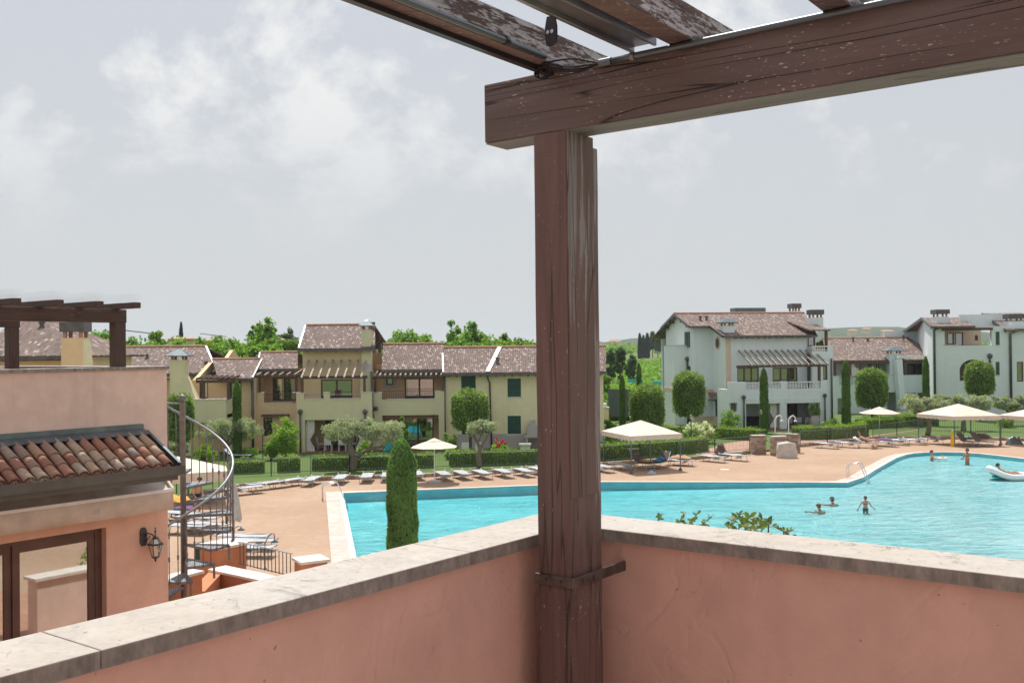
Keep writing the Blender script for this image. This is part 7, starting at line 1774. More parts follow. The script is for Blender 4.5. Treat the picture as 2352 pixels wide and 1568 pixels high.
cloth('towel', 2030, 1023, 0.42, 0.5, 1.1, m_purple, 'purple towel on the lounger under right parasol', R(55), 0.12); cloth('towel', 2222, 1022, 0.45, 0.55, 0.5, m_blue, 'blue towel on the left lounger under the second gazebo', R(30), 0.15)
cloth('clothes_pile', 2255, 1020, 0.45, 1.3, 0.7, m_slingb, 'dark brown pile of clothes under the second gazebo', 0, 0.4, 'clothes'); cloth('beach_bag', 1497, 1089, 0.0, 0.55, 0.35, m_sling, 'pale beach bag on the deck under the first gazebo', 0, 0.25, 'bag')
cloth('beach_bag', 2007, 1031, 0.0, 0.45, 0.4, m_terra, 'terracotta coloured bag beside the reclining bather', 0, 0.4, 'bag')
for i, (x, y, lb) in enumerate(((2330, 1021, 'covered grey scooter like bundle at right edge of deck'),)):
    o = cloth('equipment_bundle', x, y, 0, 1.2, 0.6, m_zinc, 'grey equipment bundle at the right edge of the deck', 0, 0.7, 'bundle')

# ------------------------------------------------------------------ parasols and gazebos
def parasol(x, y, r, h, label, zdrop=0.42, base=True, z=0.0):
    b0 = G(x, y, z); o = thing('parasol', b0, label, 'parasol', 'open cream parasols'); n = 8
    MB().tube([b0 + Vector((0, 0, 0.05)), b0 + Vector((0, 0, h - 0.05))], 0.024, 8).build('pole', m_white, o)
    MB().lathe([(0.42, 0.0), (0.42, 0.07), (0.30, 0.10), (0.06, 0.11)], b0, 8).build('base', m_plin, o)
    cn = MB(); top = b0 + Vector((0, 0, h)); ring = [b0 + Vector((r * math.cos(R(22.5 + 45 * k)), r * math.sin(R(22.5 + 45 * k)), h - zdrop)) for k in range(n)]
    mid = [b0 + Vector((0.58 * r * math.cos(R(22.5 + 45 * k)), 0.58 * r * math.sin(R(22.5 + 45 * k)), h - zdrop * 0.53)) for k in range(n)]
    up = [top] + mid + ring; dn = [p - Vector((0, 0, 0.012)) for p in up]
    fs = [(0, 1 + k, 1 + (k + 1) % n) for k in range(n)] + [(1 + k, 1 + n + k, 1 + n + (k + 1) % n, 1 + (k + 1) % n) for k in range(n)]; m_ = len(up)
    fs += [tuple(m_ + i for i in reversed(f)) for f in fs] + [(1 + n + k, m_ + 1 + n + k, m_ + 1 + n + (k + 1) % n, 1 + n + (k + 1) % n) for k in range(n)]
    c = cn.add(up + dn, fs).build('canopy', m_canvas, o)
    vt = [b0 + Vector((0.30 * r * math.cos(R(22.5 + 45 * k)), 0.30 * r * math.sin(R(22.5 + 45 * k)), h - zdrop * 0.22)) for k in range(n)]
    MB().add([top + Vector((0, 0, 0.07))] + vt, [(0, 1 + k, 1 + (k + 1) % n) for k in range(n)]).build('vent', m_canvas, c)
    for k in range(n): MB().tube([b0 + Vector((0, 0, h - 0.10)), mid[k] - Vector((0, 0, 0.03)), ring[k] - Vector((0, 0, 0.025))], 0.009, 5).build('rib', m_rail, o)
parasol(998, 1107, 1.30, 2.32, 'single open cream parasol in the lounger row left of the wooden post')
parasol(2020.7, 1008, 1.50, 2.4, 'open cream parasol on the right in front of the square clipped tree')
def gazebo(corners, ze, za, label, val=0.30):
    c0 = sum(corners, Vector()) / 4; o = thing('gazebo', Vector((c0.x, c0.y, 0)), label, 'gazebo', 'square cream gazebos')
    ap = Vector((c0.x, c0.y, za)); cs_ = [Vector((p.x, p.y, ze)) + (Vector((p.x, p.y, 0)) - Vector((c0.x, c0.y, 0))).normalized() * 0.12 for p in corners]
    mid = []
    up = [ap] + cs_; dn = [p - Vector((0, 0, 0.015)) for p in up]
    fs = [(0, 1 + k, 1 + (k + 1) % 4) for k in range(4)]; fs += [tuple(5 + i for i in reversed(f)) for f in fs]
    cn = MB().add(up + dn, fs).build('canopy', m_canvas, o)
    vl = MB()
    for k in range(4):
        a, b_ = cs_[k], cs_[(k + 1) % 4]; n = 18; vs = []
        for i in range(n + 1):
            p = a.lerp(b_, i / n); vs += [p, p - Vector((0, 0, val - 0.05 * abs(math.cos(i * math.pi / 2))))]
        nrm_ = (b_ - a).cross(Vector((0, 0, 1))).normalized() * 0.008
        vl.add(vs + [p + nrm_ for p in vs], [(2 * i, 2 * i + 1, 2 * i + 3, 2 * i + 2) for i in range(n)] + [(2 * (n + 1) + 2 * i + 2, 2 * (n + 1) + 2 * i + 3, 2 * (n + 1) + 2 * i + 1, 2 * (n + 1) + 2 * i) for i in range(n)])
    vl.build('valance', m_canvas, o)
    for p in corners:
        q = Vector((p.x, p.y, 0)); po = MB().tube([q, q + Vector((0, 0, ze))], 0.035, 8).build('post', m_zinc, o); MB().lathe([(0.11, 0), (0.10, 0.10), (0.05, 0.14)], q, 8).build('post_foot', m_gut, po)
    return o
g0, g1, g3 = G(1450, 1088), G(1563, 1080), G(1387, 1070.5); g2 = g1 + g3 - g0
gazebo([g0, g1, g2, g3], 2.14, 2.85, 'square cream gazebo over loungers right of the wooden post')
a0 = G(2192.6, 1025.4); gazebo([a0, a0 + Vector((3.3, 0.25, 0)), a0 + Vector((2.2, 3.4, 0)), a0 + Vector((-1.25, 3.1, 0))], 2.12, 2.9, 'square cream gazebo with scalloped valance at right')
a0 = G(2398, 1030); gazebo([a0, a0 + Vector((3.3, 0.25, 0)), a0 + Vector((2.2, 3.4, 0)), a0 + Vector((-1.4, 3.1, 0))], 2.10, 2.85, 'cream gazebo cut by the right edge of the picture')
# cream awning roof seen through the stair
cr_ = [at(393, 1089, 46), at(524, 1081, 46), at(518, 1070, 50), at(405, 1047, 50)]
gz = G(470, 1140); o = thing('canvas_shelter', Vector((cr_[0].lerp(cr_[2], .5).x, 48, 0)), 'flat cream canvas shelter behind the spiral stair', 'shelter')
MB().slab(cr_, 0.05).build('canopy', m_canvas, o); MB().add([cr_[0], cr_[1], cr_[1] - Vector((0, 0, .45)), cr_[0] - Vector((0, 0, .45)), cr_[0] + Vector((0, .02, 0)), cr_[1] + Vector((0, .02, 0)), cr_[1] + Vector((0, .02, -.45)), cr_[0] + Vector((0, .02, -.45))], [(0, 1, 2, 3), (7, 6, 5, 4)]).build('valance', m_canvas, o)
for p in cr_: q = Vector((p.x, p.y, 0)); MB().tube([q, Vector((p.x, p.y, p.z - 0.05))], 0.035, 8).build('post', m_zinc, o)
# closed parasol near the stair
b0 = G(538.7, 1235); cp = thing('closed_parasol', b0, 'closed beige parasol just right of the spiral stair', 'parasol')
MB().tube([b0, b0 + Vector((0, 0, 2.1))], 0.022, 8).build('pole', m_white, cp)
vs = []; prf = [(0.30, 0.66), (0.29, 0.75), (0.24, 1.1), (0.18, 1.5), (0.12, 1.85), (0.05, 2.05), (0.02, 2.12)]; n = 24
for r_, z in prf:
    for k in range(n): a = 2 * math.pi * k / n; rr = r_ * (0.78 + 0.22 * abs(math.sin(a * 4))); vs.append(b0 + Vector((rr * math.cos(a), rr * math.sin(a), z + 0.04 * math.sin(a * 4))))
MB().add(vs, [(i * n + k, i * n + (k + 1) % n, (i + 1) * n + (k + 1) % n, (i + 1) * n + k) for i in range(len(prf) - 1) for k in range(n)]).build('folded_canopy', m_cover, cp, smooth=True)
MB().lathe([(0.35, 0), (0.35, 0.06), (0.05, 0.08)], b0, 8).build('base', m_plin, cp)

# ------------------------------------------------------------------ pool ladders, fences, kerb stones
def ladder(p, q, label):
    """p: feet on the deck, q: point over the water, both ground points"""
    d = (q - p); d.z = 0; Ln = d.length; d.normalize(); n_ = Vector((-d.y, d.x, 0)); o = thing('pool_ladder', p, label, 'ladder', 'steel pool ladders')
    for s in (-0.25, 0.25):
        b_ = p + n_ * s
        MB().tube([b_, b_ + Vector((0, 0, 0.62)), b_ + d * 0.05 + Vector((0, 0, 0.72)), b_ + d * 0.14 + Vector((0, 0, 0.77)), b_ + d * Ln * 0.72 + Vector((0, 0, 0.86)), b_ + d * (Ln * 0.82) + Vector((0, 0, 0.82)), b_ + d * (Ln * 1.35) + Vector((0, 0, -0.35))], 0.024, 8).build('side_rail', m_chrome, o, smooth=True)
    for k in (0.0, 0.25): MB().bar(p + n_ * -0.25 + d * Ln * (1.28 + k * .2) + Vector((0, 0, -0.15 - k)), p + n_ * 0.25 + d * Ln * (1.28 + k * .2) + Vector((0, 0, -0.15 - k)), 0.08, 0.03).build('tread', m_chrome, o)
ladder(G(741, 1149), G(783, 1147), 'steel pool ladder at the far left corner of the pool'); ladder(G(1948, 1098), G(1985, 1100), 'steel pool ladder on the angled pool edge at right')
def fence(pts, h, label, z=0.16, gap=0.13):
    P3 = [G(x, y, z) for x, y in pts]; o = thing('metal_fence', P3[len(P3) // 2], label, 'fence', 'low metal fences'); br = MB()
    for a, b_ in zip(P3[:-1], P3[1:]):
        MB().bar(a + Vector((0, 0, h)), b_ + Vector((0, 0, h)), 0.05, 0.035).build('top_rail', m_fence, o); MB().bar(a + Vector((0, 0, 0.10)), b_ + Vector((0, 0, 0.10)), 0.03, 0.03).build('bottom_rail', m_fence, o)
        Ln = (b_ - a).length; n = int(Ln / gap)
        for k in range(n): p = a.lerp(b_, (k + 0.5) / n); br.bar(p + Vector((0, 0, 0.1)), p + Vector((0, 0, h)), 0.014, 0.014)
        m_ = max(1, int(Ln / 2.0))
        for k in range(m_ + 1): p = a.lerp(b_, k / m_); MB().bar(p - Vector((0, 0, 0.1)), p + Vector((0, 0, h + 0.05)), 0.045, 0.045).build('fence_post', m_fence, o)
    tag(br.build('fence_bars', m_fence, o), None, kind='stuff')
fence([(524, 1093), (623, 1089), (803, 1081), (956, 1076), (1100, 1071.5), (1240, 1067)], 0.92, 'long low metal fence in front of the hedges at left')
fence([(1240, 1067), (1388, 1059.5), (1470, 1053.5), (1562, 1047), (1642, 1041.5), (1722, 1034)], 0.95, 'low metal fence behind the first gazebo')
fence([(1838, 1021), (1900, 1017), (1990, 1009)], 0.95, 'low metal fence right of the shower walls'); fence([(2005, 1006), (2060, 998), (2110, 991), (2230, 993), (2360, 996)], 0.95, 'metal fence across the right hand lawn')
rnd = random.Random(21)
stone_cols = [stone('kerb_stone_%d' % k, c, 0.5, 1.4) for k, c in enumerate(((0.34, 0.24, 0.18), (0.42, 0.32, 0.25), (0.28, 0.20, 0.16), (0.47, 0.39, 0.33)))]
def rock(name, c, sx, sy, sz, yaw, parent, local_inv=None):
    me = bpy.data.meshes.new(name); vs = []
    for z in (-1, 1):
        for x, y in ((-1, -1), (1, -1), (1, 1), (-1, 1)): vs.append((x * sx / 2 * rnd.uniform(.86, 1), y * sy / 2 * rnd.uniform(.86, 1), z * sz / 2 * rnd.uniform(.84, 1)))
    me.from_pydata(vs, [], [(3, 2, 1, 0), (4, 5, 6, 7), (0, 1, 5, 4), (1, 2, 6, 5), (2, 3, 7, 6), (3, 0, 4, 7)]); me.update(); me.materials.append(rnd.choice(stone_cols))
    o = bpy.data.objects.new(name, me); COL.objects.link(o); o.parent = parent
    o.matrix_parent_inverse = Matrix.Translation(-parent.location); o.location = c; o.rotation_euler = (0, 0, yaw); return o
def kerb(pts, label, hgt=0.22):
    o = thing('stone_kerb', Vector((*pts[len(pts) // 2], 0)), label, 'kerb'); core = MB()
    n = 0
    for a, b_ in zip(pts[:-1], pts[1:]):
        a, b_ = Vector((*a, 0)), Vector((*b_, 0)); d = b_ - a; Ln = d.length; d.normalize(); yaw = math.atan2(d.y, d.x); s = 0.0; nn = Vector((-d.y, d.x, 0))
        core.bar(a + nn * 0.08 + Vector((0, 0, hgt * 0.42)), b_ + nn * 0.08 + Vector((0, 0, hgt * 0.42)), 0.16, hgt * 0.8)
        while s < Ln - 0.1:
            w_ = rnd.uniform(0.28, 0.55)
            if n < 298: rock('stone', a + d * (s + w_ / 2) + nn * 0.05 + Vector((0, 0, hgt / 2)), w_ * 0.97, 0.28, hgt * rnd.uniform(0.85, 1.1), yaw, o)
            n += 1; s += w_
    core.build('kerb_core', m_plin, o)
kerb(CURB[1:13], 'low stone kerb between the lawn and the deck at left'); kerb(CURB[12:19], 'low stone kerb behind the first gazebo'); kerb(CURB[20:27], 'low stone kerb along the right hand lawn')

# ------------------------------------------------------------------ shower corner
def stone_wall(p, q, h, th, label):
    o = thing('stone_wall', p.lerp(q, .5), label, 'wall', 'rubble walls of the shower corner'); d = q - p; Ln = d.length; d.normalize(); yaw = math.atan2(d.y, d.x); nn = Vector((-d.y, d.x, 0))
    MB().bar(p + Vector((0, 0, h / 2)), q + Vector((0, 0, h / 2)), th * 0.8, h).build('wall_core', m_plin, o)
    z = 0.0
    while z < h - 0.05:
        hh = rnd.uniform(0.13, 0.19); s = -rnd.uniform(0, 0.1)
        while s < Ln:
            w_ = rnd.uniform(0.16, 0.36); e_ = min(s + w_, Ln + 0.02); s0 = max(s, -0.02)
            if e_ - s0 > 0.06: rock('stone', p + d * (s0 + e_) / 2 + Vector((0, 0, z + hh / 2)), (e_ - s0) * 0.95, th * rnd.uniform(0.98, 1.08), hh * 0.93, yaw, o)
            s += w_
        z += hh
    MB().bar(p + Vector((0, 0, h + 0.03)), q + Vector((0, 0, h + 0.03)), th * 1.15, 0.06).build('cap', m_sill, o)
sA, sB, sC = G(1726, 1043), G(1772, 1046), G(1783, 1037)
stone_wall(sA, sA + Vector((0.95, 0.15, 0)), 1.22, 0.35, 'rubble stone shower wall standing alone at left'); stone_wall(sB, sB + Vector((0.98, 0.25, 0)), 1.22, 0.35, 'rubble stone shower wall behind the beige cover'); stone_wall(sC, G(1836, 1040), 1.22, 0.35, 'longer rubble stone wall carrying the white showers')
def shower(x, y, label, dx):
    b0 = G(x, y); o = thing('outdoor_shower', b0, label, 'shower', 'white outdoor showers')
    MB().tube([b0, b0 + Vector((0, 0, 2.15)), b0 + Vector((dx * 0.15, 0, 2.36)), b0 + Vector((dx * 0.32, 0, 2.42)), b0 + Vector((dx * 0.45, 0, 2.30)), b0 + Vector((dx * 0.47, 0, 2.12))], 0.04, 8).build('pipe', m_white, o, smooth=True)
    MB().lathe([(0.03, 0.08), (0.12, 0.0), (0.12, -0.02), (0.02, -0.02)], b0 + Vector((dx * 0.47, 0, 2.05)), 12).build('shower_head', m_white, o)
shower(1781, 1035, 'left one of two white hooked outdoor showers', 1); shower(1812, 1036, 'right one of two white hooked outdoor showers', 1)
# covered equipment
def lumpy(name, c, sx, sy, h, mat, label, cat, seed, sq=3.0):
    r_ = random.Random(seed); vs = []; n, m_ = 28, 12
    for j in range(m_ + 1):
        k = j / m_
        for i in range(n):
            a = 2 * math.pi * i / n; e = (abs(math.cos(a)) ** sq + abs(math.sin(a)) ** sq) ** (-1 / sq)
            f = (1 - 0.16 * k ** 2) if k < 0.92 else 0.78 * (1 - k) / 0.08 if k < 1 else 0.01
            w_ = 1 + 0.05 * math.sin(a * 7 + seed) * (1 - k) + 0.03 * math.sin(a * 3 + k * 8)
            vs.append(c + Vector((sx / 2 * e * math.cos(a) * f * w_, sy / 2 * e * math.sin(a) * f * w_, h * k * (1 + 0.05 * math.sin(a * 2 + seed)))))
    o = MB().add(vs, [(j * n + i, j * n + (i + 1) % n, (j + 1) * n + (i + 1) % n, (j + 1) * n + i) for j in range(m_) for i in range(n)] + [tuple(range(m_ * n, m_ * n + n))]).build(name, mat, smooth=True)
    return tag(o, label, cat)
lumpy('covered_equipment', G(1807, 1051), 1.30, 0.8, 1.02, m_cover, 'bulky equipment under a beige tarpaulin against the stone wall', 'cover', 4)
b0 = G(1656, 1049); o = lumpy('covered_parasol_base', b0, 1.0, 1.0, 0.85, m_bcover, 'brown tarpaulin covered mound beside the fence', 'cover', 7, 2.0)
for v in o.data.vertices:
    k = (v.co.z) / 0.85; v.co.x = b0.x + (v.co.x - b0.x) * (1 - 0.62 * k); v.co.y = b0.y + (v.co.y - b0.y) * (1 - 0.62 * k)
# yellow wet-floor cone
b0 = G(2189, 1025); ye = thing('warning_cone', b0, 'yellow plastic warning cone beside the second gazebo', 'cone')
MB().lathe([(0.24, 0.0), (0.24, 0.05), (0.17, 0.06), (0.15, 0.4), (0.13, 0.8), (0.09, 1.05), (0.07, 1.1)], b0, 12).build('body', m_yellow, ye); MB().lathe([(0.075, 1.10), (0.075, 1.16), (0.02, 1.18)], b0, 12).build('top', m_white, ye)
# green slatted bin
b0 = G(468, 1300); gb = thing('litter_bin', b0, 'round green slatted bin behind the terrace wall', 'bin')
MB().lathe([(0.24, 0.02), (0.25, 0.62)], b0, 16).build('liner', m_core, gb)
for k in range(16): a = 2 * math.pi * k / 16; MB().bar(b0 + Vector((0.27 * math.cos(a), 0.27 * math.sin(a), 0)), b0 + Vector((0.27 * math.cos(a), 0.27 * math.sin(a), 0.64)), 0.06, 0.02, (math.cos(a), math.sin(a), 0)).build('slat', m_green, gb)
MB().lathe([(0.31, 0.66), (0.31, 0.70), (0.18, 0.80), (0.02, 0.83)], b0, 16).build('lid', m_green, gb)
# lamp posts on the lawn
def garden_lamp(x, y, h, label, Y=None):
    b0 = G(x, y, 0.1) if Y is None else ground_at(x, Y); o = thing('lamp_post', b0, label, 'lamp', 'black garden lamp posts')
    MB().tube([b0, b0 + Vector((0, 0, h))], 0.035, 8).build('pole', m_iron, o); MB().lathe([(0.05, h), (0.12, h + 0.22), (0.13, h + 0.24)], b0, 8).build('glass_globe', m_lglass, o); MB().lathe([(0.16, h + 0.24), (0.10, h + 0.32), (0.02, h + 0.38)], b0, 8).build('cap', m_iron, o)
garden_lamp(1588, 1027, 1.95, 'black lamp post in front of the white oleander'); garden_lamp(911, 1050, 2.1, 'black lamp post in front of the dark glazed loggia'); garden_lamp(1749, 998, 1.6, 'black lamp post in front of the loggia cypress'); garden_lamp(604, 1067, 1.9, 'black lamp post on the lawn beside the tall bright shrub')
# garden furniture and odds
def chair(c, rz, mat, label, group):
    o = thing('garden_chair', c, label, 'chair', group, rz)
    MB().bx(-0.25, 0.25, -0.25, 0.25, 0.42, 0.46).build('seat', mat, o, local=True); MB().slab([(-0.25, 0.25, 0.46), (0.25, 0.25, 0.46), (0.24, 0.36, 0.92), (-0.24, 0.36, 0.92)], 0.03).build('backrest', mat, o, local=True)
    for sx in (-1, 1):
        for sy in (-1, 1): MB().bar((sx * 0.22, sy * 0.22, 0.42), (sx * 0.25, sy * 0.26, 0), 0.035, 0.035).build('leg', mat, o, local=True)
    return o
def table(c, sx, sy, mat, label):
    o = thing('garden_table', c, label, 'table'); MB().bx(c.x - sx / 2, c.x + sx / 2, c.y - sy / 2, c.y + sy / 2, c.z + 0.70, c.z + 0.74).build('table_top', mat, o)
    for a in (-1, 1):
        for b_ in (-1, 1): MB().bar((c.x + a * sx * 0.45, c.y + b_ * sy * 0.42, c.z), (c.x + a * sx * 0.45, c.y + b_ * sy * 0.42, c.z + 0.7), 0.05, 0.05).build('leg', mat, o)
pz = 0.146
t0 = F5.w(F5.px(775, 1030, 1.4)[0], 1.4, pz); table(t0, 1.6, 0.9, m_white, 'white table in the curtained loggia of the tower house')
for k, (dx, dy, a) in enumerate(((-0.5, -0.75, 180), (0.5, -0.75, 180), (-1.1, 0.0, 90), (1.1, 0, -90))): chair(t0 + Vector((dx, dy, 0)), R(a), m_white, f'white chair at the loggia table of the tower house, {ORD[k]} of four', 'white loggia chairs')
t1 = FW.w(U4(1640, -1.2, 1440), -1.2, 0.145); table(t1, 1.6, 0.8, m_rail, 'dark table under the right arch of the villa loggia')
for k, dx in enumerate((-0.75, 0.05, 0.85)): chair(t1 + Vector((dx, -0.75, 0)), R(180), m_sling, f'grey chair in the villa loggia, {ORD[k]} from the left', 'villa loggia chairs')
sf = FW.w(U4(1160, -0.6, 1440), -0.6, 0.145); so_ = thing('garden_sofa', sf, 'dark wicker sofa under the left arch of the villa loggia', 'sofa')
for nm, b_ in (('seat', (-1.0, 1.0, -0.4, 0.4, 0.1, 0.42)), ('backrest', (-1.0, 1.0, 0.25, 0.42, 0.43, 0.95)), ('arm', (-1.15, -1.01, -0.4, 0.42, 0.0, 0.65)), ('arm', (1.01, 1.15, -0.4, 0.42, 0.0, 0.65))): MB().bx(sf.x + b_[0], sf.x + b_[1], sf.y + b_[2], sf.y + b_[3], sf.z + b_[4], sf.z + b_[5]).build(nm, m_black, so_, bevel=0.03)
uj = FW.w(U4(1865, -3.2, 1450), -3.2, 0.145); ur_ = thing('stone_urn', uj, 'large grey stone urn beside the villa loggia pier', 'urn')
MB().lathe([(0.24, 0), (0.30, 0.12), (0.42, 0.55), (0.40, 0.85), (0.30, 1.02), (0.33, 1.1), (0.28, 1.1), (0.1, 1.05)], uj, 16).build('body', m_plin, ur_, smooth=True)
P, D = clumps((uj.x, uj.y, uj.z + 1.6), (0.5, 0.5, 0.55), 16, 60, 0.25); crown_obj('plant', P, D, 0.13, 1.8, l_laur, ur_)
cy = G(890, 1047, 0.1); chair(cy, R(200), m_cyan, 'left one of two turquoise garden chairs behind the large olive', 'turquoise garden chairs'); chair(cy + Vector((0.75, 0.1, 0)), R(160), m_cyan, 'right one of two turquoise garden chairs behind the large olive', 'turquoise garden chairs')
wc = G(1085, 1046, 0.1)
for k, (dx, a) in enumerate(((-0.45, 180), (0.45, 180))): chair(wc + Vector((dx, 0, 0)), R(a), m_white, ['left', 'right'][k] + ' one of two white garden chairs beside the clipped tree', 'white garden chairs')
b0 = G(1206, 1042, 0.1); pt = thing('planter_pot', b0, 'round stone planter pot beyond the hedge left of the post', 'pot'); MB().lathe([(0.36, 0), (0.34, 0.55), (0.42, 0.58), (0.42, 0.70), (0.32, 0.70), (0.30, 0.60)], b0, 16).build('body', m_sill, pt, smooth=False)
b0 = F8.w(F8.px(1224, 1025, -0.5)[0], -0.6, 0.1); bb_ = thing('stone_barbecue', b0, 'small white stone barbecue against the shuttered house wall', 'barbecue')
for nm, q in (('leg', (-0.5, -0.35, -0.3, 0.3, 0, 0.8)), ('leg', (0.35, 0.5, -0.3, 0.3, 0, 0.8)), ('counter', (-0.6, 0.6, -0.35, 0.35, 0.801, 0.95)), ('hood', (-0.4, 0.4, -0.1, 0.35, 0.951, 1.6)), ('chimney', (-0.2, 0.2, 0.05, 0.34, 1.601, 2.0))): MB().bx(b0.x + q[0], b0.x + q[1], b0.y + q[2], b0.y + q[3], b0.z + q[4], b0.z + q[5]).build(nm, m_plin, bb_)
b0 = ground_at(1389, 84); gp_ = thing('gate_pillar', b0, 'cream gate pillar with ball finial beside the wooden post', 'pillar'); MB().bx(b0.x - 0.3, b0.x + 0.3, b0.y - 0.3, b0.y + 0.3, 0, 2.1).build('shaft', m_yel, gp_); MB().bx(b0.x - 0.36, b0.x + 0.36, b0.y - 0.36, b0.y + 0.36, 2.1005, 2.2).build('cap', m_sill, gp_); MB().sphere((b0.x, b0.y, 2.38), 0.18).build('ball_finial', m_white, gp_, smooth=True)
gs = MB().bar(at(1397, 925, 95), at(1452, 925, 95), 0.08, 2.6).build('garden_screen', plain('slate_green_screen', (0.09, 0.11, 0.11), 0.7)); tag(gs, 'dark green screen behind the slim cypress at the vineyard', 'screen')
# paved paths on the lawn
m_path = plain('pink_path_paving', (0.42, 0.25, 0.19), 0.85, 0.2, 2.0)
for nm, pts in (('path', [(1600, 1040), (1665, 1018), (1735, 1008), (1760, 1014), (1726, 1030), (1690, 1040), (1640, 1046)]), ('path', [(1838, 1018), (1990, 1006), (2108, 989), (2112, 986), (1985, 1002), (1838, 1010)])):
    me = ring_mesh(nm, [v2(x, y, 0.105) for x, y in pts], [], 0.106, m_path); struct(me)
dt = MB().bx(-0.25, 0.25, -0.2, 0.2, 0.003, 0.012, Frame(*G(1665, 1078).xy)).build('drain_cover', m_capw); tag(dt, 'small pale drain cover set in the deck', 'drain cover')
# far cranes and houses
def farhouse(x, y, wpx, hpx, Y, label, mat=m_terra):
    c = at(x, y, Y); s = Y / FPX; w_, h = wpx * s, hpx * s; o = thing('far_house', Vector((c.x, Y, c.z - h)), label, 'house', 'far houses'); z0 = c.z - h
    MB().bx(c.x - w_ / 2, c.x + w_ / 2, Y, Y + w_ * 0.5, z0 - 4, z0 + h * 0.55).build('wall', m_cream, o)
    MB().add([(c.x - w_ * .55, Y - 1, z0 + h * .55), (c.x + w_ * .55, Y - 1, z0 + h * .55), (c.x + w_ * .4, Y + w_ * .25, z0 + h), (c.x - w_ * .4, Y + w_ * .25, z0 + h), (c.x - w_ * .55, Y + w_ * .55, z0 + h * .55), (c.x + w_ * .55, Y + w_ * .55, z0 + h * .55)], [(0, 1, 2, 3), (3, 2, 5, 4), (0, 3, 4), (1, 5, 2)]).build('roof', mat, o)
for x, y, w_, h, Y, lb in ((1413, 779, 24, 11, 1150, 'pink far farmhouse on the hillside right of the post'), (415, 774, 60, 9, 210, 'low tiled roof below the far pointed cypress'), (490, 778, 50, 8, 240, 'grey far roof left of the trees'), (640, 777, 26, 9, 180, 'brown roof beside the round clipped tree'), (1960, 756, 20, 8, 1350, 'pale villa on the right hillside, leftmost'), (1992, 752, 18, 8, 1360, 'pale villa on the right hillside, middle one'), (2040, 757, 26, 8, 1340, 'pale villa on the right hillside, rightmost')): farhouse(x, y, w_, h, Y, lb)
def crane(x, y, Y, s, label):
    c = at(x, y, Y); b0 = Vector((c.x, Y, terr(c.x, Y))); o = thing('tower_crane', b0, label, 'crane', 'far tower cranes'); MB().bar(b0, c, s, s).build('mast', m_zinc, o); MB().bar(c + Vector((-9 * s * 2.2, 0, 3 * s)), c + Vector((4 * s * 2, 0, -0.3)), s * 0.7, s * 0.7).build('jib', m_zinc, o)
crane(346, 767, 420, 0.6, 'distant tower crane left of the far cypress'); crane(503, 772, 520, 0.5, 'smaller distant tower crane right of the far cypress')
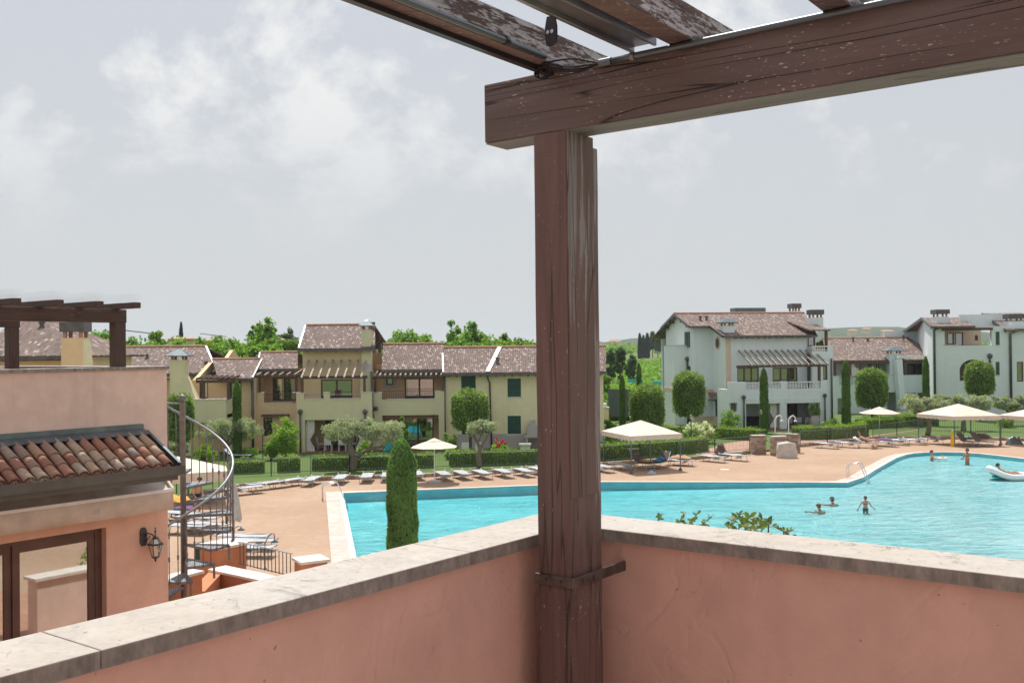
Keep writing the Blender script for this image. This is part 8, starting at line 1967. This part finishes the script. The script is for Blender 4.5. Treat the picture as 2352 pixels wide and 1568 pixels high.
# ------------------------------------------------------------------ people
def figure(name, J, loc, rz, label, skin, scale=1.0, hair=None, hairlen=0.0, group='bathers', hands=True):
    """J: joint positions in metres (own axes, facing -Y). One continuous skinned body."""
    J = dict(J); fwd = Vector(J.pop('face', (0, -1, 0))).normalized()
    names = list(J); idx = {k: i for i, k in enumerate(names)}
    vs = [Vector(J[k]) for k in names]
    rad = {'pelvis': .125, 'waist': .112, 'chest': .135, 'neck': .052, 'chin': .062, 'head': .092, 'crown': .062, 'shL': .058, 'shR': .058, 'elL': .040, 'elR': .040, 'wrL': .027, 'wrR': .027, 'haL': .033, 'haR': .033,
           'hipL': .088, 'hipR': .088, 'knL': .056, 'knR': .056, 'clL': .055, 'clR': .055, 'anL': .036, 'anR': .036, 'toL': .036, 'toR': .036}
    E = [('pelvis', 'waist'), ('waist', 'chest'), ('chest', 'neck'), ('neck', 'chin'), ('chin', 'head'), ('head', 'crown'), ('chest', 'shL'), ('shL', 'elL'), ('elL', 'wrL'), ('wrL', 'haL'), ('chest', 'shR'), ('shR', 'elR'), ('elR', 'wrR'), ('wrR', 'haR'),
         ('pelvis', 'hipL'), ('hipL', 'knL'), ('knL', 'clL'), ('clL', 'anL'), ('anL', 'toL'), ('pelvis', 'hipR'), ('hipR', 'knR'), ('knR', 'clR'), ('clR', 'anR'), ('anR', 'toR')]
    for s in 'LR':
        k = (Vector(J['kn' + s]) + Vector(J['an' + s])) / 2; k2 = Vector(J['kn' + s]).lerp(Vector(J['an' + s]), 0.33); idx['cl' + s] = len(vs); vs.append(k2); names.append('cl' + s)
    R_ = [rad[n] for n in names]; es = [(idx[a], idx[b_]) for a, b_ in E]
    # nose and ears grow out of the head
    hd = Vector(J['head']); sdv = fwd.cross(Vector(J['crown']) - Vector(J['neck'])).normalized()
    for off, r_ in ((fwd * 0.108 - (Vector(J['crown']) - hd) * 0.15, 0.014), (sdv * 0.088, 0.016), (-sdv * 0.088, 0.016)):
        vs.append(hd + off); R_.append(r_); es.append((idx['head'], len(vs) - 1))
    if hands:
        for s, sg in (('L', 1), ('R', -1)):
            w_, h_ = Vector(J['wr' + s]), Vector(J['ha' + s]); d = (h_ - w_).normalized(); sd_ = d.cross(Vector((0.3, 0.9, 0.2))).normalized()
            for k, (sp_2, ln) in enumerate(((-0.028, .070), (-0.010, .082), (0.009, .078), (0.026, .062), (-0.045, .05))):
                t0 = h_ + sd_ * sp_2 + d * (0.03 if k < 4 else -0.005); t1 = t0 + d * ln * 0.55 + sd_ * sp_2 * 0.3; t2 = t1 + (d * 0.8 + Vector((0, 0, -0.35))) * ln * 0.5
                b0 = len(vs); vs += [t0, t1, t2]; R_ += [.010, .009, .007]; es += [(idx['ha' + s], b0), (b0, b0 + 1), (b0 + 1, b0 + 2)]
    me = bpy.data.meshes.new(name); me.from_pydata([tuple(v * scale) for v in vs], es, [])
    ob = bpy.data.objects.new(name, me); COL.objects.link(ob)
    md = ob.modifiers.new('skin', 'SKIN'); md.use_smooth_shade = True
    for i, r_ in enumerate(R_): me.skin_vertices[0].data[i].radius = (r_ * scale, r_ * scale)
    me.skin_vertices[0].data[0].use_root = True
    sb_ = ob.modifiers.new('sub', 'SUBSURF'); sb_.levels = 1; sb_.render_levels = 1
    dg = bpy.context.evaluated_depsgraph_get(); m2 = bpy.data.meshes.new_from_object(ob.evaluated_get(dg)); bpy.data.objects.remove(ob)
    m2.name = name; m2.materials.clear(); m2.materials.append(skin)
    root = thing('person', loc, label, 'person', group, rz)
    link('body', m2, skin, root, local=True)
    if hair is not None:
        up = (Vector(J['crown']) - Vector(J['neck'])).normalized(); hb = MB(); c = (hd - fwd * 0.012 + up * 0.022) * scale
        a = sdv; b_ = up.cross(a); n, m_ = 14, 8; vv = []
        for j in range(m_ + 1):
            ph = math.pi * 0.62 * j / m_
            for i in range(n):
                th = 2 * math.pi * i / n; fr = math.cos(th - math.pi / 2) 
                dirv = (a * math.cos(th) + b_ * math.sin(th)); back = max(0, -dirv.dot(fwd)); lim = ph * (0.72 + 0.42 * back + hairlen * back)
                vv.append(c + (up * math.cos(lim) * 1.08 + dirv * math.sin(min(lim, 2.4))) * 0.113 * scale)
        hb.add(vv, [(j * n + i, j * n + (i + 1) % n, (j + 1) * n + (i + 1) % n, (j + 1) * n + i) for j in range(m_) for i in range(n)]); hb.build('hair', hair, root, smooth=True, local=True)
        eb = MB()
        for sg in (-1, 1): eb.sphere((hd + fwd * 0.090 + sdv * sg * 0.033 + up * 0.004) * scale, 0.013 * scale, 6, 4)
        tag(eb.build('eyes', m_hair, root, local=True), None, kind='stuff')
        MB().bar((hd + fwd * 0.088 - up * 0.058 - sdv * 0.022) * scale, (hd + fwd * 0.088 - up * 0.058 + sdv * 0.022) * scale, 0.012 * scale, 0.010 * scale).build('mouth', m_skind, root, local=True)
    return root
def band(root, c, axis, rx, ry, h, mat, name, scale=1.0):
    z = Vector(axis).normalized(); x = Vector((1, 0, 0)); x = (x - z * x.dot(z)).normalized(); y = z.cross(x); n = 20; vs = []
    for k, f in ((-0.5, 0.96), (-0.2, 1.0), (0.2, 1.0), (0.5, 0.95)):
        for i in range(n): a = 2 * math.pi * i / n; vs.append((Vector(c) + x * rx * f * math.cos(a) + y * ry * f * math.sin(a) + z * h * k) * scale)
    MB().add(vs, [(j * n + i, j * n + (i + 1) % n, (j + 1) * n + (i + 1) % n, (j + 1) * n + i) for j in range(3) for i in range(n)]).build(name, mat, root, smooth=True, local=True)
STAND = dict(pelvis=(0, 0, .93), waist=(0, 0, 1.10), chest=(0, 0, 1.32), neck=(0, 0, 1.47), chin=(0, -.015, 1.545), head=(0, -.01, 1.63), crown=(0, 0, 1.70), shL=(.185, 0, 1.40), elL=(.24, .03, 1.12), wrL=(.25, -.04, .88), haL=(.25, -.06, .80), shR=(-.185, 0, 1.40), elR=(-.24, .03, 1.12), wrR=(-.25, -.04, .88), haR=(-.25, -.06, .80),
             hipL=(.095, 0, .88), knL=(.11, -.02, .48), anL=(.11, .02, .08), toL=(.12, -.14, .035), hipR=(-.095, 0, .88), knR=(-.11, -.02, .48), anR=(-.11, .02, .08), toR=(-.12, -.14, .035))
# standing man, head bent forward, looking down to the right
J = dict(STAND); J.update(chest=(0, -.05, 1.31), neck=(0, -.11, 1.45), chin=(0, -.16, 1.50), head=(0, -.185, 1.575), crown=(0, -.19, 1.645), shL=(.19, -.07, 1.39), shR=(-.19, -.07, 1.39), elL=(.24, .02, 1.11), elR=(-.24, .02, 1.11), wrL=(.20, -.14, .92), haL=(.17, -.20, .86), wrR=(-.22, -.12, .90), haR=(-.20, -.18, .84), face=(0, -1, -.45), knL=(.12, -.08, .48), toL=(.13, -.10, .035))
mn = figure('man', J, G(453, 1184), R(55), 'standing man in black swim briefs seen through the spiral stair', m_skin, 1.0, m_hair)
band(mn, (0, 0, .90), (0, 0, 1), .185, .150, .16, m_black, 'swim_briefs')
# child wading with arms held out, seen from behind
ck = G(1988, 1172, -0.10)
J = dict(STAND); J.update(elL=(.33, .02, 1.15), wrL=(.42, -.04, .95), haL=(.46, -.06, .88), elR=(-.33, .02, 1.15), wrR=(-.47, -.04, 1.00), haR=(-.54, -.06, .95), face=(0, -1, 0))
sc_ = 0.70
cb = figure('child', J, Vector((ck.x, ck.y, -0.10 - 0.84 * sc_)), R(170), 'child with wet hair wading thigh deep in the pool, seen from behind', m_skin, sc_, m_hairb, 0.4)
band(cb, (0, 0, .92), (0, 0, 1), .175, .145, .15, m_teal, 'swim_bottoms', sc_); band(cb, (0, 0, 1.26), (0, 0, 1), .165, .15, .045, m_teal, 'bikini_strap', sc_)
# two swimmers: lying in the water with heads up
SWIM = dict(pelvis=(0, .40, -.62), waist=(0, .32, -.46), chest=(0, .18, -.20), neck=(0, .08, -.02), chin=(0, .02, .05), head=(0, -.005, .13), crown=(0, .02, .20), shL=(.18, .20, -.08), elL=(.38, .10, -.10), wrL=(.60, .02, -.06), haL=(.67, .0, -.06), shR=(-.18, .20, -.08), elR=(-.24, .0, -.22), wrR=(-.16, -.2, -.16), haR=(-.13, -.27, -.14),
            hipL=(.09, .44, -.68), knL=(.14, .62, -1.0), anL=(.16, .85, -1.3), toL=(.16, .95, -1.36), hipR=(-.09, .44, -.68), knR=(-.14, .62, -1.0), anR=(-.16, .85, -1.3), toR=(-.16, .95, -1.36), face=(0, -1, 0.1))
for (x, y, rz, lb, hr, sk, s) in ((1880, 1170, 205, 'swimmer with brown hair in the pool, nearer of the two', m_hairb, m_skin, 1.0), (1911, 1154, 190, 'swimmer with dark hair and white goggle strap, farther of two', m_hair, m_skin, 1.0)):
    f_ = figure('swimmer', dict(SWIM), G(x, y, -0.10) + Vector((0, 0, 0.02)), R(rz), lb, sk, s, hr, 0.3)
    if hr is m_hair: band(f_, (0, -.005, .145), (0, -.25, 1), .120, .122, .016, m_white, 'goggle_strap')
# far bathers
J = dict(STAND); J.update(elL=(.26, -.10, 1.16), wrL=(.12, -.30, 1.14), haL=(.06, -.36, 1.15), elR=(-.26, -.10, 1.16), wrR=(-.12, -.30, 1.12), haR=(-.06, -.36, 1.12))
fk = G(2222, 1063.5, -0.10); figure('bather', J, Vector((fk.x, fk.y, -0.10 - 0.85)), R(-80), 'dark haired bather standing waist deep near the far pool edge', m_skind, 1.0, m_hair)
fk = G(2140, 1054.5, -0.10); J2 = dict(STAND); J2.update(elL=(.24, -.15, 1.20), wrL=(.15, -.38, 1.24), haL=(.10, -.45, 1.25), elR=(-.24, -.15, 1.20), wrR=(-.15, -.38, 1.24), haR=(-.10, -.45, 1.25))
figure('bather', J2, Vector((fk.x, fk.y, -0.10 - 1.18)), R(70), 'dark haired bather holding a small float near the far pool edge', m_skin, 1.0, m_hair)
fl0 = fk + Vector((0.62, -0.1, 0.06)); o = thing('swim_float', fl0, 'small white and yellow swim float held by the far bather', 'float')
MB().tube([fl0 + Vector((0.26 * math.cos(a), 0.18 * math.sin(a), 0)) for a in [2 * math.pi * k / 16 for k in range(17)]], 0.07, 8).build('ring', m_vinyl, o, smooth=True); MB().sphere(fl0 + Vector((0.05, 0, 0.10)), 0.09).build('figurehead', m_yellow, o, smooth=True)
# inflatable boat with a reclining bather
bc = G(2318, 1097, -0.10); ib = thing('inflatable_lounge', bc, 'white and turquoise inflatable pool lounge carrying a bather at right', 'float')
path = []
for k in range(25):
    a = math.pi * (0.5 + 1.0 * k / 24) ; 
ring = [bc + Vector((1.05 * math.cos(a), 0.62 * math.sin(a), 0.10 + 0.42 * max(0, -math.cos(a)) ** 2)) for a in [2 * math.pi * k / 32 for k in range(33)]]
MB().tube(ring, 0.17, 10).build('rim_tube', m_vinyl, ib, smooth=True)
MB().lathe([(0.02, 0.0), (0.86, 0.02), (0.9, 0.09), (0.02, 0.09)], bc, 20, 1.05, 0.58).build('floor', m_turq, ib)
MB().slab([bc + Vector((-0.95, -0.45, 0.52)), bc + Vector((-0.95, 0.45, 0.52)), bc + Vector((-0.45, 0.42, 0.12)), bc + Vector((-0.45, -0.42, 0.12))], 0.12).build('backrest', m_turq, ib, bevel=0.04)
MB().tube([bc + Vector((1.0, -0.5, 0.12)), bc + Vector((1.75, -0.2, 0.12)), bc + Vector((1.9, 0.2, 0.12))], 0.2, 10).build('turquoise_tube', m_turq, ib, smooth=True)
RECL = dict(pelvis=(0, -.05, .12), waist=(0, .12, .20), chest=(0, .32, .34), neck=(0, .43, .46), chin=(0, .455, .54), head=(0, .47, .62), crown=(0, .51, .69), shL=(.18, .35, .40), elL=(.26, .14, .28), wrL=(.20, -.08, .26), haL=(.17, -.15, .25), shR=(-.18, .35, .40), elR=(-.26, .14, .28), wrR=(-.20, -.08, .26), haR=(-.17, -.15, .25),
            hipL=(.09, -.10, .12), knL=(.12, -.48, .26), anL=(.12, -.86, .10), toL=(.12, -.92, .20), hipR=(-.09, -.10, .12), knR=(-.12, -.48, .22), anR=(-.12, -.88, .10), toR=(-.12, -.94, .20), face=(0, -1, .25))
figure('bather', RECL, bc + Vector((-0.12, 0, 0.06)), R(90), 'dark haired bather reclining on the inflatable lounge', m_skin, 1.0, m_hair)
lp_ = G(1990, 1028) + Vector((0, 0, 0.36)); bt_ = figure('bather', RECL, lp_, R(62), 'bather reclining on the raised lounger left of the right parasol', m_skin, 1.0, m_hairb); band(bt_, (0, .0, .14), (0, .9, .3), .16, .12, .12, m_purple, 'swimwear')

# ------------------------------------------------------------------ haze in the summer air
hm_ = bpy.data.materials.new('summer_haze'); hm_.use_nodes = True; t = hm_.node_tree; t.nodes.clear()
ou = N(t, 'ShaderNodeOutputMaterial'); pv = N(t, 'ShaderNodeVolumePrincipled'); pv.inputs['Color'].default_value = (0.86, 0.93, 1.0, 1); pv.inputs['Density'].default_value = 0.00016; pv.inputs['Anisotropy'].default_value = 0.2
t.links.new(pv.outputs[0], ou.inputs['Volume'])
hzb = MB().bx(-6500, 6500, -450, 9500, -60, 130).build('haze', hm_); tag(hzb, 'thin blue summer haze over the fields and hills', kind='stuff')
